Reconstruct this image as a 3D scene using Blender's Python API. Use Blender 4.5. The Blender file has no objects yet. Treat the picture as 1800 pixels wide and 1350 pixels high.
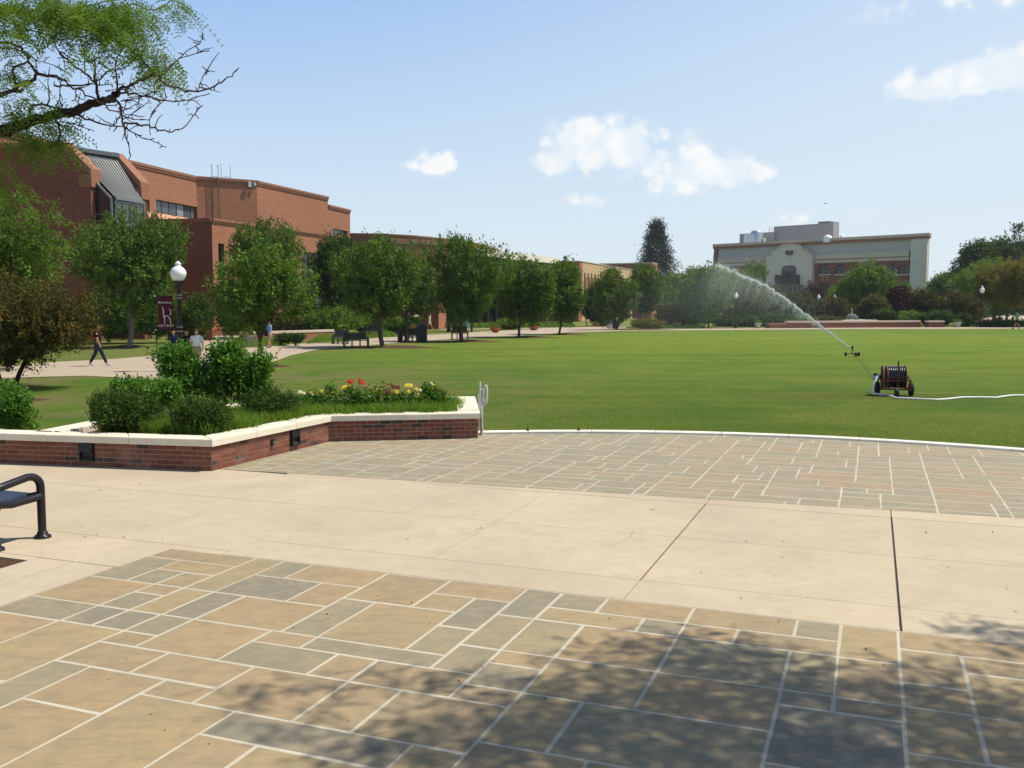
import bpy, bmesh, math, random
import numpy as np
from mathutils import Vector, Matrix

SC = bpy.context.scene
COL = SC.collection
PI = math.pi
R = math.radians

# ------------------------------------------------------------ camera, world, sun, exposure
EYE = 2.3
FPX = 1650.0                      # focal length in photograph pixels (1800 x 1350)
PITCH = math.atan(132 / FPX)
cam_d = bpy.data.cameras.new('camera'); cam = bpy.data.objects.new('camera', cam_d); COL.objects.link(cam)
cam_d.sensor_width = 36.0; cam_d.lens = 36.0 * FPX / 1800.0
cam_d.clip_start = 0.05; cam_d.clip_end = 6000
cam.location = (0, 0, EYE); cam.rotation_euler = (PI / 2 - PITCH, 0, 0)
SC.camera = cam
SC.view_settings.view_transform = 'Standard'; SC.view_settings.look = 'None'
SC.view_settings.exposure = 0.12; SC.view_settings.gamma = 1.0
SC.view_settings.use_curve_mapping = False
SC.render.engine = 'CYCLES'
SC.cycles.max_bounces = 8; SC.cycles.diffuse_bounces = 3; SC.cycles.transparent_max_bounces = 12
SC.cycles.use_denoising = True
SC.cycles.volume_bounces = 0

SUN_EL, SUN_AZ = R(60.0), R(81.0)          # azimuth from +Y towards +X
sun_dir = Vector((math.sin(SUN_AZ) * math.cos(SUN_EL), math.cos(SUN_AZ) * math.cos(SUN_EL), math.sin(SUN_EL)))
sd = bpy.data.lights.new('sun', 'SUN'); sd.energy = 5.0; sd.angle = R(0.53); sd.color = (1.0, 0.93, 0.80)
so = bpy.data.objects.new('sun', sd); COL.objects.link(so)
so.rotation_euler = (-sun_dir).to_track_quat('-Z', 'Y').to_euler(); so.location = (20, 0, 60)


def ray(px, py):
    cx = (px - 900) / FPX; cy = (675 - py) / FPX
    return Vector((cx, math.cos(PITCH) + cy * math.sin(PITCH), -math.sin(PITCH) + cy * math.cos(PITCH)))
def G(px, py, z=0.0):
    d = ray(px, py); t = (z - EYE) / d.z
    return Vector((d.x * t, d.y * t, z))
def W(px, py, depth):
    d = ray(px, py); t = depth / d.y
    return Vector((d.x * t, depth, EYE + d.z * t))
TH = R(21.0); SA, CA = math.sin(TH), math.cos(TH)
def AB(a, b, z=0.0):               # paving frame: a runs away from the viewer, b to the side
    return Vector((a * SA + b * CA, a * CA - b * SA, z))
def toab(p):
    return (p[0] * SA + p[1] * CA, p[0] * CA - p[1] * SA)


class NT:
    """small node-tree writer"""
    def __init__(s, tree): s.t = tree; s.n = tree.nodes; s.l = tree.links
    def new(s, typ, **kw):
        n = s.n.new(typ)
        for k, v in kw.items():
            if k == 'ins':
                for i, val in v.items():
                    if isinstance(val, bpy.types.NodeSocket): s.l.new(val, n.inputs[i])
                    else: n.inputs[i].default_value = val
            else: setattr(n, k, v)
        return n
    def math(s, op, a, b=None, c=None, clamp=False):
        ins = {0: a}
        if b is not None: ins[1] = b
        if c is not None: ins[2] = c
        return s.new('ShaderNodeMath', operation=op, use_clamp=clamp, ins=ins).outputs[0]
    def vmath(s, op, a, b=None):
        ins = {0: a}
        if b is not None: ins[1] = b
        n = s.new('ShaderNodeVectorMath', operation=op, ins=ins)
        return n.outputs['Value'] if op in ('DOT_PRODUCT', 'LENGTH', 'DISTANCE') else n.outputs[0]
    def noise(s, vec, scale, detail=4, rough=0.55, dist=0.0):
        return s.new('ShaderNodeTexNoise', ins={'Vector': vec, 'Scale': scale, 'Detail': detail, 'Roughness': rough, 'Distortion': dist}).outputs['Fac']
    def mix(s, f, a, b, blend='MIX'):
        n = s.new('ShaderNodeMix', data_type='RGBA', blend_type=blend)
        for sock, v in ((n.inputs[0], f), (n.inputs[6], a), (n.inputs[7], b)):
            if isinstance(v, bpy.types.NodeSocket): s.l.new(v, sock)
            else: sock.default_value = v if not isinstance(v, tuple) or len(v) == 4 else (*v, 1)
        return n.outputs[2]
    def ramp(s, f, stops):
        n = s.new('ShaderNodeValToRGB', ins={0: f}); cr = n.color_ramp
        while len(cr.elements) < len(stops): cr.elements.new(0.5)
        for e, (p, c) in zip(cr.elements, stops):
            e.position = p; e.color = c if isinstance(c, tuple) and len(c) == 4 else ((*c, 1) if isinstance(c, tuple) else (c, c, c, 1))
        return n.outputs[0]
    def mrange(s, v, a, b, c=0.0, d=1.0, smooth=False):
        return s.new('ShaderNodeMapRange', interpolation_type='SMOOTHSTEP' if smooth else 'LINEAR', ins={0: v, 1: a, 2: b, 3: c, 4: d}).outputs[0]


# world: physical sky + scattered fair-weather clouds
world = bpy.data.worlds.new('World'); SC.world = world; world.use_nodes = True
w = NT(world.node_tree); w.n.clear()
sky = w.new('ShaderNodeTexSky', sky_type='NISHITA', sun_disc=False)
sky.sun_elevation = SUN_EL; sky.sun_rotation = SUN_AZ
sky.altitude = 100; sky.air_density = 1.0; sky.dust_density = 2.2; sky.ozone_density = 2.6
geo = w.new('ShaderNodeNewGeometry')
dvec = w.vmath('SCALE', geo.outputs['Incoming']); w.n[-1].inputs[3].default_value = -1.0
sep = w.new('ShaderNodeSeparateXYZ', ins={0: dvec})
X_, Y_, Z_ = sep.outputs
az = w.math('ARCTAN2', X_, Y_)
el = w.math('ARCSINE', Z_)
def azel(px, py):
    d = ray(px, py).normalized(); return math.atan2(d.x, d.y), math.asin(d.z)
n1 = w.noise(dvec, 22.0, 7, 0.58)
n2 = w.noise(dvec, 70.0, 4, 0.55)
n3 = w.noise(dvec, 7.0, 4, 0.5)
n4 = w.noise(dvec, 13.0, 6, 0.6, 0.4)
warp = w.vmath('ADD', dvec, w.vmath('SCALE', w.new('ShaderNodeTexNoise', ins={'Vector': dvec, 'Scale': 40.0, 'Detail': 4.0}).outputs['Color'])); w.n[-2 if False else -1]
for nn_ in w.n:
    if nn_.bl_idname == 'ShaderNodeVectorMath' and nn_.operation == 'SCALE' and nn_.inputs[3].default_value == 1.0: nn_.inputs[3].default_value = 0.022
vor = w.new('ShaderNodeTexVoronoi', feature='SMOOTH_F1', ins={'Vector': warp, 'Scale': 34.0, 'Smoothness': 0.35}).outputs['Distance']
vor2 = w.new('ShaderNodeTexVoronoi', feature='SMOOTH_F1', ins={'Vector': warp, 'Scale': 85.0, 'Smoothness': 0.3}).outputs['Distance']
billow = w.math('ADD', w.math('MULTIPLY', w.math('SUBTRACT', 0.38, vor), 1.5), w.math('MULTIPLY', w.math('SUBTRACT', 0.38, vor2), 0.7))
blobs = [(1003, 262, 38, 34, 1.0), (1022, 232, 26, 20, .8), (1068, 250, 40, 26, 1.0), (1104, 240, 30, 24, .9), (1112, 270, 34, 26, .8), (960, 289, 26, 16, .85), (1040, 292, 80, 20, .45),
         (1150, 270, 40, 30, .34), (1212, 288, 32, 24, 1.0), (1256, 298, 38, 22, .8), (1290, 300, 34, 20, .95), (1335, 308, 50, 14, .5), (1200, 318, 60, 20, .5), (1145, 300, 16, 20, .5),
         (766, 280, 24, 18, .9), (742, 294, 44, 8, .5), (808, 291, 30, 7, .4), (1690, 135, 56, 22, 1.0), (1740, 118, 44, 26, .9), (1790, 120, 50, 30, 1.0),
         (1630, 152, 50, 14, .8), (1580, 172, 40, 8, .6), (1700, 165, 110, 22, .35), (1680, 4, 130, 14, .5), (1620, 30, 60, 10, .3), (1400, 385, 90, 12, .45), (1030, 352, 50, 12, .35), (1195, 232, 50, 8, .25)]
acc = None
for px, py, wx, wy, wt in blobs:
    a0, e0 = azel(px, py)
    da = w.math('MULTIPLY', w.math('SUBTRACT', az, a0), FPX / wx)
    de = w.math('MULTIPLY', w.math('SUBTRACT', el, e0), FPX / wy)
    q = w.math('ADD', w.math('MULTIPLY', da, da), w.math('MULTIPLY', de, de))
    v = w.math('MULTIPLY', w.math('EXPONENT', w.math('MULTIPLY', q, -0.75)), wt)
    acc = v if acc is None else w.math('ADD', acc, v)
# the same kind of small clouds all round the rest of the sky
far_m = w.mrange(w.math('ABSOLUTE', az), 0.62, 0.8, 0.0, 1.0, True)
gen = w.math('MULTIPLY', w.mrange(n3, 0.56, 0.72, 0, 1.0, True), far_m)
gen = w.math('MULTIPLY', gen, w.mrange(el, 0.9, 0.45, 0, 1.0, True))
acc = w.math('ADD', acc, gen)
edge = w.math('ADD', w.math('ADD', w.math('MULTIPLY', w.math('SUBTRACT', n1, 0.5), 1.6), w.math('MULTIPLY', w.math('SUBTRACT', n4, 0.5), 2.6)), w.math('ADD', w.math('MULTIPLY', w.math('SUBTRACT', n2, 0.5), 0.6), billow))
dens = w.math('ADD', acc, w.math('MULTIPLY', edge, w.mrange(acc, 0.02, 0.45, 0.0, 1.0)))
cmask = w.math('MULTIPLY', w.mrange(dens, 0.04, 1.0, 0.0, 1.0, True), 0.88)
cmask = w.math('MULTIPLY', cmask, w.mrange(el, 0.0, 0.05, 0.0, 1.0))
hazec = w.ramp(w.mrange(el, 0.0, 1.0), [(0.0, (11.6, 12.8, 13.4)), (0.09, (9.9, 11.9, 13.5)), (0.30, (5.2, 8.1, 12.9)), (0.55, (2.2, 3.8, 7.0)), (1.0, (0.8, 1.6, 3.5))])
rightw = w.math('MULTIPLY', w.mrange(X_, -0.35, 0.55, 0.0, 0.62, True), w.mrange(el, 0.8, 0.2, 0.0, 1.0, True))
hazec = w.mix(rightw, hazec, (11.0, 12.5, 13.6, 1))
skyc = w.mix(0.85, sky.outputs[0], hazec)
cloud_c = w.mix(w.mrange(w.math('ADD', w.math('ADD', n1, n4), w.math('MULTIPLY', billow, 0.5)), 0.85, 1.2, 0, 1), (11.0, 12.0, 12.8, 1), (13.2, 13.2, 13.1, 1))
skyc = w.mix(cmask, skyc, cloud_c)
bg = w.new('ShaderNodeBackground', ins={0: skyc, 1: 0.07})
wo = w.new('ShaderNodeOutputWorld'); w.l.new(bg.outputs[0], wo.inputs[0])


# ------------------------------------------------------------ materials
def material(name, rough=0.8, spec=0.3):
    m = bpy.data.materials.new(name); m.use_nodes = True
    t = NT(m.node_tree); t.n.clear()
    p = t.new('ShaderNodeBsdfPrincipled'); o = t.new('ShaderNodeOutputMaterial'); t.l.new(p.outputs[0], o.inputs[0])
    p.inputs['Roughness'].default_value = rough; p.inputs['Specular IOR Level'].default_value = spec
    return m, t, p, o
def setc(t, p, c):
    if isinstance(c, bpy.types.NodeSocket): t.l.new(c, p.inputs['Base Color'])
    else: p.inputs['Base Color'].default_value = (*c, 1)
def bump(t, p, h, strength=0.3, dist=0.01):
    b = t.new('ShaderNodeBump', ins={'Height': h, 'Strength': strength, 'Distance': dist}); t.l.new(b.outputs[0], p.inputs['Normal'])
def posn(t): return t.new('ShaderNodeNewGeometry').outputs['Position']
def orand(t): return t.new('ShaderNodeObjectInfo').outputs['Random']

M = {}
def plain(name, c, rough=0.7, spec=0.3, metal=0.0, var=0.12, scale=6.0):
    m, t, p, o = material(name, rough, spec)
    n = t.noise(posn(t), scale, 5, 0.6)
    c0 = tuple(x * (1 - var) for x in c); c1 = tuple(min(1, x * (1 + var)) for x in c)
    setc(t, p, t.mix(n, c0, c1)); p.inputs['Metallic'].default_value = metal
    M[name] = m; return m

def concrete(name, c, speck=0.06):
    m, t, p, o = material(name, 0.88, 0.25)
    P = posn(t); oi = orand(t)
    big = t.noise(P, 0.7, 4, 0.6, 0.6); mid = t.noise(P, 5.0, 6, 0.65); fine = t.noise(P, 120.0, 3, 0.7)
    st = t.new('ShaderNodeMapping', ins={0: P, 2: (0, 0, TH), 3: (1.0, 9.0, 1.0)})
    brush = t.noise(st.outputs[0], 14.0, 3, 0.6)
    base = t.mix(t.mrange(big, 0.3, 0.7), tuple(x * 0.88 for x in c), tuple(min(1, x * 1.08) for x in c))
    base = t.mix(t.mrange(mid, 0.42, 0.75, 0, 0.35), base, (c[0] * 0.72, c[1] * 0.68, c[2] * 0.62))
    base = t.mix(t.mrange(brush, 0.5, 0.75, 0, 0.34), base, (c[0] * 1.12, c[1] * 1.12, c[2] * 1.14))
    base = t.mix(t.mrange(fine, 0.6, 0.8, 0, 0.25), base, (c[0] * 0.7, c[1] * 0.68, c[2] * 0.62))
    base = t.mix(t.mrange(oi, 0, 1, 0, 0.30), base, (c[0] * 0.8, c[1] * 0.8, c[2] * 0.82))
    blot = t.noise(P, 2.3, 6, 0.72, 1.0); base = t.mix(t.mrange(blot, 0.52, 0.70, 0, 0.32), base, (c[0] * 0.66, c[1] * 0.62, c[2] * 0.56))
    pit_ = t.new('ShaderNodeTexVoronoi', ins={'Vector': P, 'Scale': 4.5}).outputs['Distance']; base = t.mix(t.mrange(pit_, 0.05, 0.02, 0, 0.55), base, (0.13, 0.11, 0.09))
    setc(t, p, base); bump(t, p, fine, 0.25, 0.002)
    M[name] = m; return m
concrete('concrete', (0.495, 0.412, 0.298))
concrete('path_concrete', (0.43, 0.35, 0.265))
concrete('cast_stone', (0.76, 0.70, 0.57))
concrete('kerb_white', (0.82, 0.79, 0.70))
concrete('mortar', (0.50, 0.455, 0.36))
concrete('wall_mortar', (0.36, 0.27, 0.20))
plain('joint_dark', (0.10, 0.085, 0.07), 0.95)

def flag(name, pals, grain=1.0):
    """sandstone flags: each stone takes its own hue, with clouded grain and stains"""
    m, t, p, o = material(name, 0.72, 0.3)
    P = posn(t); r = orand(t)
    tn_ = t.new('ShaderNodeObjectInfo').outputs['Color']; c = t.ramp(tn_, pals); t.n[-1].color_ramp.interpolation = 'CONSTANT' if False else 'LINEAR'
    off = t.vmath('SCALE', t.new('ShaderNodeCombineXYZ', ins={0: r, 1: r, 2: r}).outputs[0]); t.n[-1].inputs[3].default_value = 37.0
    Q = t.vmath('ADD', P, off)
    big = t.noise(Q, 1.6, 4, 0.6, 0.9); mid = t.noise(Q, 7.0, 6, 0.65, 0.6); fine = t.noise(P, 160.0, 3, 0.7)
    c = t.mix(t.mrange(big, 0.38, 0.72, 0, 0.5), c, (0.215, 0.19, 0.125)); wht = t.noise(P, 0.9, 6, 0.7, 0.3); c = t.mix(t.mrange(wht, 0.63, 0.76, 0, 0.45), c, (0.50, 0.42, 0.30)); lam = t.new('ShaderNodeMapping', ins={0: Q, 2: (0, 0, 0.5), 3: (1.0, 5.0, 1.0)}); lm = t.noise(lam.outputs[0], 3.5, 5, 0.62, 1.2); c = t.mix(t.mrange(lm, 0.46, 0.68, 0, 0.45), c, (0.17, 0.135, 0.085))
    c = t.mix(t.mrange(mid, 0.48, 0.70, 0, 0.42), c, (0.42, 0.285, 0.15)); c = t.mix(t.mrange(mid, 0.5, 0.3, 0, 0.35), c, (0.19, 0.155, 0.10))
    spots = t.new('ShaderNodeTexVoronoi', ins={'Vector': P, 'Scale': 3.1}).outputs['Distance']
    c = t.mix(t.mrange(spots, 0.035, 0.0, 0, 0.6), c, (0.12, 0.10, 0.08))
    c = t.mix(t.mrange(fine, 0.35, 0.75, 0, 0.22), c, (0.52, 0.45, 0.34))
    setc(t, p, c); bump(t, p, t.math('ADD', t.math('ADD', mid, lm), t.math('MULTIPLY', fine, 0.3)), 0.5, 0.007)
    M[name] = m
flag('flag_near', [(0.0, (0.335, 0.235, 0.118)), (0.20, (0.355, 0.243, 0.126)), (0.40, (0.31, 0.222, 0.116)), (0.60, (0.345, 0.256, 0.124)), (0.74, (0.265, 0.225, 0.136)), (0.85, (0.235, 0.21, 0.138)), (0.95, (0.195, 0.178, 0.13)), (1.0, (0.18, 0.172, 0.138))])
flag('flag_far', [(0.0, (0.30, 0.258, 0.17)), (0.2, (0.325, 0.258, 0.16)), (0.4, (0.27, 0.248, 0.175)), (0.6, (0.255, 0.235, 0.165)), (0.8, (0.295, 0.258, 0.178)), (0.92, (0.34, 0.24, 0.145)), (0.975, (0.26, 0.265, 0.23)), (1.0, (0.18, 0.165, 0.15))])

def brick_unit(name, pals):
    m, t, p, o = material(name, 0.85, 0.2)
    P = posn(t); c = t.ramp(orand(t), pals)
    n = t.noise(P, 28.0, 5, 0.65); f = t.noise(P, 200.0, 3, 0.6); g = t.noise(P, 1.4, 4, 0.6)
    c = t.mix(t.mrange(n, 0.45, 0.8, 0, 0.45), c, (0.10, 0.045, 0.035))
    c = t.mix(t.mrange(g, 0.55, 0.75, 0, 0.28), c, (0.46, 0.37, 0.31))
    setc(t, p, c); bump(t, p, t.math('ADD', n, f), 0.5, 0.003); M[name] = m
brick_unit('brick_unit', [(0.0, (0.215, 0.078, 0.05)), (0.4, (0.17, 0.057, 0.038)), (0.75, (0.245, 0.097, 0.062)), (0.90, (0.145, 0.052, 0.038)), (0.94, (0.07, 0.05, 0.045)), (1.0, (0.06, 0.045, 0.042))])

def brick_wall(name, c1, c2, mort, var=0.25):
    m, t, p, o = material(name, 0.9, 0.15)
    uv = t.new('ShaderNodeUVMap', uv_map='UVMap').outputs[0]
    bt = t.new('ShaderNodeTexBrick', ins={'Vector': uv, 'Color1': (*c1, 1), 'Color2': (*c2, 1), 'Mortar': (*mort, 1), 'Scale': 1.0,
               'Mortar Size': 0.012, 'Mortar Smooth': 0.3, 'Bias': 0.0, 'Brick Width': 0.215, 'Row Height': 0.075})
    P = posn(t)
    g = t.noise(P, 0.28, 5, 0.6, 0.6); h = t.noise(P, 2.2, 5, 0.65)
    st = t.new('ShaderNodeMapping', ins={0: P, 3: (1.5, 1.5, 0.09)})
    run = t.noise(st.outputs[0], 1.8, 4, 0.6)
    c = t.mix(t.mrange(g, 0.35, 0.7, 0, var), bt.outputs[0], tuple(x * 0.72 for x in c1))
    c = t.mix(t.mrange(h, 0.5, 0.8, 0, 0.3), c, tuple(min(1, x * 1.35) for x in c2))
    c = t.mix(t.mrange(run, 0.58, 0.8, 0, 0.28), c, tuple(x * 0.6 for x in c1))
    cs = t.new('ShaderNodeMapping', ins={0: P, 3: (0.8, 0.8, 6.0)}); co_ = t.noise(cs.outputs[0], 2.2, 4, 0.75)
    c = t.mix(t.mrange(co_, 0.48, 0.66, 0, 0.42), c, tuple(x * 0.55 for x in c1)); c = t.mix(t.mrange(co_, 0.50, 0.34, 0, 0.30), c, mort)
    setc(t, p, c); M[name] = m
brick_wall('brick_orange', (0.34, 0.118, 0.058), (0.25, 0.078, 0.040), (0.44, 0.28, 0.19))  # orange brick, also painted on as the sunlit edges of darker blocks
brick_wall('brick_red', (0.215, 0.056, 0.034), (0.15, 0.040, 0.027), (0.28, 0.17, 0.13))  # red brick, and the darker copy painted on shaded orange brick faces
brick_wall('brick_brown', (0.22, 0.085, 0.06), (0.18, 0.066, 0.05), (0.28, 0.18, 0.14))  # brown brick, also the painted shade tone of the hall and tower fronts
plain('coping_brick', (0.285, 0.13, 0.085), 0.8)
plain('coping_salmon', (0.62, 0.30, 0.20), 0.8)
plain('coping_red', (0.42, 0.10, 0.055), 0.8)
plain('coping_pale', (0.62, 0.50, 0.40), 0.8)
plain('limestone', (0.58, 0.47, 0.35), 0.85, scale=1.2)
plain('limestone_gold', (0.50, 0.36, 0.21), 0.85, scale=1.2)
plain('fascia', (0.78, 0.75, 0.65), 0.6)
plain('precast_grey', (0.439, 0.427, 0.409), 0.85, scale=0.35)
plain('precast_tan', (0.525, 0.458, 0.378), 0.85, scale=0.35)
plain('precast_light', (0.610, 0.561, 0.488), 0.85, scale=0.35)
plain('penthouse_grey', (0.300, 0.306, 0.312), 0.8, scale=0.3)
plain('zinc', (0.115, 0.13, 0.14), 0.42, 0.5, 0.25, 0.1, 2.0)
plain('zinc_light', (0.20, 0.215, 0.225), 0.45, 0.5, 0.25)
plain('galvanised', (0.45, 0.50, 0.55), 0.35, 0.5, 0.5)
plain('window_frame', (0.035, 0.033, 0.032), 0.5)
plain('black_metal', (0.011, 0.010, 0.013), 0.36, 0.35, 0.0, 0.2, 20)
plain('bench_blue', (0.028, 0.035, 0.055), 0.38, 0.5, 0.0, 0.2, 20)
plain('black_plastic', (0.018, 0.018, 0.019), 0.5)
plain('rubber', (0.012, 0.012, 0.013), 0.75)
plain('rust_red', (0.11, 0.028, 0.02), 0.6, 0.3, 0.0, 0.35, 14)
plain('rust_pink', (0.24, 0.11, 0.085), 0.6, 0.3, 0.0, 0.35, 8)
plain('brass', (0.70, 0.55, 0.30), 0.35, 0.5, 0.5)
plain('hose_white', (0.80, 0.79, 0.74), 0.5)
plain('hose_black', (0.010, 0.011, 0.014), 0.28, 0.6)
plain('galv_rail', (0.60, 0.60, 0.57), 0.4, 0.5, 0.3)
plain('globe_white', (0.86, 0.88, 0.88), 0.22, 0.5, 0.0, 0.03, 30)
plain('maroon_cloth', (0.075, 0.010, 0.017), 0.8)
plain('print_white', (0.62, 0.56, 0.57), 0.8, var=0.05)
plain('bark', (0.085, 0.066, 0.052), 0.95, 0.1, 0, 0.45, 18)
plain('bark_pale', (0.17, 0.145, 0.125), 0.95, 0.1, 0, 0.35, 14)
plain('bark_dark', (0.030, 0.020, 0.020), 0.9, 0.1, 0, 0.4, 40)
plain('twig', (0.075, 0.045, 0.042), 0.9, 0.1, 0, 0.3, 30)
plain('terracotta', (0.36, 0.10, 0.055), 0.85)
plain('planter_white', (0.50, 0.48, 0.45), 0.85)
plain('asphalt', (0.055, 0.055, 0.058), 0.9)
plain('green_post', (0.10, 0.22, 0.18), 0.6)
plain('rock', (0.40, 0.37, 0.32), 0.9)
plain('dry_leaf', (0.55, 0.34, 0.07), 0.8, var=0.5, scale=9)
plain('brown_leaf', (0.13, 0.07, 0.035), 0.8)
plain('water_white', (0.90, 0.92, 0.93), 0.3, 0.5, var=0.02)
# cloth and skin
for nm, c in dict(cloth_black=(0.012, 0.012, 0.014), cloth_navy=(0.012, 0.018, 0.045), cloth_jeans=(0.018, 0.026, 0.048), cloth_white=(0.66, 0.70, 0.72), cloth_khaki=(0.36, 0.29, 0.19),
                  cloth_blue=(0.23, 0.30, 0.48), cloth_green=(0.05, 0.42, 0.20), cloth_red=(0.42, 0.03, 0.03), cloth_cream=(0.72, 0.66, 0.52), cloth_grey=(0.28, 0.28, 0.27),
                  bag_red=(0.30, 0.012, 0.02), shoe_white=(0.62, 0.62, 0.64), shoe_dark=(0.03, 0.026, 0.024), hair_brown=(0.07, 0.035, 0.018), hair_grey=(0.20, 0.13, 0.10), hair_dark=(0.02, 0.015, 0.012)).items():
    plain(nm, c, 0.9, 0.1, 0, 0.15, 12)
m, t, p, o = material('skin', 0.6, 0.3)
setc(t, p, t.mix(t.noise(posn(t), 14, 3), (0.46, 0.24, 0.16), (0.54, 0.30, 0.20))); p.inputs['Subsurface Weight'].default_value = 0.0; M['skin'] = m

def glass(name, c, rough=0.08, spec=0.6):
    m, t, p, o = material(name, rough, spec)
    n = t.noise(posn(t), 0.5, 3)
    setc(t, p, t.mix(n, tuple(x * 0.6 for x in c), tuple(x * 1.5 for x in c))); M[name] = m
glass('glass_dark', (0.012, 0.014, 0.016)); glass('glass_grey', (0.07, 0.085, 0.095)); glass('glass_pale', (0.20, 0.24, 0.26), 0.15)
glass('glass_blind', (0.16, 0.15, 0.12), 0.3)
# stem pipe water: clear enough to read as a white jet
m, t, p, o = material('spray', 0.35, 0.5)
setc(t, p, (0.92, 0.95, 0.97)); tr = t.new('ShaderNodeBsdfTransparent'); mx = t.new('ShaderNodeMixShader', ins={0: 0.45})
t.l.new(p.outputs[0], mx.inputs[1]); t.l.new(tr.outputs[0], mx.inputs[2]); t.l.new(mx.outputs[0], o.inputs[0]); M['spray'] = m

def leafmat(name, dark, mid, light, trans=0.36, rough=0.6, spec=0.14, accent=None, acc_at=0.9):
    m, t, p, o = material(name, rough, spec)
    a = t.new('ShaderNodeAttribute', attribute_name='tint', attribute_type='GEOMETRY').outputs['Fac']
    stops = [(0.0, dark), (0.5, mid), (0.85, light)]
    if accent: stops += [(acc_at, light), (1.0, accent)]
    c = t.ramp(a, stops)
    setc(t, p, c)
    tl = t.new('ShaderNodeBsdfTranslucent'); t.l.new(t.mix(0.5, c, (light[0] * 1.6, light[1] * 1.5, light[2] * 0.6)), tl.inputs[0])
    mx = t.new('ShaderNodeMixShader', ins={0: trans}); t.l.new(p.outputs[0], mx.inputs[1]); t.l.new(tl.outputs[0], mx.inputs[2])
    t.l.new(mx.outputs[0], o.inputs[0]); M[name] = m
leafmat('leaf_zelkova', (0.032, 0.073, 0.010), (0.070, 0.141, 0.019), (0.156, 0.243, 0.029), 0.24)
leafmat('leaf_locust', (0.036, 0.085, 0.012), (0.078, 0.160, 0.018), (0.15, 0.24, 0.026), 0.36)
leafmat('leaf_green', (0.042, 0.095, 0.012), (0.087, 0.169, 0.021), (0.175, 0.270, 0.031), 0.24)
leafmat('leaf_olive', (0.038, 0.046, 0.015), (0.070, 0.080, 0.022), (0.12, 0.115, 0.030))
leafmat('leaf_laurel', (0.031, 0.093, 0.009), (0.068, 0.179, 0.015), (0.144, 0.299, 0.026), 0.30, 0.45, 0.22)
leafmat('leaf_yew', (0.022, 0.053, 0.007), (0.044, 0.089, 0.012), (0.094, 0.149, 0.018), 0.22)
leafmat('leaf_dark', (0.018, 0.045, 0.009), (0.035, 0.077, 0.012), (0.071, 0.125, 0.017), 0.22)
leafmat('leaf_spruce', (0.020, 0.034, 0.024), (0.032, 0.050, 0.034), (0.050, 0.072, 0.044), 0.1)
leafmat('leaf_maroon', (0.024, 0.010, 0.014), (0.045, 0.016, 0.022), (0.075, 0.026, 0.030), 0.25)
leafmat('leaf_rust', (0.034, 0.035, 0.009), (0.066, 0.066, 0.014), (0.116, 0.104, 0.020), 0.3, accent=(0.262, 0.109, 0.021), acc_at=0.88)
leafmat('leaf_yellow', (0.075, 0.085, 0.018), (0.14, 0.14, 0.024), (0.22, 0.20, 0.03), 0.35, accent=(0.34, 0.16, 0.025), acc_at=0.92)
leafmat('leaf_cover', (0.063, 0.137, 0.018), (0.116, 0.217, 0.026), (0.190, 0.297, 0.040), 0.3)
leafmat('leaf_liriope', (0.045, 0.115, 0.014), (0.10, 0.205, 0.024), (0.20, 0.31, 0.04), 0.4)
leafmat('blade', (0.10, 0.195, 0.022), (0.165, 0.25, 0.034), (0.27, 0.28, 0.07), 0.4)
for nm, c in dict(petal_red=(0.55, 0.02, 0.015), petal_wine=(0.16, 0.010, 0.018), petal_yellow=(0.80, 0.62, 0.06), petal_cream=(0.80, 0.76, 0.52), petal_orange=(0.75, 0.28, 0.03)).items():
    plain(nm, c, 0.6, 0.2, 0, 0.15, 40)

# lawn: mown turf, tired and straw-coloured in patches
m, t, p, o = material('lawn', 0.95, 0.1)
P = posn(t)
n_big = t.noise(P, 0.045, 4, 0.6, 0.8); n_mid = t.noise(P, 0.35, 5, 0.62, 0.5); n_pat = t.noise(P, 1.7, 5, 0.65, 0.4); n_f = t.noise(P, 26.0, 4, 0.7); n_ff = t.noise(P, 130.0, 2, 0.7)
mp = t.new('ShaderNodeMapping', ins={0: P, 2: (0, 0, R(12)), 3: (0.05, 1.0, 1.0)})
stripe = t.noise(mp.outputs[0], 0.9, 3, 0.6)
c = t.mix(t.mrange(n_mid, 0.35, 0.68), (0.092, 0.178, 0.020), (0.185, 0.238, 0.028))
spx = t.new('ShaderNodeSeparateXYZ', ins={0: P})
# freshly watered field is greener and lighter towards its middle
dfield = t.vmath('DISTANCE', P, (26.0, 62.0, 0.0))
c = t.mix(t.math('MULTIPLY', t.mrange(dfield, 46, 12, 0, 0.75, True), t.mrange(n_big, 0.3, 0.7, 0.6, 1.0)), c, (0.225, 0.295, 0.014))
c = t.mix(t.mrange(stripe, 0.46, 0.62, 0, 0.65), c, (0.080, 0.178, 0.018))
c = t.mix(t.mrange(n_pat, 0.52, 0.75, 0, 0.65), c, (0.245, 0.225, 0.065))
n_lp = t.noise(P, 0.16, 5, 0.65, 1.2)
c = t.mix(t.mrange(n_lp, 0.50, 0.68, 0, 0.55, True), c, (0.235, 0.262, 0.048))
c = t.mix(t.mrange(n_lp, 0.44, 0.30, 0, 0.45, True), c, (0.062, 0.150, 0.020))
dry = t.mrange(t.vmath('DISTANCE', P, (-12.0, 27.0, 0.0)), 17, 6, 0, 1, True)
c = t.mix(t.math('MULTIPLY', dry, t.mrange(n_mid, 0.40, 0.62, 0.0, 0.75, True)), c, (0.225, 0.185, 0.085))
edge_d = t.mrange(t.math('ADD', spx.outputs[0], t.math('MULTIPLY', spx.outputs[1], -0.384)), -27.0, -32.5, 0, 1, True)
c = t.mix(t.math('MULTIPLY', edge_d, t.mrange(n_pat, 0.36, 0.6, 0.05, 0.7)), c, (0.235, 0.19, 0.085))
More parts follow.
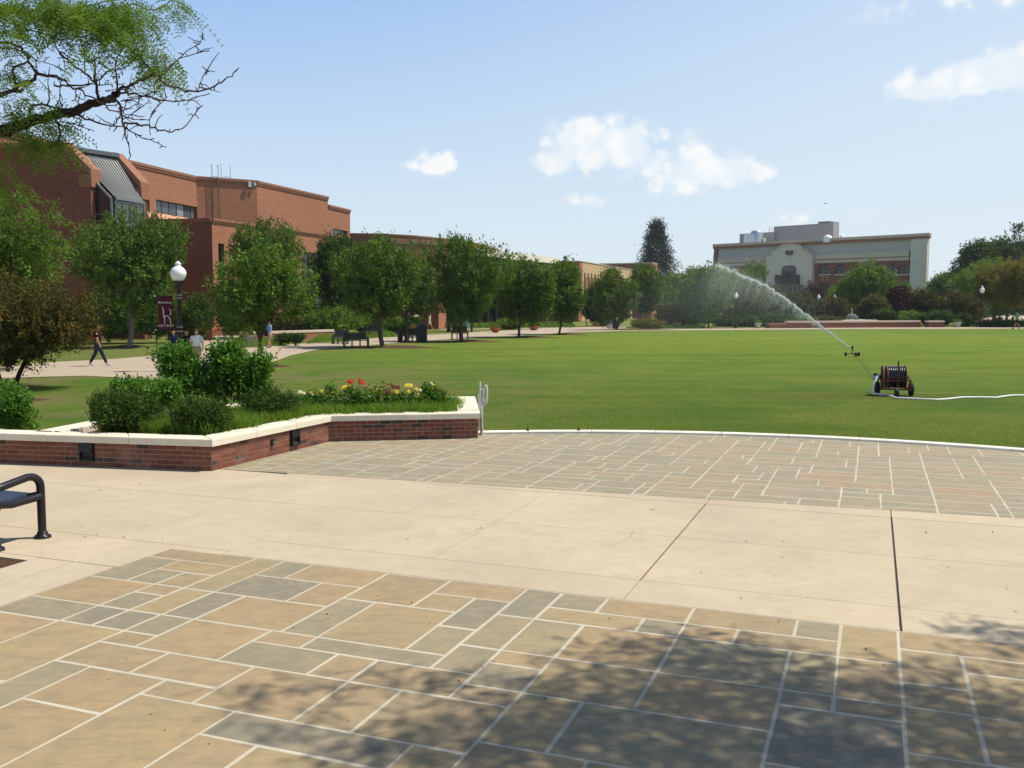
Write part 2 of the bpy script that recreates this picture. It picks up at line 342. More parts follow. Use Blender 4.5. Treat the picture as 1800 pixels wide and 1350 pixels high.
worn = t.mrange(t.vmath('DISTANCE', t.vmath('MULTIPLY', P, (0.35, 1.0, 0)), (3.2, 25.5, 0.0)), 1.6, 0.3, 0, 1, True)
c = t.mix(t.math('MULTIPLY', worn, t.mrange(n_pat, 0.40, 0.62, 0.1, 0.7)), c, (0.17, 0.115, 0.045))
c = t.mix(t.mrange(n_f, 0.4, 0.75, 0, 0.4), c, (0.060, 0.105, 0.020))
c = t.mix(t.mrange(n_ff, 0.5, 0.8, 0, 0.35), c, (0.20, 0.225, 0.075))
setc(t, p, c); bump(t, p, t.math('ADD', n_f, n_ff), 0.9, 0.04); M['lawn'] = m
# mulch
m, t, p, o = material('mulch', 0.95, 0.1)
P = posn(t); n1_ = t.noise(P, 45, 4, 0.7); n2_ = t.noise(P, 6, 4, 0.6)
c = t.mix(t.mrange(n1_, 0.35, 0.7), (0.045, 0.024, 0.014), (0.17, 0.095, 0.055)); c = t.mix(t.mrange(n2_, 0.4, 0.7, 0, 0.4), c, (0.10, 0.045, 0.028))
setc(t, p, c); bump(t, p, n1_, 0.9, 0.03); M['mulch'] = m
# hills
m, t, p, o = material('hill_wood', 0.95, 0.1)
P = posn(t); setc(t, p, t.mix(t.noise(P, 0.08, 6, 0.7), (0.020, 0.036, 0.018), (0.05, 0.075, 0.03))); M['hill_wood'] = m


# ------------------------------------------------------------ object helpers
def link(o, parent=None):
    COL.objects.link(o)
    if parent is not None: o.parent = parent
    return o
def tag(o, label=None, category=None, group=None, kind=None):
    if label: o['label'] = label
    if category: o['category'] = category
    if group: o['group'] = group
    if kind: o['kind'] = kind
    return o
def thing(name, label, category, loc=(0, 0, 0), rz=0.0, group=None):
    o = bpy.data.objects.new(name, None); o.location = loc; o.rotation_euler = (0, 0, rz)
    o.empty_display_size = 0.2
    link(o); tag(o, label, category, group); return o
def mesh_np(name, V, F, mats, fmat=None, tint=None, smooth=False, uv=None):
    """V (n,3), F (m,k) array of equal-size faces"""
    me = bpy.data.meshes.new(name); V = np.asarray(V, np.float32); F = np.asarray(F, np.int32); m_, k = F.shape
    me.vertices.add(len(V)); me.vertices.foreach_set('co', V.ravel())
    me.loops.add(m_ * k); me.loops.foreach_set('vertex_index', F.ravel())
    me.polygons.add(m_); me.polygons.foreach_set('loop_start', np.arange(0, m_ * k, k, dtype=np.int32))
    if fmat is not None: me.polygons.foreach_set('material_index', np.asarray(fmat, np.int32))
    me.polygons.foreach_set('use_smooth', np.full(m_, smooth))
    for mm in mats: me.materials.append(mm)
    if tint is not None:
        at = me.attributes.new('tint', 'FLOAT', 'FACE'); at.data.foreach_set('value', np.asarray(tint, np.float32))
    me.update(calc_edges=True); return me

class MB:
    """collects boxes, tubes, lathes and polygons into one mesh with several materials"""
    def __init__(s): s.v = []; s.f = []; s.m = []; s.sm = []; s.mats = []
    def mi(s, mat):
        if mat not in s.mats: s.mats.append(mat)
        return s.mats.index(mat)
    def add(s, vs, fs, mat, smooth=False):
        b = len(s.v); s.v += [tuple(v) for v in vs]; k = s.mi(mat)
        for f in fs: s.f.append(tuple(b + i for i in f)); s.m.append(k); s.sm.append(smooth)
        return s
    def box(s, c, size, mat, rz=0.0, M4=None):
        x, y, z = size[0] / 2, size[1] / 2, size[2] / 2
        vs = [Vector((sx * x, sy * y, sz * z)) for sz in (-1, 1) for sy in (-1, 1) for sx in (-1, 1)]
        mt = M4 if M4 is not None else Matrix.Translation(c) @ Matrix.Rotation(rz, 4, 'Z')
        return s.add([mt @ v for v in vs], [(0, 2, 3, 1), (4, 5, 7, 6), (0, 1, 5, 4), (2, 6, 7, 3), (0, 4, 6, 2), (1, 3, 7, 5)], mat)
    def beam(s, a, b, w_, h_, mat, up=(0, 0, 1)):
        a, b = Vector(a), Vector(b); d = (b - a); L = d.length
        if L < 1e-6: return s
        d.normalize(); u = Vector(up)
        if abs(d.dot(u)) > 0.98: u = Vector((1, 0, 0))
        r = d.cross(u).normalized(); u = r.cross(d)
        mt = Matrix(((d.x, r.x, u.x, (a.x + b.x) / 2), (d.y, r.y, u.y, (a.y + b.y) / 2), (d.z, r.z, u.z, (a.z + b.z) / 2), (0, 0, 0, 1)))
        return s.box((0, 0, 0), (L, w_, h_), mat, M4=mt)
    def tube(s, pts, rad, mat, seg=8, cap=True, smooth=True):
        pts = [Vector(p_) for p_ in pts]; n = len(pts)
        rad = [rad] * n if not hasattr(rad, '__len__') else list(rad)
        vs = []; prev = None
        for i, p_ in enumerate(pts):
            d = (pts[min(i + 1, n - 1)] - pts[max(i - 1, 0)]).normalized()
            if prev is None:
                u = Vector((0, 0, 1)) if abs(d.z) < 0.9 else Vector((1, 0, 0)); u = (u - d * u.dot(d)).normalized()
            else: u = (prev - d * prev.dot(d)).normalized()
            prev = u; v = d.cross(u)
            for k in range(seg):
                a = 2 * PI * k / seg; vs.append(p_ + (u * math.cos(a) + v * math.sin(a)) * rad[i])
        fs = [(i * seg + k, i * seg + (k + 1) % seg, (i + 1) * seg + (k + 1) % seg, (i + 1) * seg + k) for i in range(n - 1) for k in range(seg)]
        s.add(vs, fs, mat, smooth)
        if cap: s.add(vs, [tuple(reversed(range(seg))), tuple(range((n - 1) * seg, n * seg))], mat)
        return s
    def lathe(s, c, prof, mat, seg=20, axis='Z', smooth=True):
        c = Vector(c); vs = []
        for r, z in prof:
            for k in range(seg):
                a = 2 * PI * k / seg; p_ = Vector((r * math.cos(a), r * math.sin(a), z))
                if axis == 'X': p_ = Vector((p_.z, p_.x, p_.y))
                if axis == 'Y': p_ = Vector((p_.x, p_.z, p_.y))
                vs.append(c + p_)
        n = len(prof)
        fs = [(i * seg + k, i * seg + (k + 1) % seg, (i + 1) * seg + (k + 1) % seg, (i + 1) * seg + k) for i in range(n - 1) for k in range(seg)]
        s.add(vs, fs, mat, smooth)
        s.add(vs, [tuple(reversed(range(seg))), tuple(range((n - 1) * seg, n * seg))], mat); return s
    def prism(s, poly, z0, z1, mat, top_inset=0.0):
        n = len(poly); c = Vector((sum(p_[0] for p_ in poly) / n, sum(p_[1] for p_ in poly) / n, 0))
        lo = [Vector((p_[0], p_[1], z0)) for p_ in poly]; hi = [Vector((p_[0], p_[1], z1)) for p_ in poly]
        vs = lo + hi; fs = [tuple(reversed(range(n))), tuple(range(n, 2 * n))] + [(i, (i + 1) % n, n + (i + 1) % n, n + i) for i in range(n)]
        return s.add(vs, fs, mat)
    def slab(s, poly, z0, z1, mat, bev=0.006):
        """prism with a chamfered top edge"""
        n = len(poly); c = Vector((sum(p_[0] for p_ in poly) / n, sum(p_[1] for p_ in poly) / n, 0))
        def ins(p_):
            d = Vector((c.x - p_[0], c.y - p_[1], 0)); L = d.length or 1; return Vector((p_[0], p_[1], 0)) + d / L * bev * 1.4
        r0 = [Vector((p_[0], p_[1], z0)) for p_ in poly]; r1 = [Vector((p_[0], p_[1], z1 - bev)) for p_ in poly]; r2 = [ins(p_) + Vector((0, 0, z1)) for p_ in poly]
        fs = [(i, (i + 1) % n, n + (i + 1) % n, n + i) for i in range(n)] + [(n + i, n + (i + 1) % n, 2 * n + (i + 1) % n, 2 * n + i) for i in range(n)] + [tuple(range(2 * n, 3 * n))]
        return s.add(r0 + r1 + r2, fs, mat)
    def mesh(s, name):
        me = bpy.data.meshes.new(name); me.from_pydata(s.v, [], s.f)
        for mm in s.mats: me.materials.append(M[mm])
        me.polygons.foreach_set('material_index', s.m); me.polygons.foreach_set('use_smooth', s.sm)
        uvl = me.uv_layers.new(name='UVMap'); co = me.vertices
        me.update()
        data = np.zeros(len(me.loops) * 2, np.float32)
        for pl in me.polygons:
            n = pl.normal
            if abs(n.z) > 0.75:
                for li in pl.loop_indices:
                    q = co[me.loops[li].vertex_index].co; data[2 * li] = q.x; data[2 * li + 1] = q.y
            else:
                h = math.hypot(n.x, n.y) or 1; tx, ty = -n.y / h, n.x / h
                for li in pl.loop_indices:
                    q = co[me.loops[li].vertex_index].co; data[2 * li] = q.x * tx + q.y * ty; data[2 * li + 1] = q.z
        uvl.data.foreach_set('uv', data); return me
    def build(s, name, parent=None, **kw):
        o = bpy.data.objects.new(name, s.mesh(name)); link(o, parent); tag(o, **kw) if kw else None; return o
def clone(root, loc=None, rz=None, label=None, group=None, category=None):
    def cp(o, par):
        c = o.copy(); COL.objects.link(c); c.parent = par
        for ch in [x for x in o.children]: cp(ch, c)
        return c
    c = cp(root, None)
    if loc is not None: c.location = loc
    if rz is not None: c.rotation_euler = (0, 0, rz)
    if label: c['label'] = label
    if group: c['group'] = group
    return c

rng = np.random.default_rng(11); random.seed(5)

# ------------------------------------------------------------ ground, lawn, paths
def sheet(name, pts, z, mat, kind='structure', sub=None, **kw):
    mb = MB(); mb.add([Vector((p_[0], p_[1], z)) for p_ in pts], [tuple(range(len(pts)))], mat)
    o = mb.build(name); tag(o, kind=kind, **kw); return o
# one sheet to the horizon
gs = sheet('ground', [(-3000, -200), (3000, -200), (3000, 5000), (-3000, 5000)], -0.06, 'lawn', label='green turf ground that stretches from the plaza to the far trees')
CC = Vector((1.2, 5.4, 0)); CR = 11.9          # the plaza is a circle; its kerb bounds the lawn
def circ(r, a): return Vector((CC.x + r * math.cos(a), CC.y + r * math.sin(a), 0))
# near plaza bed (joints show it)
sheet('plaza_bed', [circ(CR - 0.01, 2 * PI * i / 96) for i in range(96)], -0.022, 'mortar', label='pale mortar bed under the plaza flagstones')
def clipline(poly, nx, ny, d):                 # keep nx*x+ny*y <= d
    out = []
    for i in range(len(poly)):
        p0, p1 = poly[i], poly[(i + 1) % len(poly)]
        v0 = nx * p0[0] + ny * p0[1] - d; v1 = nx * p1[0] + ny * p1[1] - d
        if v0 <= 0: out.append(p0)
        if (v0 < 0 < v1) or (v1 < 0 < v0):
            t_ = v0 / (v0 - v1); out.append((p0[0] + (p1[0] - p0[0]) * t_, p0[1] + (p1[1] - p0[1]) * t_))
    return out
def clipcircle(poly, r):
    if all(math.hypot(p_[0] - CC.x, p_[1] - CC.y) < r for p_ in poly): return poly
    for k in range(20, 160):
        a = PI * k / 90; nx, ny = math.cos(a), math.sin(a)
        poly = clipline(poly, nx, ny, nx * CC.x + ny * CC.y + r * 0.9997)
        if len(poly) < 3: return []
    return poly

def ins_rect(a0, a1, b0, b1, g, jit=0.0):
    j = lambda: random.uniform(-jit, jit)
    a0 -= 0; g_ = g; a0 += g * .25; a1 -= g * .25
    return [AB(a0 + g + j(), b0 + g + j()), AB(a0 + g + j(), b1 - g + j()), AB(a1 - g + j(), b1 - g + j()), AB(a1 - g + j(), b0 + g + j())]

# ---- near flagstone patio: main stones where the photograph shows them, the rest filled at random
U = 0.0762; A_TOP = 7.12; B_L = -6.25
NA, NB = int((A_TOP - 1.6) / U), int((3.4 - B_L) / U)
def c6(x, y): return toab(G(x / 3.375, 950 + y / 3.375))
def c7(x, y): return toab(G(450 + x / 3.375, 950 + y / 3.375))
def c5(x, y): return toab(G(900 + x / 2, 950 + y / 2))
TR = [(c6, 912, 100, c6, 1480, 117), (c6, 560, 205, c6, 1070, 112), (c6, 935, 163, c6, 1430, 138), (c6, 755, 217, c6, 1085, 185), (c6, 935, 240, c6, 1270, 195), (c6, 1160, 255, c7, 145, 140),
      (c6, 170, 322, c6, 920, 240), (c6, 770, 302, c6, 1150, 250), (c6, 590, 368, c6, 943, 320), (c6, -60, 398, c6, 555, 370), (c6, 800, 388, c6, 1335, 281),
      (c6, 1005, 413, c6, 1519, 305), (c6, 1222, 442, c7, 455, 348), (c6, 380, 442, c6, 745, 396), (c6, 580, 468, c6, 980, 416), (c6, 800, 500, c6, 1192, 446),
      (c6, 600, 592, c6, 1000, 530), (c6, 840, 618, c7, 160, 495), (c6, -60, 508, c6, 352, 446), (c6, -130, 620, c6, 770, 500), (c6, 370, 690, c6, 1043, 657),
      (c6, 860, 752, c7, 50, 720), (c6, 85, 790, c6, 535, 733), (c6, 50, 940, c6, 1080, 795), (c6, 890, 907, c6, 1360, 827), (c6, 1180, 950, c7, 617, 785),
      (c6, 15, 1126, c6, 560, 1050), (c6, 300, 1190, c6, 1437, 1000), (c6, 1220, 1147, c7, 592, 1089), (c6, 950, 1307, c6, 1512, 1200), (c6, 1320, 1345, c7, 362, 1250),
      (c7, 10, 210, c7, 298, 173), (c7, 200, 235, c7, 742, 203), (c6, 1360, 275, c7, 382, 262), (c7, 260, 322, c7, 592, 281), (c7, 480, 345, c7, 1132, 267),
      (c7, 750, 210, c7, 965, 224), (c7, 962, 232, c7, 1395, 268), (c7, 1070, 320, c5, 60, 174), (c7, 940, 386, c7, 1278, 350), (c7, 1070, 492, c7, 1505, 371),
      (c7, 192, 500, c7, 680, 372), (c7, 430, 520, c7, 1162, 414), (c7, 950, 576, c7, 1302, 521), (c7, 20, 590, c7, 402, 521), (c7, 270, 611, c7, 922, 577),
      (c6, 1330, 685, c7, 512, 648), (c7, 358, 742, c7, 790, 675), (c7, 800, 672, c7, 1192, 611), (c7, 1088, 706, c7, 1483, 641), (c7, 480, 900, c7, 1365, 750),
      (c7, 290, 1030, c7, 762, 943), (c7, 600, 1085, c7, 1112, 989), (c7, 1120, 987, c5, 35, 530), (c7, 1272, 868, c5, 93, 460), (c7, 1378, 750, c5, 152, 402),
      (c7, 1495, 641, c5, 250, 299), (c7, 1212, 605, c5, 103, 283), (c7, 1450, 447, c5, 203, 184), (c5, 165, 236, c5, 355, 195), (c5, 308, 250, c5, 662, 225),
      (c5, 110, 281, c5, 456, 267), (c5, 433, 316, c5, 628, 285), (c5, 635, 283, c5, 997, 262), (c5, 993, 322, c5, 1172, 297), (c5, 155, 402, c5, 598, 340),
      (c5, 45, 530, c5, 517, 455), (c5, 605, 342, c5, 797, 308), (c5, 788, 360, c5, 1165, 350), (c5, 532, 452, c5, 967, 386), (c5, 945, 510, c5, 1165, 408),
      (c5, 448, 596, c5, 938, 513), (c5, 910, 665, c5, 1155, 615), (c5, 922, 585, c5, 1158, 547), (c5, 185, 648, c5, 655, 635), (c5, -90, 602, c5, 232, 569),
      (c5, 1175, 412, c5, 1360, 302), (c5, 1168, 546, c5, 1372, 435), (c5, 1162, 650, c5, 1392, 570), (c5, 1370, 388, c5, 1755, 350), (c5, 1385, 500, c5, 1590, 402),
      (c5, 1395, 575, c5, 1602, 502), (c5, 1588, 458, c5, 1795, 415), (c5, 1605, 597, c5, 1815, 482), (c5, 1400, 670, c5, 1625, 602), (c5, 1640, 692, c5, 1840, 622)]
GREY = {(560, 205): .80, (755, 217): .84, (-60, 398): .82, (1005, 413): .93, (380, 442): .97, (580, 468): .93, (800, 500): .84, (590, 368): .86, (1160, 255): .66, (85, 790): .74, (1220, 1147): .92, (10, 210): .86, (1360, 275): .97,
        (750, 210): .84, (962, 232): .88, (1070, 492): .93, (192, 500): .78, (270, 611): .84, (1330, 685): .86, (1088, 706): .76, (1272, 868): .80, (1450, 447): .90, (950, 576): .74, (433, 316): .86, (993, 322): .84, (910, 665): 1.0, (922, 585): .80, (540, 452): .76,
        (532, 452): .76, (945, 510): .72, (165, 236): .78, (1495, 641): .70, (185, 648): .74, (800, 672): .70, (1212, 605): .70}
tones = []
occ = np.zeros((NA, NB), bool)                 # row 0 is the far edge (a = A_TOP)
rects = []
def grow(r_, lim):
    i0, i1, j0, j1 = r_
    for _ in range(lim):
        if i0 > 0 and not occ[i0 - 1, j0:j1].any(): i0 -= 1; occ[i0, j0:j1] = True
        if i1 < NA and not occ[i1, j0:j1].any(): occ[i1, j0:j1] = True; i1 += 1
        if j0 > 0 and not occ[i0:i1, j0 - 1].any(): j0 -= 1; occ[i0:i1, j0] = True
        if j1 < NB and not occ[i0:i1, j1].any(): occ[i0:i1, j1] = True; j1 += 1
    return [i0, i1, j0, j1]
ih_, jv_ = [(0, 0, NB)], [(0, 0, NA)]          # joint lines already laid: (position, from, to)
def snap(v, lo, hi, lines):
    best = None
    for q, l0, l1 in lines:
        if abs(q - v) <= 2 and l0 <= hi + 3 and l1 >= lo - 3 and (best is None or abs(q - v) < abs(best - v)): best = q
    return v if best is None else best
for f0, x0, y0, f1, x1, y1 in TR:
    a0, b0 = f0(x0, y0); a1, b1 = f1(x1, y1)
    i0, i1 = max(0, round((A_TOP - a1) / U)), min(NA, round((A_TOP - a0) / U)); j0, j1 = max(0, round((b0 - B_L) / U)), min(NB, round((b1 - B_L) / U))
    k0, k1, l0, l1 = snap(i0, j0, j1, ih_), snap(i1, j0, j1, ih_), snap(j0, i0, i1, jv_), snap(j1, i0, i1, jv_)
    if k1 - k0 >= 2 and l1 - l0 >= 2: i0, i1, j0, j1 = k0, k1, l0, l1
    ih_ += [(i0, j0, j1), (i1, j0, j1)]; jv_ += [(j0, i0, i1), (j1, i0, i1)]
    while i1 > i0 and occ[i0, j0:j1].any(): i0 += 1
    while i1 > i0 and occ[i1 - 1, j0:j1].any(): i1 -= 1
    while j1 > j0 and occ[i0:i1, j0].any(): j0 += 1
    while j1 > j0 and occ[i0:i1, j1 - 1].any(): j1 -= 1
    if i1 - i0 < 1 or j1 - j0 < 2: continue
    occ[i0:i1, j0:j1] = True; rects.append([i0, i1, j0, j1]); tones.append(GREY.get((x0, y0), random.uniform(0, .62)))
for _ in range(5): rects = [grow(r_, 1) for r_ in rects]
for i in range(NA):
    for j in range(NB):
        if occ[i, j]: continue
        wd = random.choice([6, 8, 8, 12, 12]); ht = random.choice([4, 6, 6, 8, 8, 12])
        j1 = j
        while j1 < NB and j1 - j < wd and not occ[i, j1]: j1 += 1
        i1 = i
        while i1 < NA and i1 - i < ht and not occ[i1, j:j1].any(): i1 += 1
        occ[i:i1, j:j1] = True
        if (i1 - i) * (j1 - j) > 1: rects.append([i, i1, j, j1]); tones.append(random.choice([random.uniform(0, .62)] * 4 + [random.uniform(.7, .95)]))
patio = MB(); patio.add([AB(1.6, B_L, -0.0009), AB(1.6, 3.4, -0.0009), AB(A_TOP, 3.4, -0.0009), AB(A_TOP, B_L, -0.0009)], [(0, 1, 2, 3)], 'mortar')
patio = patio.build('near_patio', label='warm sandstone flag paving with white joints nearest the viewer', kind='structure')
def stones(rects, toA, toB, parent, mat, gap, jit, clip=None, lim=300, tones=None):
    polys = []
    for ri, (i0, i1, j0, j1) in enumerate(rects):
        tone = tones[ri] if tones else random.random() * .955
        if (i1 - i0) * (j1 - j0) < 2: continue
        poly = ins_rect(toA(i1), toA(i0), toB(j0), toB(j1), gap * random.uniform(0.8, 1.25), jit)
        if clip: poly = clip(poly)
        if len(poly) < 3: continue
        c = sum((Vector((q[0], q[1], 0)) for q in poly), Vector()) / len(poly)
        ar = abs(sum(poly[k][0] * poly[(k + 1) % len(poly)][1] - poly[(k + 1) % len(poly)][0] * poly[k][1] for k in range(len(poly)))) / 2
        if ar < 0.008: continue
        off = max(0, abs(c.x) / max(c.y, .1) - 0.56) * 100 + (0 if c.y > 4.2 else 50)
        polys.append((off * 10 - ar / (c.y ** 2) * 10, poly, tone))
    polys.sort(key=lambda q: q[0])
    for k, (_, poly, tone) in enumerate(polys[:lim]):
        MB().slab(poly, -0.03, random.uniform(0.0, 0.0007), mat, 0.0014).build('flagstone', parent).color = (tone, tone, tone, 1)
    rest = polys[lim:]
    if rest:
        mb = MB()
        for _, poly, tone in rest: mb.slab(poly, -0.03, random.uniform(0.0, 0.0007), mat, 0.0014)
        mb.build('edge_flagstones', parent, kind='stuff').color = (.45, .45, .45, 1)
stones(rects, lambda i: A_TOP - i * U, lambda j: B_L + j * U, patio, 'flag_near', 0.0112, 0.004, tones=tones)

# ---- far flagstone patio, out to the kerb
def far_edge(b): return 11.0 + (b + 8.6) * 0.052
U2 = 0.1524; A0 = 10.9; NA2 = int((17.9 - A0) / U2); B0 = -9.0; NB2 = int((6.4 - B0) / U2)
occ = np.zeros((NA2, NB2), bool); NA, NB = NA2, NB2; r2 = []
occ[:, :] = False
for i in range(NA2):
    for j in range(NB2):
        if occ[i, j]: continue
        wd, ht = random.choice([(3, 2), (4, 2), (4, 3), (4, 3), (3, 3), (5, 3), (6, 3), (6, 4), (3, 4), (4, 4), (5, 2), (6, 2), (2, 2)])
        j1 = j
        while j1 < NB2 and j1 - j < wd and not occ[i, j1]: j1 += 1
        i1 = i
        while i1 < NA2 and i1 - i < ht and not occ[i1, j:j1].any(): i1 += 1
        if j1 - j == 1 and i1 - i < 2 and j1 < NB2 and not occ[i, j1]: j1 += 1
        occ[i:i1, j:j1] = True; r2.append([i, i1, j, j1])
E0, E1 = AB(far_edge(-9), -9), AB(far_edge(4), 4)
ed = (E1 - E0).normalized(); en = Vector((ed.y, -ed.x, 0))      # points back towards the viewer
def clip_far(poly):
    poly = clipline([(q[0], q[1]) for q in poly], en.x, en.y, en.x * E0.x + en.y * E0.y - 0.004)
    return clipcircle(poly, CR - 0.02) if len(poly) >= 3 else []
bed2 = clip_far([AB(10.8, -9.0), AB(10.8, 6.4), AB(18, 6.4), AB(18, -9.0)])
mb = MB(); mb.add([Vector((q[0], q[1], -0.0002)) for q in bed2], [tuple(range(len(bed2)))], 'mortar')
patio2 = mb.build('far_patio', label='grey green flag paving between the concrete band and the white kerb', kind='structure')
stones([[i0, i1, j0, j1] for i0, i1, j0, j1 in r2], lambda i: A0 + (NA2 - i) * U2, lambda j: B0 + j * U2, patio2, 'flag_far', 0.0095, 0.005, clip_far, 300)

# ---- concrete band
slabs = MB()
cb = MB(); cb.add([AB(2, -16, -0.018), AB(2, -6.25, -0.018), AB(7.12, -6.25, -0.018), AB(7.12, 6.3, -0.018), AB(far_edge(6.3), 6.3, -0.018), AB(far_edge(-8.6), -8.6, -0.018), AB(10.8, -16, -0.018)], [(0, 1, 2, 3, 4, 5, 6)], 'joint_dark')
walk = cb.build('walkway', label='broad buff concrete walkway crossing between the two flagstone patios', kind='structure')
def conc(a0, a1, b0, b1, gap=0.0045, clip=None, gaps=None):
    g = gaps or (gap, gap, gap, gap)
    poly = [AB(a0 + g[0], b0 + g[2]), AB(a0 + g[0], b1 - g[3]), AB(a1 - g[1], b1 - g[3]), AB(a1 - g[1], b0 + g[2])]
    poly = [(q.x, q.y) for q in poly]
    if clip: poly = clip(poly)
    if len(poly) >= 3: MB().slab(poly, -0.1, 0.0, 'concrete', 0.003).build('concrete_slab', walk)
def clip_near(poly): return clipline(poly, -en.x, -en.y, -(en.x * E0.x + en.y * E0.y) - 0.004)
bl = [-5.67, -3.75, -1.79, 0.25, 2.2, 4.2, 6.2]
for k in range(6):
    b0, b1 = bl[k], bl[k + 1]; gl = 0.004 if k < 2 else 0.009; gr = 0.004 if k < 1 else 0.009
    conc(7.70, 9.31, b0, b1, gaps=(.004, .003, gl, gr)); conc(9.31, 11.05, b0, b1, gaps=(.003, .004, gl, gr))
    conc(11.05, 11.95, b0, b1, clip=clip_near)
conc(7.12, 7.70, -5.67, -1.79); conc(7.12, 7.70, -1.79, 0.25, gaps=(.0025, .0025, .002, .009)); conc(7.12, 7.70, 0.25, 6.2, gaps=(.0025, .0025, .009, .003))
conc(7.25, 9.31, -7.6, -5.67); conc(9.31, 11.3, -7.6, -5.67, clip=clip_near)
for b0, b1 in ((-9.6, -7.6), (-11.6, -9.6), (-13.6, -11.6), (-15.8, -13.6)):
    conc(7.25, 9.31, b0, b1); conc(9.31, 10.98, b0, b1)
conc(6.42, 7.25, -6.74, -5.67); conc(6.42, 7.25, -8.6, -6.74); conc(6.42, 7.25, -12, -8.6)
conc(2.0, 6.42, -6.74, -6.26); conc(6.42, 7.12, -5.67, -5.0) if False else None
pit = toab(G(48, 985))
conc(2.0, 6.42, pit[1], -6.74)
conc(2.0, 6.42, -15, pit[1] - 1.9); conc(2.0, pit[0] - 1.9, pit[1] - 1.9, pit[1])
conc(pit[0], 6.42, pit[1] - 1.9, pit[1])
tag(MB().slab([AB(pit[0] - 1.9, pit[1] - 1.9), AB(pit[0] - 1.9, pit[1]), AB(pit[0] - 0.006, pit[1]), AB(pit[0] - 0.006, pit[1] - 1.9)], -0.1, -0.006, 'mulch').build('mulch_pit'), label='square bark mulch tree pit cut into the walkway behind the bench', kind='structure')

# ---- white kerb round the lawn
kerb = MB(); a0, a1 = R(-25), R(100)
kerb = bpy.data.objects.new('kerb', None); link(kerb); tag(kerb, label='curved white stone kerb between paving and lawn', kind='structure')
nk = 22
for k in range(nk):
    t0 = a0 + (a1 - a0) * k / nk + 0.0004; t1 = a0 + (a1 - a0) * (k + 1) / nk - 0.0004; mb = MB(); vs = []
    for q in range(5):
        t_ = t0 + (t1 - t0) * q / 4
        for r_, z in ((CR, -0.15), (CR, 0.028), (CR + .012, 0.04), (CR + .20, 0.04), (CR + .21, 0.028), (CR + .21, -0.15)):
            v = circ(r_, t_); vs.append((v.x, v.y, z))
    fs = [(q * 6 + s_, (q + 1) * 6 + s_, (q + 1) * 6 + s_ + 1, q * 6 + s_ + 1) for q in range(4) for s_ in range(5)] + [(0, 1, 2, 3, 4, 5), (24, 29, 28, 27, 26, 25)]
    mb.add(vs, fs, 'kerb_white'); mb.build('kerb_stone', kerb)

# ---- lawns and paths as sheets, a few mm apart (ground turf shows between them)
def px_poly(pts, z): return [G(x, y, z) for x, y in pts]
def path_sheet(name, pts, z, mat, label):
    o = sheet(name, pts, z, mat, label=label); return o
PATHPX = [(-400, 650), (-200, 648), (0, 645), (100, 636), (200, 631), (292, 623), (345, 605), (400, 611), (440, 610.5), (500, 606), (560, 602), (640, 595.5), (700, 592), (800, 586), (870, 582), (900, 580.5), (960, 577.5), (1000, 576), (1050, 574.5), (1100, 573),
          (1100, 577), (1050, 579), (1000, 584), (960, 587.5), (870, 591.5), (770, 597.5), (660, 605.5), (600, 610), (560, 614), (510, 625), (470, 640), (380, 668), (300, 690), (262, 686), (240, 672), (205, 663), (150, 660.5), (80, 662), (0, 665), (-200, 678), (-400, 690)]
path_sheet('path', px_poly(PATHPX, -0.046), -0.046, 'path_concrete', 'pale concrete path running from the left past the tree row to the far trees')
path_sheet('side_path', px_poly([(345, 606), (362, 596), (380, 589.5), (440, 589.5), (425, 594), (402, 603), (400, 611.5), (372, 613)], -0.042), -0.042, 'path_concrete', 'pale side path leading up to the brick building entrance')
path_sheet('entrance_path', px_poly([(700, 579.5), (1040, 577), (1100, 573), (1000, 575.5), (800, 578), (700, 578)], -0.042), -0.042, 'path_concrete', 'thin pale walk along the foot of the middle buildings')
path_sheet('far_path', px_poly([(1000, 584.5), (1100, 581.6), (1300, 580), (1500, 578.3), (1900, 577.6), (2300, 578), (2300, 574.5), (1900, 574.6), (1500, 575.8), (1300, 577.3), (1160, 578.2), (1050, 579)], -0.038), -0.038, 'path_concrete', 'narrow pale path along the far end of the field')
path_sheet('far_plaza', px_poly([(1700, 565), (1830, 566), (2300, 568), (2300, 551), (1830, 550.5), (1715, 550.5)], -0.034), -0.034, 'path_concrete', 'sunlit buff plaza behind the trees at the far end')
path_sheet('road', px_poly([(1500, 550), (2300, 550.3), (2300, 546.8), (1500, 546.8)], -0.03), -0.03, 'asphalt', 'dark asphalt road beyond the far plaza')
path_sheet('island_walk', px_poly([(1380, 566), (1440, 566), (1450, 559), (1395, 559)], -0.034), -0.034, 'path_concrete', 'buff walk glimpsed between far bushes')
def mound(name, c, rx, ry, h, mat, label, rz=0.0, kind='structure', nr=8, ns=28):
    vs = [(0, 0, h)]; fs = []
    for i in range(1, nr + 1):
        t_ = i / nr
        for k in range(ns):
            a = 2 * PI * k / ns; wob = 1 + 0.10 * math.sin(3 * a + c[0]) + 0.07 * math.sin(5 * a + c[1]); z = h * (math.cos(t_ * PI) * .5 + .5) - 0.03 * t_
            x, y = rx * t_ * wob * math.cos(a), ry * t_ * wob * math.sin(a)
            vs.append((x * math.cos(rz) - y * math.sin(rz), x * math.sin(rz) + y * math.cos(rz), z))
    for k in range(ns): fs.append((0, 1 + k, 1 + (k + 1) % ns))
    for i in range(nr - 1):
        for k in range(ns): fs.append((1 + i * ns + k, 1 + (i + 1) * ns + k, 1 + (i + 1) * ns + (k + 1) % ns, 1 + i * ns + (k + 1) % ns))
    mb = MB(); mb.add([(c[0] + v[0], c[1] + v[1], v[2] - 0.05) for v in vs], fs, mat, True)
    o = mb.build(name); tag(o, label=label, kind=kind); return o
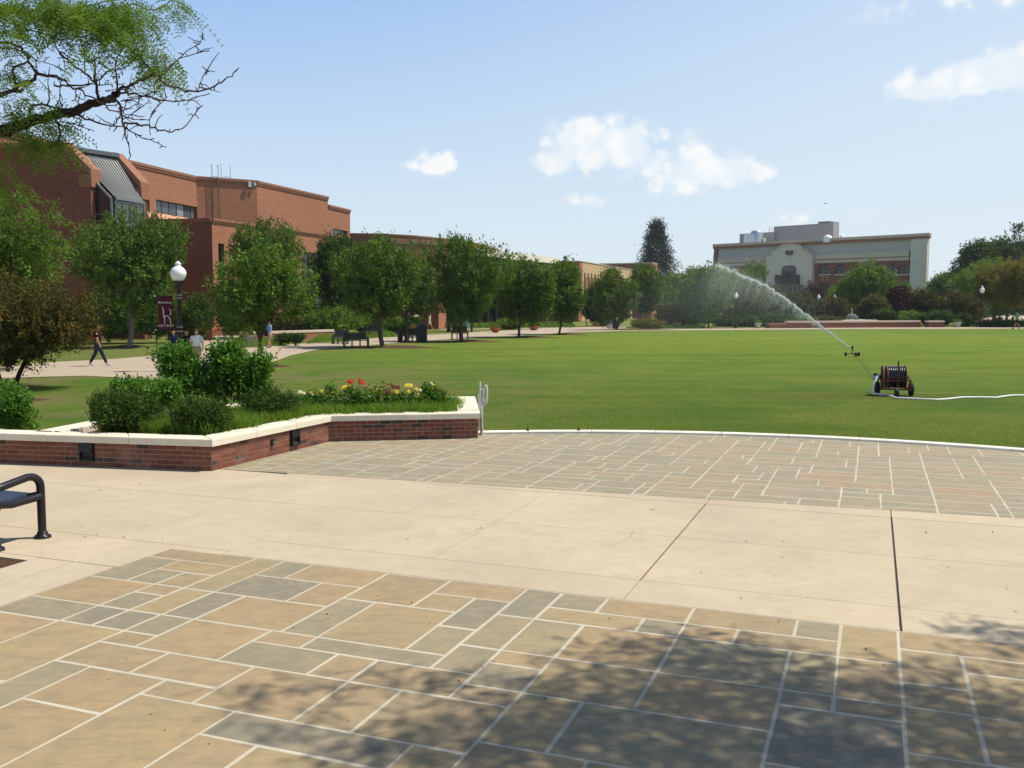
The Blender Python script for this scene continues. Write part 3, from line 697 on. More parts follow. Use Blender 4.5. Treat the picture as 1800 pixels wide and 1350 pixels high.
for (px, py, rx, ry, lb) in [(672, 609, 3.4, 1.6, 'bark mulch round the second tree of the field row'), (811, 599, 2.9, 1.5, 'bark mulch round the third tree of the field row'), (912, 592, 3.2, 1.8, 'bark mulch round the fourth tree of the field row'),
                         (983, 587, 2.8, 1.7, 'bark mulch round the fifth tree of the field row'), (460, 641, 1.5, 1.1, 'bark mulch round the light green tree by the planter shrubs'), (228, 608, 1.9, 1.3, 'bark mulch round the big tree before the brick building'),
                         (1100, 579, 6, 2.5, 'bark mulch bed at the far end of the field row'), (1175, 574, 9, 3.0, 'bark mulch under the clipped round bush'), (520, 596, 4.5, 1.6, 'bark mulch before the pale capped wall')]:
    q = G(px, py, 0); mound('mulch_bed', (q.x + (rx * 0.25 if rx > 2 else 0), q.y - .3), rx, ry, 0.14, 'mulch', lb)
g0 = G(52, 700); mound('bare_patch', (g0.x, g0.y), 0.55, 0.9, 0.045, 'mulch', 'small bare earth patch in the turf behind the seat wall')

# ---- distant wooded rise closing the horizon
def ridge(name, pts, label, mat='hill_wood', d=60):
    mb = MB(); vs = []
    for x, y, z in pts: vs += [(x, y, -1), (x, y + d * .3, z * .8), (x, y + d * .6, z), (x, y + d * 2, -1)]
    fs = [(4 * i + s_, 4 * i + 4 + s_, 4 * i + 5 + s_, 4 * i + 1 + s_) for i in range(len(pts) - 1) for s_ in range(3)]
    mb.add(vs, fs, mat, True); o = mb.build(name); tag(o, label=label, kind='structure')
rp = [(x, 900 + 60 * math.sin(x * .004), max(8, 22 + 9 * math.sin(x * .006 + 1) + 5 * math.sin(x * .019))) for x in range(-2600, 2601, 65)]
ridge('hills', rp, 'low wooded hills along the horizon')

# ------------------------------------------------------------ brick planter with seat-wall caps
pw = thing('planter_wall', 'low brick planter wall with cream stone caps holding shrubs and dahlias', 'wall')
WH = 0.355; CAPT = 0.10; WT = 0.30
front = [(9.75, -15.2), (10.805, -8.72), (14.0, -8.77), (15.31, -6.53)]       # outer face, paving side, in a,b
F_ = [AB(*q) for q in front]
rear = [AB(*q) for q in [(18.15, -7.85), (17.3, -10.0), (15.5, -11.45), (13.65, -11.95), (12.1, -12.05), (10.55, -11.75)]]
brick_count = 0; spare = MB()
def brick_run(p0, p1, cut0=0.0, holes=(), limit=True, flip=False):
    """running bond on the face p0->p1 (outside to the right of the direction), pieces 215 x 67 with 10 mm joints"""
    global brick_count
    d = (p1 - p0); L = d.length; d.normalize(); nrm = Vector((d.y, -d.x, 0))
    rzv = math.atan2(d.y, d.x)
    for row in range(5):
        s_ = -0.1075 if row % 2 else 0.0
        while s_ < L:
            e0, e1 = max(s_ + .0065, 0.004), min(s_ + 0.2085, L - 0.004); s_ += 0.215
            if e1 - e0 < 0.03: continue
            z0 = 0.006 + row * 0.0705
            segs = [(e0, e1)]
            for h0, h1, hz0, hz1 in holes:
                if z0 + 0.058 > hz0 and z0 < hz1:
                    ns_ = []
                    for x0, x1 in segs:
                        if x0 < h0: ns_.append((x0, min(x1, h0)))
                        if x1 > h1: ns_.append((max(x0, h1), x1))
                    segs = ns_
            for x0, x1 in segs:
                if x1 - x0 < 0.02: continue
                pr = random.uniform(0.001, 0.004)
                c = p0 + d * ((x0 + x1) / 2) + nrm * (pr / 2 - 0.03); size = (x1 - x0, 0.06 + pr, 0.0590)
                vis = c.y > 1 and abs(c.x) / c.y < 0.57
                if vis and brick_count < 296:
                    b_ = MB(); b_.box((0, 0, 0), size, 'brick_unit'); o = b_.build('brick', pw); o.location = (c.x, c.y, z0 + 0.03); o.rotation_euler = (0, 0, rzv); brick_count += 1
                else: spare.box(Vector((c.x, c.y, z0 + 0.03)), size, 'brick_unit', rzv)
light_s = (G(193, 810) - F_[0]).dot((F_[1] - F_[0]).normalized())
q2 = (G(488, 790) - F_[1]).dot((F_[2] - F_[1]).normalized()); q3 = (G(456, 800) - F_[1]).dot((F_[2] - F_[1]).normalized())
LW = 0.115
brick_run(F_[0], F_[1], holes=[(light_s - LW, light_s + LW, 0.08, 0.345)])
brick_run(F_[1], F_[2], holes=[(q2 - LW, q2 + LW, 0.08, 0.345)])
brick_run(F_[2], F_[3])
brick_run(F_[3], rear[0])
brick_run(rear[0], rear[1]); brick_run(rear[1], rear[2]); brick_run(rear[2], rear[3]); brick_run(rear[3], rear[4]); brick_run(rear[4], rear[5])
spare.build('hidden_bricks', pw, kind='stuff')
def strip_wall(pts, t_, z0, z1, mat, over=0.0, closed=False):
    """wall prism along a polyline; thickness to the left of the direction, overhang both ways"""
    n = len(pts); L_, R_ = [], []
    for i, p_ in enumerate(pts):
        d0 = (pts[i] - pts[i - 1]).normalized() if i > 0 else (pts[1] - pts[0]).normalized(); d1 = (pts[i + 1] - pts[i]).normalized() if i < n - 1 else d0
        m_ = (d0 + d1).normalized(); nl = Vector((-m_.y, m_.x, 0)); k = 1 / max(0.5, m_.dot(d0))
        L_.append(p_ + nl * (t_ + over) * k); R_.append(p_ - nl * over * k)
    return L_, R_
core = MB(); ring = F_ + rear
L_, R_ = strip_wall(ring, WT, 0, WH, 'wall_mortar', -0.002)
for i in range(len(ring) - 1):
    core.prism([R_[i], R_[i + 1], L_[i + 1], L_[i]], -0.08, WH - 0.002, 'wall_mortar')
core.build('mortar_core', pw)
def caps(pts, t_, over, seglen=1.22):
    L_, R_ = strip_wall(pts, t_, 0, 0, '', over)
    for i in range(len(pts) - 1):
        n = max(1, round((pts[i + 1] - pts[i]).length / seglen))
        for k in range(n):
            u0, u1 = k / n, (k + 1) / n; g = 0.0025 / (pts[i + 1] - pts[i]).length
            u0 += g if k or True else 0; u1 -= g
            quad = [R_[i].lerp(R_[i + 1], u0), R_[i].lerp(R_[i + 1], u1), L_[i].lerp(L_[i + 1], u1), L_[i].lerp(L_[i + 1], u0)]
            MB().slab([(q.x, q.y) for q in quad], WH, WH + CAPT, 'cast_stone', 0.012).build('cap_stone', pw)
caps(ring, WT + .02, 0.045)
# recessed step lights: black hooded boxes
def step_light(p0, p1, s_, small=False):
    d = (p1 - p0).normalized(); nrm = Vector((d.y, -d.x, 0)); rz = math.atan2(d.y, d.x); c = p0 + d * s_ + nrm * 0.012
    mb = MB()
    mt = Matrix.Translation((c.x, c.y, 0)) @ Matrix.Rotation(rz, 4, 'Z')
    def bx(x, y, z, sx, sy, sz, m_): mb.box(0, (sx, sy, sz), m_, M4=mt @ Matrix.Translation((x, y, z)))
    if small:
        bx(0, -0.01, 0.22, 0.07, 0.03, 0.09, 'black_plastic'); bx(-.018, -.027, .215, .018, .01, .05, 'zinc_light'); bx(.018, -.027, .215, .018, .01, .05, 'zinc_light'); mb.build('outlet_cover', pw); return
    for x in (-.104, .104): bx(x, -.012, .2125, .018, .05, .26, 'black_metal')
    for z in (.0885, .3365): bx(0, -.012, z, .19, .05, .018, 'black_metal')
    f = mb.build('step_light', pw)
    m2 = MB(); vs = [mt @ Vector(v) for v in [(-.095, -.03, .328), (.095, -.03, .328), (.095, .003, .328), (-.095, .003, .328), (-.095, -.045, .225), (.095, -.045, .225), (.095, .003, .215), (-.095, .003, .215)]]
    m2.add(vs, [(0, 1, 5, 4), (4, 5, 6, 7), (0, 4, 7, 3), (1, 2, 6, 5)], 'black_metal'); m2.build('light_hood', f)
    m3 = MB(); vs = [mt @ Vector(v) for v in [(-.095, .004, .098), (.095, .004, .098), (.095, .004, .33), (-.095, .004, .33), (-.095, -.03, .098), (.095, -.03, .098), (.095, .002, .16), (-.095, .002, .16)]]
    m3.add(vs, [(0, 1, 2, 3), (4, 5, 6, 7)], 'black_plastic'); m3.build('lamp_tray', f)
step_light(F_[0], F_[1], light_s); step_light(F_[1], F_[2], q2); step_light(F_[1], F_[2], q3, True)
soil = [F_[1]] + F_[2:] + rear[:5] + [rear[5]]
soilp = [AB(10.9, -11.6), AB(11.15, -8.95), AB(14.1, -9.0), AB(15.4, -6.9), AB(17.9, -8.0), AB(17.1, -9.9), AB(15.4, -11.2), AB(13.6, -11.7), AB(12.1, -11.8)]
tag(MB().prism([(q.x, q.y) for q in soilp], -0.05, 0.36, 'mulch').build('planting_bed'), label='dark mulched soil inside the brick planter', kind='structure')

# ------------------------------------------------------------ buildings
class Facade:
    def __init__(s, p0, p1, parent):
        s.p0 = Vector((p0[0], p0[1], 0)); d = Vector((p1[0] - p0[0], p1[1] - p0[1], 0)); s.L = d.length; s.u = d.normalized()
        s.n = Vector((s.u.y, -s.u.x, 0)); s.parent = parent; s.rz = math.atan2(s.u.y, s.u.x)
    def pix(s, px, py):
        d = ray(px, py); e = Vector((0, 0, EYE)); t_ = (s.p0 - e).dot(s.n) / d.dot(s.n); q = e + d * t_
        return (q - s.p0).dot(s.u), q.z
    def at(s, a, z, out=0.0): return s.p0 + s.u * a + s.n * out + Vector((0, 0, z))
    def box(s, mb, s0, s1, z0, z1, o0, o1, mat):
        c = s.at((s0 + s1) / 2, (z0 + z1) / 2, (o0 + o1) / 2); return mb.box(c, (s1 - s0, o1 - o0, z1 - z0), mat, s.rz)
    def wall(s, s0, s1, z0, z1, mat, holes=(), t_=0.5, name='wall', parent=None):
        ss = sorted({s0, s1, *[h[0] for h in holes if s0 < h[0] < s1], *[h[1] for h in holes if s0 < h[1] < s1]})
        zs = sorted({z0, z1, *[h[2] for h in holes if z0 < h[2] < z1], *[h[3] for h in holes if z0 < h[3] < z1]})
        mb = MB()
        for i in range(len(ss) - 1):
            run = None
            for k in range(len(zs) - 1):
                cs, cz = (ss[i] + ss[i + 1]) / 2, (zs[k] + zs[k + 1]) / 2
                solid = not any(h[0] < cs < h[1] and h[2] < cz < h[3] for h in holes)
                if solid: run = [zs[k], zs[k + 1]] if run is None else [run[0], zs[k + 1]]
                if (not solid or k == len(zs) - 2) and run: s.box(mb, ss[i], ss[i + 1], run[0], run[1], -t_, 0, mat); run = None
        return mb.build(name, parent or s.parent)
    def window(s, s0, s1, z0, z1, n, gmat='glass_grey', rec=0.3, bar=0.07, nz=1, fmat='window_frame'):
        f = MB(); o0, o1 = -rec - .06, -rec + .02
        s.box(f, s0, s1, z0, z0 + bar, o0, o1, fmat); s.box(f, s0, s1, z1 - bar, z1, o0, o1, fmat)
        for k in range(n + 1):
            x = s0 + (s1 - s0 - bar) * k / n; s.box(f, x, x + bar, z0 + bar, z1 - bar, o0, o1, fmat)
        for k in range(1, nz): z = z0 + (z1 - z0) * k / nz; s.box(f, s0 + bar, s1 - bar, z - bar / 2, z + bar / 2, o0 + .005, o1 - .005, fmat)
        fo = f.build('window_frame', s.parent)
        for k in range(n):
            x0 = s0 + (s1 - s0 - bar) * k / n + bar; x1 = s0 + (s1 - s0 - bar) * (k + 1) / n
            g = gmat if isinstance(gmat, str) else random.choice(gmat)
            p_ = MB(); s.box(p_, x0, x1, z0 + bar, z1 - bar, -rec - .045, -rec - .02, g); p_.build('pane', fo)
        return fo
    def cope(s, s0, s1, z, mat='coping_brick', h=0.45, out=0.18, t_=0.9):
        mb = MB(); s.box(mb, s0, s1, z, z + h * .45, -t_, out * .6, mat); s.box(mb, s0, s1, z + h * .45, z + h, -t_ - .1, out, mat); return mb.build('coping', s.parent)

# --- big brick building (left)
B1 = thing('brick_building', 'large orange brick building with a sloped grey metal roof bay', 'building', (0, 0, 0))
P1 = W(355, 314, 98.7); P0 = Vector((-41.9, 62.0, 0))
fa = Facade((P0.x, P0.y), (-32.75, 98.7), B1); H1 = 15.55
w1 = (*[fa.pix(274, 352)[0], fa.pix(352, 358)[0]], fa.pix(310, 380)[1], fa.pix(310, 357)[1])
w0 = (fa.pix(250, 350)[0], fa.pix(263, 350)[0], fa.pix(257, 371)[1], fa.pix(257, 347)[1])
w2 = (fa.pix(24, 330)[0], fa.pix(38, 330)[0], fa.pix(30, 322)[1], fa.pix(30, 307)[1])
fa.wall(-12, fa.L, 0, H1, 'brick_orange', [w1, w0, w2]); fa.cope(-12, fa.L, H1)
fa.window(*w1, 6, ['glass_pale', 'glass_grey', 'glass_grey', 'glass_blind']); fa.window(*w0, 1, 'glass_dark'); fa.window(*w2, 1, 'glass_dark')
for a_, b_ in ((w1[0] - .1, w1[1] + .1), (w0[0] - .1, w0[1] + .1)):
    mb = MB(); zt = w1[2]; vs = []
    for s_ in (a_, b_): vs += [fa.at(s_, zt, 0.0), fa.at(s_, zt - .55, 0.42), fa.at(s_, zt - .85, 0.42), fa.at(s_, zt - .85, 0.0)]
    mb.add(vs, [(0, 4, 5, 1), (1, 5, 6, 2), (2, 6, 7, 3), (0, 1, 2, 3), (4, 7, 6, 5)], 'coping_salmon'); mb.build('sloped_sill', B1)
fb = Facade((-32.75, 98.7), (-27.35, 102.0), B1); fb.wall(0, fb.L, 0, H1 + .02, 'brick_orange'); fb.cope(0, fb.L, H1 + .02)
fc = Facade((-27.35, 102.0), (-22.55, 116.4), B1); fc.wall(0, fc.L, 0, H1, 'brick_orange'); fc.cope(0, fc.L, H1)
q = W(615, 370, 122.5); fd = Facade((-22.55, 116.4), (q.x, 122.5), B1); zt = fc.pix(580, 362)[1]
H1b = 14.6; wq = (fd.pix(585, 410)[0], fd.pix(611, 410)[0], fd.pix(598, 419)[1], fd.pix(598, 404)[1])
fd.wall(0, fd.L, 0, H1b, 'brick_orange', [wq]); fd.cope(0, fd.L, H1b); fd.window(*wq, 4, ['glass_grey', 'glass_pale'])
mb = MB(); mb.prism([(-45, 50), (-42.4, 62), (-33.3, 98.9), (-27.9, 102.6), (-23.1, 116.6), (fd.p0.x + fd.u.x * fd.L - .6, fd.p0.y + fd.u.y * fd.L + .3), (-34, 165), (-95, 170), (-95, 50)], 0, 14.3, 'brick_brown'); mb.build('rear_block', B1)
# ladder and its rails over the parapet
lad = MB(); s0_ = fb.pix(372, 330)[0]; s1_ = fb.pix(383, 330)[0]
for s_ in (s0_, s1_): lad.tube([fb.at(s_, 11.4, .25), fb.at(s_, H1 + 1.7, .25), fb.at(s_, H1 + 1.7, -.2)], .035, 'window_frame', 6)
for k in range(15): lad.tube([fb.at(s0_, 11.6 + k * .32, .25), fb.at(s1_, 11.6 + k * .32, .25)], .022, 'window_frame', 5)
lad.build('ladder', B1)
ra = MB(); zz = H1 + .5
for s_ in (s0_ + 1.1, s1_ + 1.4): ra.tube([fb.at(s_, zz, -.3), fb.at(s_, zz + 1.5, -.3), fb.at(s_, zz + 1.5, -.6)], .03, 'zinc_light', 5)
ra.tube([fb.at(s0_ + 1.1, zz + .15, -.3), fb.at(s1_ + 1.4, zz + .15, -.3)], .025, 'zinc_light', 5); ra.build('roof_rail', B1)
fl = MB(); s_ = fb.pix(435, 325)[0]
fb.box(fl, s_, s_ + .35, H1 - .3, H1 + .28, .19, .32, 'galvanised'); fb.box(fl, s_ + .6, s_ + .85, H1 - .15, H1 + .2, .19, .3, 'galvanised'); fl.build('wall_flood_light', B1)
# sloped metal roof bay between two brick fins
def bay(y): return None
F1 = Facade((fa.p0 + fa.u * (fa.pix(0, 0)[0] * 0)).to_2d(), (fa.p0 + fa.u).to_2d(), B1)
def finpt(o_, yy):          # point on the line leaving the facade at depth yy, o_ metres out
    t_ = (yy - fa.p0.y) / fa.u.y; b_ = fa.p0 + fa.u * t_; return b_ + fa.n * o_
def fin(px_top, py_top, px_e, py_e, dep, thick, name):
    """brick fin standing out from the facade with a sloped shoulder"""
    t_ = (dep - fa.p0.y) / fa.u.y
    base = fa.p0 + fa.u * t_
    ff = Facade((base.x, base.y), (base.x + fa.n.x, base.y + fa.n.y), B1)
    a1, z1 = ff.pix(px_top, py_top); a2, z2 = ff.pix(px_e, py_e)
    prof = [(-0.2, 0), (a2, 0), (a2, z2 - .7), (a2, z2 - .35), (a1, z1 - .35), (-0.2, z1 - .35)]
    f_, b_ = [ff.at(x, z, 0) for x, z in prof], [ff.at(x, z, -thick) for x, z in prof]; n = len(prof)
    mb = MB(); mb.add(f_ + b_, [tuple(reversed(range(n))), tuple(range(n, 2 * n))] + [(i, n + i, n + (i + 1) % n, (i + 1) % n)[::-1] for i in range(n)], 'brick_red'); mb.build('wall', B1)  # darker brick copy paints in the shade on the fin
    cp = [(-0.2, z1 - .35), (a1, z1 - .35), (a2, z2 - .35), (a2 + .14, z2 - .35), (a2 + .14, z2 + .02), (a1 + .1, z1), (-0.2, z1)]
    f_, b_ = [ff.at(x, z, .12) for x, z in cp], [ff.at(x, z, -thick - .12) for x, z in cp]; n = len(cp)
    mb = MB(); mb.add(f_ + b_, [tuple(range(n)), tuple(reversed(range(n, 2 * n)))] + [(i, n + i, n + (i + 1) % n, (i + 1) % n) for i in range(n)], 'coping_brick'); mb.build('coping', B1)
    mb = MB(); ff.box(mb, a2 - .9, a2 + .14, z2 - 1.25, z2 - .36, -thick - .06, .06, 'coping_brick'); mb.build('kneeler', B1)
    return ff, a1, z1, a2, z2
f1, a11, z11, a12, z12 = fin(108, 248, 158, 297, 70.0, .9, 'near')
f2, a21, z21, a22, z22 = fin(201, 268, 246, 320, 74.1, .8, 'far')
# roof plane: from (ridge) to (eave); standing seam panels
r0 = f1.at(a11 + .2, z11 - .55, -.9); r1 = f2.at(a21 + .2, z11 - .55, 0); 
ea = 1.0; zq = f1.pix(188, 345); e_a, e_z = zq
r2 = f1.at(e_a, e_z, -.9); r3 = f2.at(e_a, e_z, 0)
e0 = r2 - f1.n * 0; npan = 14
for k in range(npan):
    u0, u1 = k / npan, (k + 1) / npan
    qa, qb, qc, qd = r0.lerp(r1, u0), r0.lerp(r1, u1), r2.lerp(r3, u1), r2.lerp(r3, u0)
    nr = (qb - qa).cross(qd - qa).normalized(); nr = nr if nr.z > 0 else -nr
    mb = MB(); th = .05
    mb.add([qa, qb, qc, qd] + [v - nr * th for v in (qa, qb, qc, qd)], [(0, 3, 2, 1), (4, 5, 6, 7), (2, 3, 7, 6), (0, 1, 5, 4), (1, 2, 6, 5), (3, 0, 4, 7)], 'zinc')
    mb.beam(qa + nr * .03, qd + nr * .03, .05, .09, 'zinc_light', up=nr); mb.build('roof_panel', B1)
MB().beam(r0 + Vector((0, 0, .12)), r1 + Vector((0, 0, .12)), .7, .3, 'zinc').build('ridge_flashing', B1); MB().beam(r2, r3, .16, .22, 'zinc_light').build('gutter', B1)
# glazed front under the eave + side triangle
fg = Facade((r2.x, r2.y), (r3.x, r3.y), B1)
fg.n = fg.n if fg.n.x > 0 else -fg.n
fgr = MB(); ztop = e_z - .15; zb = 5.2; nG = 4
for k in range(nG + 1): fg.box(fgr, fg.L * k / nG - .05, fg.L * k / nG + .05, zb, ztop, -.12, .0, 'zinc')
fg.box(fgr, 0, fg.L, ztop - .14, ztop, -.13, .01, 'zinc'); fg.box(fgr, 0, fg.L, 7.8, 7.95, -.115, -.01, 'zinc'); fgo = fgr.build('window_frame', B1)
for k in range(nG):
    pm = MB(); fg.box(pm, fg.L * k / nG + .05, fg.L * (k + 1) / nG - .05, 7.95, ztop - .14, -.08, -.05, 'glass_grey'); pm.build('pane', fgo)
    pm = MB(); fg.box(pm, fg.L * k / nG + .05, fg.L * (k + 1) / nG - .05, zb, 7.8, -.08, -.05, 'glass_dark'); pm.build('pane', fgo)
sm = MB(); x0 = a12 - .05; tri = [f1.at(x0, zb, -.45), f1.at(e_a, zb, -.45), f1.at(e_a, e_z - .1, -.45), f1.at(x0, e_z + (e_a - x0) * (z11 - .55 - e_z) / (e_a - a11) - .1, -.45)]
sm.add(tri, [(0, 1, 2, 3)], 'glass_dark'); sgo = sm.build('side_glazing', B1)
sf = MB(); sf.beam(tri[1], tri[2], .12, .12, 'zinc_light'); sf.beam(tri[2], tri[3], .12, .14, 'zinc_light'); sf.beam(f1.at(x0, e_z - 1.2, -.44), f1.at(e_a, e_z - 1.2, -.44), .06, .08, 'zinc'); sf.build('glazing_bar', sgo)
# lower block in front
Cq = W(372, 385, 85); Eq = W(615, 417.5, 107); Aq = W(255, 388, 86.5); H2 = Cq.z - .3
fe = Facade((Aq.x, Aq.y), (Cq.x, Cq.y), B1); fe.wall(0, fe.L, 0, H2 + .01, 'brick_red'); fe.cope(0, fe.L, H2 + .01, 'coping_brick', .38)  # front of the orange block: its shade is put into a darker brick
ff_ = Facade((Cq.x, Cq.y), (Eq.x, Eq.y), B1)
lv = (ff_.pix(384, 450)[0], ff_.pix(394.5, 450)[0], ff_.pix(389, 530)[1], ff_.pix(388, 428)[1])
gl = (ff_.pix(530, 480)[0], ff_.L - .5, 0.2, ff_.pix(560, 446)[1])
ff_.wall(0, ff_.L, 0, H2, 'brick_orange', [lv, gl]); ff_.cope(0, ff_.L, H2, 'coping_brick', .38)
mb = MB(); mb.prism([(Aq.x + .5, Aq.y + .6), (Cq.x - .3, Cq.y + .6), (Eq.x - .6, Eq.y), (Eq.x - 14, Eq.y + 5), (Aq.x - 9, Aq.y + 10)], H2 - .6, H2 - .2, 'zinc'); mb.build('flat_roof', B1)
lo = MB()
for k in range(22): z = lv[2] + (lv[3] - lv[2]) * (k + .5) / 22; lo.beam(ff_.at(lv[0], z, -.2), ff_.at(lv[1], z, -.2), .12, .03, 'window_frame')
ff_.box(lo, lv[0], lv[1], lv[2], lv[3], -.42, -.4, 'black_plastic'); lo.build('louvre', B1)
ff_.window(gl[0], gl[1], gl[2], gl[3], 9, ['glass_dark', 'glass_dark', 'glass_grey'], .5, .12, 3)
# entrance piers
for (x0, x1, y0, y1, dep, mt_) in [(693, 703, 530, 572, 100, 'brick_orange')]:
    q0, q1 = W(x0, y1, dep), W(x1, y1, dep); mb = MB(); mb.box(Vector(((q0.x + q1.x) / 2, dep, W(0, y0, dep).z / 2)), (q1.x - q0.x, .6, W(0, y0, dep).z), mt_); mb.build('pier', B1)

# --- curved brown brick building
B2 = thing('curved_brick_building', 'low brown brick building with a long curved parapet behind the trees', 'building', (0, 0, 0))
pp = [W(612, 411.5, 124), W(680, 412.5, 125), W(730, 415, 128), W(790, 421.5, 134), W(850, 432, 145), W(880, 441, 160)]
zc = 11.9
segs = [(Vector((p_.x, p_.y, 0))) for p_ in pp]
for i in range(len(segs) - 1):
    f_ = Facade((segs[i].x, segs[i].y), (segs[i + 1].x, segs[i + 1].y), B2); f_.wall(0, f_.L, 0, zc, 'brick_brown'); f_.cope(0, f_.L, zc, 'coping_brick', .3, .1)
lowp = [W(640, 440, 116), W(715, 432, 112), W(775, 432, 114), W(800, 445, 130)]; zl = W(715, 430, 112).z
for i in range(3):
    f_ = Facade((lowp[i].x, lowp[i].y), (lowp[i + 1].x, lowp[i + 1].y), B2); f_.wall(0, f_.L, 4.2, zl, 'brick_brown'); f_.cope(0, f_.L, zl, 'zinc', .15, .1)
    f_.wall(0, f_.L, 0, 4.1, 'glass_dark', t_=.2, name='dark_entrance_glazing')
q0, q1 = W(735, 578, 108), W(771, 578, 108); f_ = Facade((q0.x, q0.y), (q1.x, q1.y), B2); f_.wall(0, f_.L, 0, W(0, 532, 108).z, 'brick_red')
q2_ = W(776, 578, 110.5); f_ = Facade((q1.x, q1.y), (q1.x + .6, q1.y + 4), B2); f_.wall(0, f_.L, 0, W(0, 532, 108).z, 'brick_orange')  # brighter brick colour stands in for the sunlit edge of the red wall

# --- glazed pavilion with cream roof
B3 = thing('glass_pavilion', 'glazed pavilion with a thin cream overhanging flat roof', 'building', (0, 0, 0))
q0, q1 = W(855, 438.5, 137), W(984, 451, 160); zr = q0.z
fp = Facade((q0.x, q0.y), (q1.x, q1.y), B3)
mb = MB(); fp.box(mb, -4, fp.L, zr - 1.0, zr, -22, 0, 'fascia'); mb.build('roof', B3)
mb = MB(); fp.box(mb, -4, fp.L - .4, zr - 1.35, zr - 1.003, -21, -.9, 'black_plastic'); mb.build('soffit', B3)
Lw = fp.L - 5.5
n = 9
fr = MB()
for k in range(n + 1): s_ = -3 + (Lw + 3) * k / n; fp.box(fr, s_ - .22, s_ + .22, 0, zr - 1.36, -2.6, -2.2, 'window_frame')
for z in (4.2, 4.6, zr - 4.6): fp.box(fr, -3, Lw, z, z + .25, -2.55, -2.25, 'window_frame')
fro = fr.build('window_frame', B3)
for k in range(n):
    a_, b_ = -3 + (Lw + 3) * k / n + .22, -3 + (Lw + 3) * (k + 1) / n - .22
    for z0, z1, g in ((0, 4.2, 'glass_dark'), (zr - 4.35, zr - 1.37, ['glass_pale', 'glass_grey', 'glass_pale'][k % 3])):
        pm = MB(); fp.box(pm, a_, b_, z0, z1, -2.45, -2.4, g); pm.build('pane', fro)
mb = MB(); fp.box(mb, Lw + .25, Lw + .8, 0, zr - 1.36, -16, -2.2, 'window_frame'); mb.build('end_wall', B3)
mb = MB(); fp.box(mb, -3, Lw, 4.85, zr - 4.6, -3, -2.3, 'black_plastic'); mb.build('spandrel', B3)
for k in range(9):
    s_ = fp.pix(838 + k * 16, 570)[0]; mb = MB(); mb.tube([fp.at(s_, 0, .2), fp.at(s_, 5.2, .2)], .22, 'black_plastic', 10); mb.build('column', B3)
mb = MB(); fp.box(mb, -8, fp.L - 4, 4.9, 5.6, -2.3, .4, 'black_plastic'); mb.build('canopy', B3)
q = W(820, 560, 112); mb = MB(); mb.tube([(q.x, q.y, 0), (q.x, q.y, 4.6)], .32, 'green_post', 14)
tag(mb.build('green_column'), 'pale green round column under the pavilion canopy', 'column')

# --- brick hall with slit windows
B4 = thing('brick_hall', 'red brick hall whose long side has a buff stone band of narrow slits', 'building', (0, 0, 0))
c0, c1, c2 = W(940, 459, 176), W(1018, 459, 173), W(1024, 459.5, 174.5); zh = 10.9
c3 = Vector(W(1112, 474.5, 212))
for p_, q_, mt_ in ((c0, c1, 'brick_brown'), (c1, c2, 'brick_orange')):  # shade on the front and sun on the return painted as brick colours
    f_ = Facade((p_.x, p_.y), (q_.x, q_.y), B4); f_.wall(0, f_.L, 0, zh, mt_); f_.cope(0, f_.L, zh, 'coping_pale', .2, .12)
f_ = Facade((c2.x, c2.y), (c3.x, c3.y), B4); L = f_.L; hs = []
s_ = 1.0
while s_ < L - 1.5: hs.append((s_, s_ + 1.0, 2.0, zh - 1.9)); s_ += 2.35
f_.wall(0, L, 0, zh, 'limestone_gold', hs, .7); f_.cope(0, L, zh, 'coping_pale', .2, .12)
for h in hs: f_.window(*h, 1, 'glass_dark', .5, .09, 3)
for i, h in enumerate(hs):
    mb = MB(); f_.box(mb, h[1] + .12, h[1] + 1.2, .5, zh - 2.6 - (i % 2) * .0, .002, .09, 'brick_orange'); mb.build('brick_panel', B4)
mb = MB(); mb.prism([(c0.x, c0.y + .6), (c1.x, c1.y + .6), (c3.x - 1, c3.y), (c3.x - 14, c3.y + 8)], zh - .6, zh - .3, 'zinc'); mb.build('flat_roof', B4)
B5 = thing('brick_tower_block', 'taller red brick block at the end of the brick hall', 'building', (0, 0, 0))
t0_, t1_, t2_ = W(1050, 467, 232), W(1147, 463, 226), W(1156, 465, 232); zt5 = t1_.z
for p_, q_, mt_ in ((t0_, t1_, 'brick_brown'), (t1_, t2_, 'brick_orange')):  # shaded front and sunlit side put into two brick colours
    f_ = Facade((p_.x, p_.y), (q_.x, q_.y), B5); f_.wall(0, f_.L, 0, zt5, mt_); f_.cope(0, f_.L, zt5, 'coping_pale', .25, .1)
for px in (1155.5, 1164.5):
    q = W(px, 560, 180); tag(MB().tube([(q.x, q.y, 0), (q.x, q.y, W(0, 523, 180).z)], .14, 'kerb_white', 8).build('white_post'), 'slim white post beside the brick tower block' if px < 1160 else 'slim white post between the brick tower block and the hazy trees', 'post')

# --- far arched brick building
B6 = thing('arched_brick_building', 'wide grey building over a brick base with a curved tan gable entrance', 'building', (0, 0, 0))
q0, q1 = W(1254, 429, 258), W(1632, 410.5, 219.6); z6 = (q0.z + q1.z) / 2
f6 = Facade((q0.x, q0.y), (q1.x, q1.y), B6); L = f6.L; u6 = lambda px, py=500: f6.pix(px, py)[0]; v6 = lambda px, py: f6.pix(px, py)[1]
sR = u6(1597); zc0, zc1 = v6(1520, 460), v6(1520, 446)
def wbox(s0, s1, z0, z1, o0, o1, mat, name, parent=None): mb = MB(); f6.box(mb, s0, s1, z0, z1, o0, o1, mat); return mb.build(name, parent or B6)
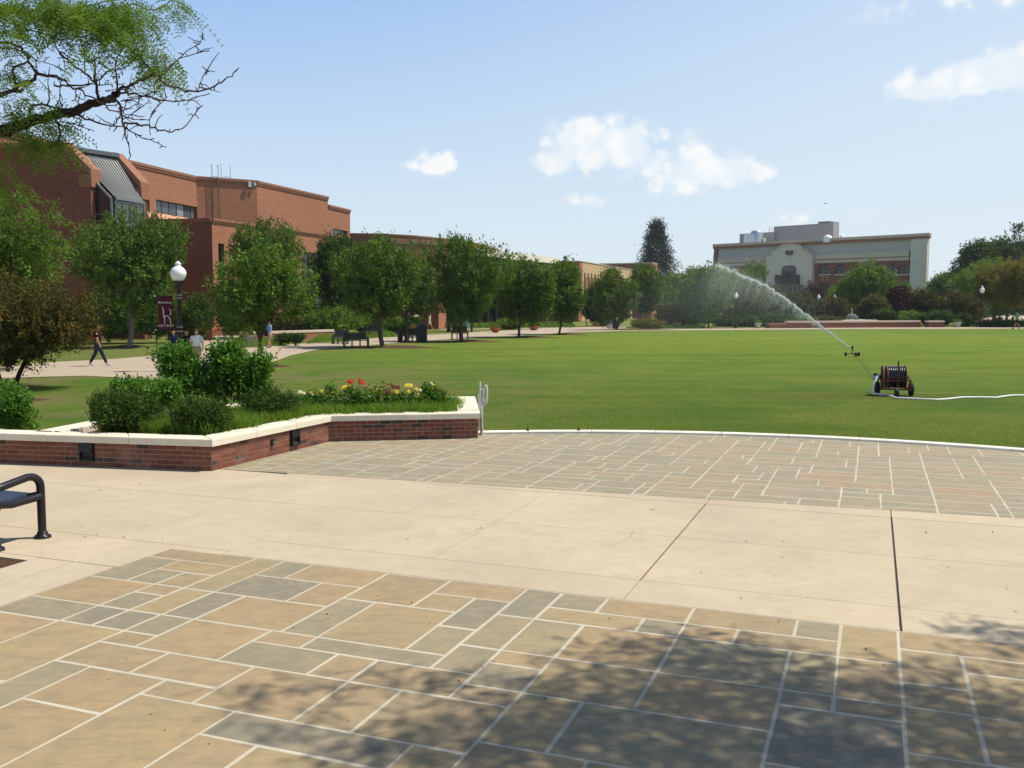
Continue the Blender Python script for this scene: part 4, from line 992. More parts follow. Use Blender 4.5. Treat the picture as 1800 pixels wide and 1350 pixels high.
# brick storey with arched windows
wins = []
cxs = [1318, 1342, 1449, 1477, 1504, 1532, 1566, 1588]
for cx in cxs:
    wd = 10 if cx > 1500 else 9.5
    wins.append((u6(cx - wd), u6(cx + wd), v6(cx, 482), v6(cx, 466)))
lows = [(a_, b_, v6(1500, 520), v6(1500, 497)) for a_, b_, _, _ in wins]
f6.wall(u6(1262), sR, 0, zc0, 'brick_red', wins + lows, .6)
for (a_, b_, z0, z1) in wins:
    n_ = 10; cx_ = (a_ + b_) / 2; hw = (b_ - a_) / 2
    # arch spandrels in brick
    for sg in (-1, 1):
        mb = MB(); cur = [(sg * hw * math.sin(PI / 2 * k / n_), z1 + 0.0 - (1 - math.cos(PI / 2 * k / n_)) * 1.0) for k in range(n_ + 1)]
        poly = cur + [(sg * hw, z1)]; fr_, bk_ = [f6.at(cx_ + x, z, -.02) for x, z in poly], [f6.at(cx_ + x, z, -.5) for x, z in poly]; m_ = len(poly)
        mb.add(fr_ + bk_, [tuple(range(m_)), tuple(reversed(range(m_, 2 * m_)))] + [(i, m_ + i, m_ + (i + 1) % m_, (i + 1) % m_) for i in range(m_)], 'brick_red'); mb.build('arch_spandrel', B6)
    mb = MB(); pts = [f6.at(cx_ + (hw + .15) * math.sin(t_), z1 - .85 + 1.1 * math.cos(t_), .04) for t_ in np.linspace(-PI / 2, PI / 2, 11)]
    for i in range(10): mb.beam(pts[i], pts[i + 1], .1, .22, 'brick_brown', up=f6.n)
    mb.build('arch_band', B6)
    f6.window(a_, b_, z0, z1, 2, 'glass_dark', .45, .16, 2); wbox(a_ - .1, b_ + .1, z0 - .22, z0 - .002, .0, .16, 'precast_light', 'sill')
for (a_, b_, z0, z1) in lows: f6.window(a_, b_, z0, z1, 2, 'glass_dark', .45, .16, 2)
for px in (1446, 1453, 1568, 1569):
    for py in (487, 492.5): wbox(u6(px, py) - .12, u6(px, py) + .12, v6(px, py) - .12, v6(px, py) + .12, 0.002, .08, 'precast_light', 'tie_plate')
wbox(u6(1262), sR, zc0 + .002, zc0 + .75, -.3, .22, 'precast_tan', 'cornice'); wbox(u6(1262), sR, zc0 + .752, zc0 + .95, -.3, .32, 'coping_brick', 'cornice'); wbox(u6(1262), sR, zc0 + .952, zc1 + .3, -.3, .40, 'precast_tan', 'cornice')
wbox(u6(1262), u6(1600), zc1 + .302, z6 - 1.25, -.5, -.05, 'precast_grey', 'upper_wall')
wbox(u6(1254), u6(1262) - .002, 0, z6 - 1.25, -.5, .02, 'brick_brown', 'end_pier')
wbox(u6(1600) + .002, L, 0, z6 - 1.25, -.6, .5, 'precast_light', 'end_wall')
for px_, py_ in ((1618, 433), (1618, 467), (1618, 503)): wbox(u6(1600) + .6, L - .3, v6(px_, py_), v6(px_, py_) + .07, .502, .52, 'precast_tan', 'panel_joint')
wbox(u6(1254), L + .4, z6 - 1.248, z6 - .65, -.6, .62, 'coping_brick', 'parapet'); wbox(u6(1254), L + .5, z6 - .648, z6, -.7, .75, 'precast_tan', 'parapet')
mb = MB(); e_ = f6.at(L, 0); s_ = f6.at(0, 0); b_ = e_ * 1.12; a_ = s_ * 1.12
mb.prism([(v - f6.n * .8).to_2d() for v in (s_, e_)] + [b_.to_2d(), a_.to_2d()], 0, z6 - 1.3, 'precast_tan'); mb.build('rear_block', B6)
# the gable bay
out = [(1352, 560), (1352, 449), (1361, 448.5), (1361, 442), (1370, 441), (1371, 437), (1376, 433.5), (1383, 431), (1392, 430), (1401, 430.3), (1409, 432.5), (1414, 436), (1415, 440), (1425, 439.5), (1425.5, 446), (1432, 446), (1432, 560)]
pl = [f6.pix(*q) for q in out]; pl = [(a_, max(0, z)) for a_, z in pl]; n_ = len(pl)
mb = MB(); fr_, bk_ = [f6.at(a_, z, 1.6) for a_, z in pl], [f6.at(a_, z, -.4) for a_, z in pl]
mb.add(fr_ + bk_, [tuple(range(n_)), tuple(reversed(range(n_, 2 * n_)))] + [(i, n_ + i, n_ + (i + 1) % n_, (i + 1) % n_) for i in range(n_)], 'precast_light'); mb.build('gable_bay', B6)
mb = MB()
for i in range(1, n_ - 2): mb.beam(f6.at(pl[i][0], pl[i][1], 1.62), f6.at(pl[i + 1][0], pl[i + 1][1], 1.62), .35, .28, 'precast_tan', up=f6.n)
mb.build('gable_coping', B6)
def f6poly(pts, o0, o1, mat, name):
    pl = [f6.pix(*q) for q in pts]; n_ = len(pl); mb = MB(); fr_, bk_ = [f6.at(a_, z, o1) for a_, z in pl], [f6.at(a_, z, o0) for a_, z in pl]
    mb.add(fr_ + bk_, [tuple(range(n_)), tuple(reversed(range(n_, 2 * n_)))] + [(i, n_ + i, n_ + (i + 1) % n_, (i + 1) % n_) for i in range(n_)], mat); return mb.build(name, B6)
f6poly([(1385.5, 441), (1399.5, 440.5), (1400, 446), (1397.5, 449), (1388, 449.3), (1385.5, 446)], 1.5, 1.66, 'glass_dark', 'gable_opening')
f6poly([(1389, 451), (1396, 451), (1392.5, 456)], 1.55, 1.68, 'precast_tan', 'keystone')
f6poly([(1379, 484), (1379, 472), (1382, 468.5), (1388, 467), (1396, 466.8), (1402, 468), (1405, 471.5), (1405, 484)], 1.5, 1.64, 'glass_dark', 'arched_window')
f6poly([(1371, 500), (1371, 484), (1411, 483.5), (1411, 499.5)], 1.5, 2.8, 'black_plastic', 'canopy_box')
gz0, gz1 = v6(1390, 560), v6(1390, 501)
fw = MB()
for k in range(8): s_ = u6(1365) + (u6(1418) - u6(1365)) * k / 7; f6.box(fw, s_ - .1, s_ + .1, .2, gz1, 1.62, 2.4, 'zinc')
f6.box(fw, u6(1365), u6(1418), gz1 - .2, gz1, 1.62, 2.45, 'zinc'); fwo = fw.build('window_frame', B6)
for k in range(7):
    w_ = (u6(1418) - u6(1365)) / 7; pm = MB(); f6.box(pm, u6(1365) + w_ * k + .1, u6(1365) + w_ * (k + 1) - .1, .2, gz1 - .2, 1.7, 1.8, 'glass_grey'); pm.build('pane', fwo)
# penthouses and plant on the roof
def roofbox(px0, px1, py0, py1, dep, mat, name, parent=B6, d=12, zlow=None):
    a_ = W(px0, py1, dep); zb_ = z6 - 1.0
    fx = Facade((a_.x, a_.y), (a_.x + f6.u.x, a_.y + f6.u.y), parent)
    L_ = fx.pix(px1, py0)[0]; zt_ = (W(px0, py0, dep).z + fx.pix(px1, py0)[1]) / 2
    mb = MB(); fx.box(mb, 0, L_, zb_, zt_, -d, 0, mat); mb.build(name, parent); return fx, L_
roofbox(1360, 1465, 395, 420, 262, 'penthouse_grey', 'penthouse', d=3); roofbox(1300, 1361, 409.5, 424, 268, 'penthouse_grey', 'penthouse', d=3)
roofbox(1438, 1459, 389, 396, 266, 'zinc_light', 'roof_hood', d=6)
qx = W(1330, 415, 262); mb = MB(); zb_ = z6 - .5; zt_ = W(0, 405.5, 262).z
mb.lathe((qx.x, qx.y, 0), [(1.7, zb_), (1.7, zt_ - .6), (1.3, zt_), (.2, zt_)], 'galvanised', 12); mb.box((qx.x - 1.9, qx.y, (zb_ + zt_) / 2 - .4), (2.6, 2.6, zt_ - zb_ - 1.2), 'galvanised'); mb.box((qx.x + 1.9, qx.y - .3, zb_ + 1.2), (.7, 2.2, 2.6), 'kerb_white'); mb.build('cooling_unit', B6)
for px, py in ((1455, 417), (1480, 415)):
    q = W(px, py, 236); mb = MB(); r_ = 1.1 if px < 1460 else .6; mb.lathe((q.x, q.y, 0), [(r_, z6 - 1), (r_, q.z - .1), (r_ * .7, q.z + r_ * .35), (.05, q.z + r_ * .6)], 'globe_white', 14); mb.build('roof_vent', B6)
for px in (1352, 1357):
    q = W(px, 410, 262); mb = MB(); mb.tube([(q.x, q.y, z6 - 1), (q.x, q.y, W(0, 399, 262).z)], .06, 'zinc', 5); mb.build('roof_pole', B6)

# ---- low garden walls before the brick building
def low_wall(name, label, pxs, dep_ys, ztop, mat, capm, capt=0.15, t_=.45, capo=.04):
    """wall along ground pixels"""
    pts = [G(x, y) for x, y in dep_ys]; o = thing(name, label, 'wall'); L_, R_ = strip_wall(pts, t_, 0, 0, '', 0)
    cl, cr_ = strip_wall(pts, t_, 0, 0, '', capo)
    for i in range(len(pts) - 1):
        mb = MB(); mb.prism([R_[i], R_[i + 1], L_[i + 1], L_[i]], -.05, ztop - capt - .002, mat); mb.build('wall_face', o)
        mb = MB(); mb.slab([(q.x, q.y) for q in (cr_[i], cr_[i + 1], cl[i + 1], cl[i])], ztop - capt, ztop, capm, .01); mb.build('cap', o)
    return o
low_wall('garden_wall', 'red brick wall with orange red cap, right of the round bush', None, [(372, 590.3), (392, 589.3), (452, 589.0)], .68, 'brick_red', 'coping_red', .22)
low_wall('garden_wall', 'brick end pier with red cap beside the round hedge bush', None, [(362, 597), (373, 597.5), (373.5, 590.5)], 1.25, 'brick_orange', 'coping_red', .22)
low_wall('garden_wall', 'long dark red wall with red cap behind the pale capped wall', None, [(452, 592.5), (574, 590)], .85, 'brick_red', 'coping_red', .3)
low_wall('garden_wall', 'curving brick wall with pale cream cap by the benches', None, [(430, 603), (480, 601), (540, 598.5), (587, 596.5)], .75, 'brick_orange', 'coping_pale', .17)
low_wall('field_wall', 'long low brick wall with pale cap at the far end of the field', None, [(1384, 576.3), (1450, 575.9), (1540, 575.2), (1618, 574.6)], .62 * 1.35, 'brick_red', 'coping_pale', .22, .7)
low_wall('field_wall', 'short brick wall with pale cap right of the long low wall, at the far end', None, [(1632, 574.7), (1660, 574.5)], .8, 'brick_red', 'coping_pale', .2, .7)
low_wall('field_wall', 'short dark brick wall left of the long low wall, behind the stone urn', None, [(1352, 576.6), (1383, 576.3)], .6, 'brick_red', 'coping_brick', .2, .7)

# ------------------------------------------------------------ vegetation
def unit(v): return v / np.maximum(1e-6, np.linalg.norm(v, axis=1, keepdims=True))
def leaf_quads(P_, N_, D_, size, asp=0.5):
    """leaf lozenges at P_, long axis D_, plane normal about N_"""
    S_ = unit(np.cross(N_, D_)); s = size[:, None]
    V = np.stack([P_ - D_ * s * .5, P_ + S_ * s * asp * .5, P_ + D_ * s * .5, P_ - S_ * s * asp * .5], 1).reshape(-1, 3)
    F = np.arange(len(P_) * 4).reshape(-1, 4); return V, F
def crown(seed, c, r3, ntw, nl, leaf, form='vase', tw=0.16, droop=0.0, asp=0.55, lobes=14, shell=0.55):
    g = np.random.default_rng(seed); r3 = np.array(r3, float); c = np.array(c, float)
    if form == 'cone':
        t_ = g.random(ntw) ** 0.75; lev = np.round(t_ * 26) / 26 + g.normal(0, .006, ntw)      # 0 top .. 1 bottom
        az_ = g.random(ntw) * 2 * PI; lim = (0.02 + 0.98 * lev ** .95) * (0.78 + .22 * np.sin(az_ * 5 + lev * 40)) ; rr = lim * (0.25 + .75 * g.random(ntw) ** .6)
        base = np.stack([rr * np.cos(az_), rr * np.sin(az_), 1 - 2 * lev - .10 * rr], 1)
        dirs = unit(np.stack([np.cos(az_), np.sin(az_), -.15 + .3 * (1 - lev)], 1) + g.normal(0, .25, (ntw, 3)))
    else:
        lc = unit(g.normal(size=(lobes, 3))) * (0.30 + 0.42 * g.random((lobes, 1)) ** .7); lr = 0.34 + 0.22 * g.random(lobes)
        if form == 'vase': lc[:, 2] = lc[:, 2] * .9 + .05
        k = g.choice(lobes, ntw, p=lr ** 2 / (lr ** 2).sum()); d = unit(g.normal(size=(ntw, 3)))
        rad = lr[k] * (shell + (1.08 - shell) * g.random(ntw) ** .5); base = lc[k] + d * rad[:, None]
        base /= 1.02
        base[:, 2] = np.clip(base[:, 2], -0.98, 1.1)
        if form == 'vase':
            h = (base[:, 2] + 1) / 2; sc = 0.66 + 0.46 * np.clip(h, 0, 1) ** .7; sc *= np.where(h > .82, 1 - (h - .82) * 1.1, 1); base[:, :2] *= sc[:, None]
        if form == 'dome': base[:, 2] = np.abs(base[:, 2]) * 1.9 - .95
        dirs = unit(unit(base) * .8 + np.array([0, 0, .55 - droop]) + g.normal(0, .42, (ntw, 3)))
    L_ = tw * r3.mean() * (0.5 + g.random(ntw))
    if form == 'vase':                         # whippy upright shoots break the outline
        sh_ = (g.random(ntw) < .07) & (base[:, 2] > .05); L_[sh_] *= 1.7; dirs[sh_] = unit(dirs[sh_] * .6 + np.array([0, 0, .9]))
    t_ = (np.arange(nl) / max(1, nl - 1))[None, :] + g.random((ntw, nl)) * .15
    O = c + base * r3
    P_ = O[:, None, :] + dirs[:, None, :] * (t_ * L_[:, None])[:, :, None]
    P_[:, :, 2] -= droop * (t_ ** 2) * L_[:, None] * .8
    P_ += g.normal(0, leaf * .55, P_.shape)
    n = ntw * nl; P_ = P_.reshape(-1, 3)
    D_ = unit(np.repeat(dirs, nl, 0) * .6 + g.normal(0, .6, (n, 3)) + np.array([0, 0, -droop * .7]))
    N_ = unit(np.array([0, 0, .9]) + unit(P_ - c) * .5 + g.normal(0, .55, (n, 3)))
    V, F = leaf_quads(P_, N_, D_, leaf * (0.6 + .7 * g.random(n)), asp)
    ti = np.clip(np.repeat(g.normal(.42, .22, ntw), nl) + g.normal(0, .14, n), 0, 1)
    return V, F, ti, O
def crown_obj(name, V, F, ti, mat, parent, kind='stuff'):
    me = mesh_np(name, V, F, [M[mat]], tint=ti); o = bpy.data.objects.new(name, me); link(o, parent)
    return o
def limbs(mb, base, top, tr, tips, mat, seg=7, g=None):
    g = g or np.random.default_rng(1)
    base, top = Vector(base), Vector(top); mid = base.lerp(top, .5) + Vector((g.normal(0, tr * .25), g.normal(0, tr * .25), 0))
    mb.tube([base + Vector((0, 0, -.1)), base + Vector((0, 0, .12)), mid, top], [tr * 1.1, tr * .80, tr * .68, tr * .6], mat, seg + 2)
    for t_ in tips:
        t_ = Vector(t_); st = top - (top - base) * float(g.uniform(0, .18)); m_ = st.lerp(t_, .5) + Vector((0, 0, (t_ - st).length * .10))
        mb.tube([st, m_, t_], [tr * .45, tr * .26, tr * .07], mat, seg - 2, cap=False)
seed_ = [100]
def tree(name, label, base, box, depth=None, boxes=None, mat='leaf_zelkova', form='vase', leaf=.16, ntw=620, nl=16, tr=.12, fork=.25, group=None, bark='bark', category='tree', tw=.16, thick=1.0, droop=0, asp=.55, lobes=14, shell=.55, trunk=True, multi=0, dz=0):
    """base: pixel on the ground or (x, y) metres when depth is given; box: crown outline in photo pixels at that depth"""
    seed_[0] += 1; sd_ = seed_[0]; g = np.random.default_rng(sd_)
    if depth is None: b = G(*base)
    else: b = W(base, 600, depth); b.z = 0
    dep = b.y; x0, y0, x1, y1 = box
    pl, pr, pt, pb = W(x0, (y0 + y1) / 2, dep), W(x1, (y0 + y1) / 2, dep), W((x0 + x1) / 2, y0, dep), W((x0 + x1) / 2, y1, dep)
    rx, rz = (pr.x - pl.x) / 2, (pt.z - pb.z) / 2; ry = rx * thick; c = ((pl.x + pr.x) / 2, dep, (pt.z + pb.z) / 2)
    root = thing(name, label, category, (b.x, b.y, -.04), 0, group)
    lc = np.array([c[0] - b.x, c[1] - b.y, c[2] + .04])
    dn = 1.45 if category == 'tree' and form != 'cone' else 1.2
    V, F, ti, O = crown(sd_, lc, (rx, ry, rz), int(ntw * dn), nl, leaf * (1.08 if form != 'cone' else 1), form, tw, droop, asp, lobes, shell)
    if boxes:
        Vs, Fs, Ts, Os = [], [], [], []
        for bi, (bx, wt) in enumerate(boxes):
            pl, pr, pt, pb = W(bx[0], (bx[1] + bx[3]) / 2, dep), W(bx[2], (bx[1] + bx[3]) / 2, dep), W((bx[0] + bx[2]) / 2, bx[1], dep), W((bx[0] + bx[2]) / 2, bx[3], dep)
            c1 = np.array([(pl.x + pr.x) / 2 - b.x, 0, (pt.z + pb.z) / 2 + .04]); q3 = ((pr.x - pl.x) / 2, (pr.x - pl.x) / 2 * thick, (pt.z - pb.z) / 2)
            v_, f_, t_, o_ = crown(sd_ * 31 + bi, c1, q3, int(ntw * dn * wt), nl, leaf, form, tw * rx / q3[0] * .6, droop, asp, lobes, shell)
            Fs.append(f_ + sum(len(x) for x in Vs)); Vs.append(v_); Ts.append(t_); Os.append(o_)
        V, F, ti, O = np.concatenate(Vs), np.concatenate(Fs), np.concatenate(Ts), np.concatenate(Os)
    crown_obj('crown' if category == 'tree' else 'foliage', V, F, ti, mat, root)
    if trunk:
        mb = MB(); k = g.choice(len(O), 16 if category == 'tree' else 8)
        tips = [lc + (O[i] - lc) * .8 for i in k]; zt = lc[2] - rz + 2 * rz * fork
        if form == 'cone': mb.tube([(0, 0, -.1), (0, 0, lc[2] + rz * .95)], [tr, tr * .1], bark, 8); mb.build('trunk', root)
        elif multi:
            for q in range(multi):
                a = 2 * PI * q / multi + g.random(); o_ = Vector((math.cos(a) * .18, math.sin(a) * .18, 0))
                mb.tube([o_ - Vector((0, 0, .1)), o_ * 2.2 + Vector((0, 0, max(.4, zt) * .6)), Vector((lc[0], lc[1], 0)) + o_ * 5 * rx / 2 + Vector((0, 0, lc[2]))], [tr, tr * .8, tr * .3], bark, 6)
            for t_ in tips: mb.tube([Vector((lc[0] * .3, lc[1] * .3, max(.3, zt))), Vector(t_)], [tr * .4, tr * .1], bark, 5, cap=False)
            mb.build('trunk', root)
        else: limbs(mb, (0, 0, 0), (lc[0] * .5, lc[1] * .5, max(.3, zt)), tr, tips, bark, g=g); mb.build('trunk' if category == 'tree' else 'stem', root)
    return root
RW = 'row of trees along the field path'
tree('street_tree', 'light green feathery tree with a thin trunk, right of the lamp with the banner', (452, 642), (374, 436, 552, 616), mat='leaf_green', leaf=.13, ntw=760, nl=14, tr=.10, form='round', group=RW, fork=.12, thick=.9, tw=.2)
tree('street_tree', 'dense round headed tree right behind the two black benches', (672, 609), (584, 412, 738, 575), leaf=.16, ntw=1250, group=RW, tr=.19, fork=.12)
tree('street_tree', 'largest dark vase shaped tree of the row, before the single bench', (811, 599), (738, 416, 890, 572), leaf=.165, ntw=1300, group=RW, tr=.2, fork=.12)
tree('street_tree', 'vase shaped tree before the cream roofed glass pavilion', (912, 592), (858, 457, 974, 572), leaf=.21, ntw=760, group=RW, tr=.15, fork=.12)
tree('street_tree', 'round tree before the left corner of the brick hall', (983, 587), (942, 464, 1038, 567), leaf=.22, ntw=640, group=RW, tr=.14, fork=.12)
tree('street_tree', 'small tree above the black bin at the far end of the row', (1083, 579), (1040, 482, 1120, 568), leaf=.24, ntw=560, group=RW, tr=.12, fork=.12)
tree('street_tree', 'dark tree standing before the end of the brick hall', 1117, (1102, 467, 1168, 560), 122, leaf=.26, ntw=600, tr=.13, fork=.12, bark='bark')
BK = 'trees standing between the path and the buildings'
tree('courtyard_tree', 'big vase tree left of the bannered lamp, in front of brick walls', (228, 609), (134, 378, 330, 572), leaf=.155, ntw=1650, nl=17, group=BK, tr=.21, fork=.1, bark='bark_pale')
tree('courtyard_tree', 'dark rounded tree rising behind the light green feathery tree', 462, (402, 394, 540, 525), 74, leaf=.22, ntw=800, group=BK, tr=.16)
tree('courtyard_tree', 'very dark spreading tree left of the tree behind the two benches', (612, 591), (540, 421, 642, 560), leaf=.22, ntw=900, group=BK, tr=.17, mat='leaf_dark')
tree('courtyard_tree', 'tree between the two tallest row trees, before the curved brick building', (739, 582), (686, 436, 790, 574), leaf=.24, ntw=700, group=BK, tr=.16)
tree('courtyard_tree', 'thin trunked tree half hidden behind the largest vase tree', (829, 582), (800, 450, 868, 562), leaf=.24, ntw=560, group=BK, tr=.14)
tree('courtyard_tree', 'small spindly tree poking over the brick hall roof', (1032, 573.5), (985, 452, 1020, 520), leaf=.2, ntw=120, group=BK, tr=.1, mat='leaf_dark')
tree('courtyard_tree', 'dark narrow tree beside the slit windowed wall', 1046, (1026, 484, 1064, 570), 128, leaf=.28, ntw=560, group=BK, tr=.14, mat='leaf_dark', form='round', lobes=8)
tree('spruce_tree', 'tall dark pointed spruce above the brick tower block', 1153, (1072, 387, 1234, 585), 262, leaf=.8, ntw=3400, nl=9, form='cone', mat='leaf_spruce', tr=.5, tw=.10, asp=.28)
# japanese maple, reddish, at the left edge
tree('maple_tree', 'reddish brown low maple leaning in at the left edge above the path', (10, 680), (-120, 462, 150, 655), mat='leaf_rust', form='round', leaf=.085, ntw=1900, nl=18, tr=.09, multi=3, bark='bark_dark', thick=.8, tw=.20, fork=.1, lobes=18, shell=.4)
tree('leafy_tree', 'bright light green tree top behind the reddish maple, at the left edge', -30, (-170, 326, 118, 520), 36, mat='leaf_locust', form='round', leaf=.15, ntw=1000, nl=18, tr=.2, bark='bark_dark', droop=.55, tw=.26, thick=.7, asp=.38, lobes=16)
# far end
FE = 'trees at the far end of the field'
def ft(label, px, box, dep, mat='leaf_green', **kw):
    k = dict(leaf=.32, ntw=520, nl=13, tr=.15, form='round', group=FE); k.update(kw)
    return tree('park_tree', label, px, box, dep, mat=mat, **k)
ft('hazy blue green tree just right of the tower block', 1192, (1160, 480, 1226, 566), 150)
ft('broad hazy tree with a dark trunk on the field edge below the water arc', 1245, (1198, 470, 1292, 568), 117, leaf=.3, ntw=900, mat='leaf_green', fork=.2)
ft('hazy tree at the back, far left of the far end', 1215, (1185, 478, 1240, 560), 190, leaf=.4)
ft('bright green tree top showing against the arched building, left of the gable', 1322, (1284, 466, 1352, 530), 175, leaf=.38, mat='leaf_green')
ft('olive multi stemmed tree behind the far lamp post', 1312, (1276, 502, 1350, 572), 128, mat='leaf_olive', multi=4, leaf=.26, ntw=620, bark='bark_pale')
ft('olive brown tree below the water jet', 1352, (1326, 500, 1386, 568), 133, mat='leaf_olive', leaf=.27)
ft('dull olive tree before the gable entrance', 1400, (1374, 515, 1428, 566), 138, mat='leaf_olive', leaf=.27)
ft('dark wine red tree right of the gable entrance', 1424, (1406, 502, 1446, 566), 140, mat='leaf_maroon', leaf=.27)
ft('brownish olive tree between the wine red tree and the fountain', 1461, (1434, 518, 1488, 570), 132, mat='leaf_rust', leaf=.26)
ft('tall bright green tree hiding the right part of the arched building', 1512, (1466, 462, 1572, 560), 150, leaf=.34, ntw=1150, lobes=18)
ft('olive tree directly right of the fountain', 1531, (1506, 520, 1562, 572), 134, mat='leaf_olive', leaf=.26)
ft('second wine red tree, right of the fountain', 1578, (1556, 504, 1606, 566), 138, mat='leaf_maroon', leaf=.27)
ft('green tree behind the second wine red tree', 1594, (1566, 498, 1606, 545), 160, leaf=.3)
ft('thin olive tree below the right end of the arched building', 1622, (1598, 510, 1652, 566), 138, mat='leaf_rust', leaf=.26)
ft('round green tree just beyond the arched building corner', 1656, (1632, 478, 1682, 545), 200, leaf=.45)
ft('brown olive tree left of the lamp on the right', 1692, (1654, 512, 1728, 568), 136, mat='leaf_rust', leaf=.26, multi=3)
ft('yellowing green tree with a straight trunk at the far right', 1748, (1716, 462, 1790, 545), 128, mat='leaf_yellow', leaf=.26, ntw=760, form='vase', tr=.16)
ft('yellow and orange tinged tree at the right edge of the field', 1786, (1744, 454, 1828, 553), 122, mat='leaf_yellow', leaf=.25, ntw=900, form='vase', tr=.16)
ft('dark green tree behind the lamp on the right', 1712, (1664, 476, 1752, 545), 165, leaf=.4, ntw=620, mat='leaf_green')
for i, (bx_, dep, lb) in enumerate([((1676, 432, 1760, 545), 200, 'lowest dark tree of the wood rising at the far right'), ((1724, 412, 1812, 530), 205, 'middle dark tree of the wood rising at the far right'), ((1776, 396, 1880, 520), 205, 'highest dark tree of the wood, at the right edge'), ((1700, 455, 1790, 545), 190, 'green tree in front of the wood rising at the far right')]):
    tree('wood_tree', lb, (bx_[0] + bx_[2]) // 2, bx_, dep, mat='leaf_dark' if i < 3 else 'leaf_green', form='round', leaf=.55, ntw=1300, nl=12, tr=.3, group='tall trees of the wood at the far right', lobes=20)
# shrubs
SH = 'shrubs along the path and buildings'
def shrub(label, px, box, dep, mat='leaf_yew', name='shrub', **kw):
    k = dict(leaf=.14, ntw=420, nl=13, tr=.05, form='round', category='shrub', group=SH, tw=.14, fork=.1, shell=.6); k.update(kw)
    return tree(name, label, px, box, dep, mat=mat, **k)
shrub('dark broad hedge mass behind the man with the red backpack', 190, (148, 505, 252, 592), 64, mat='leaf_green', ntw=1000, leaf=.18, form='round')
shrub('dark low hedge mass behind the big vase tree', 275, (236, 520, 318, 592), 65, mat='leaf_green', ntw=700, leaf=.18)
shrub('clipped dome shaped evergreen right of the bannered lamp', 338, (306, 514, 371, 598), 66, mat='leaf_yew', ntw=1300, leaf=.12, lobes=26, shell=.75)
shrub('tall dark bush against the lit corner of the brick building', 405, (382, 500, 440, 585), 78, mat='leaf_dark', ntw=700, leaf=.18)
shrub('spreading orange flecked bush behind the man in the blue shirt', 470, (430, 525, 520, 588), 74, mat='leaf_rust', ntw=650, leaf=.15)
shrub('large rounded green bush left of the garden benches', 560, (500, 532, 640, 590), 78, mat='leaf_green', ntw=1300, leaf=.17, lobes=22)
shrub('small dark bush at the end of the red capped wall', 634, (612, 548, 652, 586), 84, mat='leaf_dark', ntw=420)
shrub('low rounded bush before the pier', 690, (664, 557, 718, 584), 86, mat='leaf_green', ntw=520)
shrub('small bush beside the lamp post at the terracotta path', 722, (706, 556, 738, 586), 84, mat='leaf_dark', ntw=320)
shrub('left one of two dark clipped bushes below the pale capped wall', 494, (482, 587, 514, 602), 60, mat='leaf_dark', ntw=320, leaf=.09)
shrub('right one of two dark clipped bushes below the pale capped wall', 520, (507, 586.5, 536, 603), 59.5, mat='leaf_dark', ntw=320, leaf=.09)
shrub('low green bush before the pavilion glass', 898, (868, 560, 926, 580), 108, mat='leaf_green', ntw=420, leaf=.2)
shrub('round olive bush with hazy top at the end of the row', 1178, (1153, 535, 1202, 571), 118, mat='leaf_olive', ntw=800, leaf=.2, lobes=22, shell=.7)
shrub('dark bush right of the round olive bush', 1218, (1196, 545, 1238, 573), 121, mat='leaf_dark', ntw=500, leaf=.24)
shrub('low dark bushes under the olive trees', 1300, (1256, 552, 1346, 574), 126, mat='leaf_dark', ntw=800, leaf=.25)
shrub('dark green mound left of the long low wall', 1366, (1334, 552, 1386, 574), 124, mat='leaf_dark', ntw=500, leaf=.25)
shrub('green mound behind the long low wall', 1404, (1384, 557, 1432, 572), 128, mat='leaf_green', ntw=400, leaf=.25)
shrub('green bush left of the fountain', 1446, (1428, 558, 1478, 571), 129, mat='leaf_olive', ntw=400, leaf=.25)
shrub('dark green bush beside the fountain on its right', 1554, (1528, 545, 1580, 571), 130, mat='leaf_dark', ntw=600, leaf=.25)
shrub('bright green bush below the second wine red tree', 1590, (1568, 548, 1622, 572), 129, mat='leaf_green', ntw=500, leaf=.25)
shrub('dark hedge with shaded bench nook at the far end', 1640, (1614, 546, 1684, 574), 128, mat='leaf_dark', ntw=900, leaf=.25)
shrub('dark shrub right of the second stone urn', 1694, (1684, 552, 1706, 574), 124, mat='leaf_dark', ntw=300, leaf=.25)
shrub('low dark hedge along the far path at the right edge', 1760, (1702, 566, 1822, 575.5), 122, mat='leaf_dark', ntw=700, leaf=.2, thick=.25)
shrub('low flowering bushes with yellow heads before the round olive bush', 1130, (1100, 562, 1172, 577), 112, mat='leaf_yellow', ntw=420, leaf=.16, thick=.5)
shrub('hazy dark trees mass behind the tower block posts', 1250, (1196, 515, 1300, 572), 160, mat='leaf_dark', ntw=700, leaf=.4)
shrub('distant dark shrubbery beneath the arched building', 1420, (1290, 525, 1500, 566), 185, mat='leaf_dark', ntw=1300, leaf=.5, thick=.2, lobes=26)
shrub('distant dark shrubbery right of the fountain, behind the trees', 1580, (1480, 525, 1700, 566), 180, mat='leaf_dark', ntw=1300, leaf=.5, thick=.2, lobes=26)
shrub('distant green shrubbery at the right edge before the wood', 1760, (1690, 505, 1850, 551), 185, mat='leaf_green', ntw=900, leaf=.5, thick=.2, lobes=22)
shrub('dark bushes in the shade between the hall and the row', 1075, (1046, 545, 1108, 572), 132, mat='leaf_dark', ntw=500, leaf=.28)
# far tree line so that no bare horizon shows between the named trees
for k, (x0, x1, yt, dep, mt_) in enumerate([(1160, 1300, 478, 240, 'leaf_green'), (1636, 1780, 500, 235, 'leaf_green')]):
    shrub(['soft far tree line left of the arched building', 'soft far tree line right of the arched building'][k], (x0 + x1) // 2, (x0, yt, x1, 560), dep, mat=mt_, name='tree_line', category='trees', ntw=1400, leaf=.7, thick=.15, lobes=30, trunk=False, group=None)

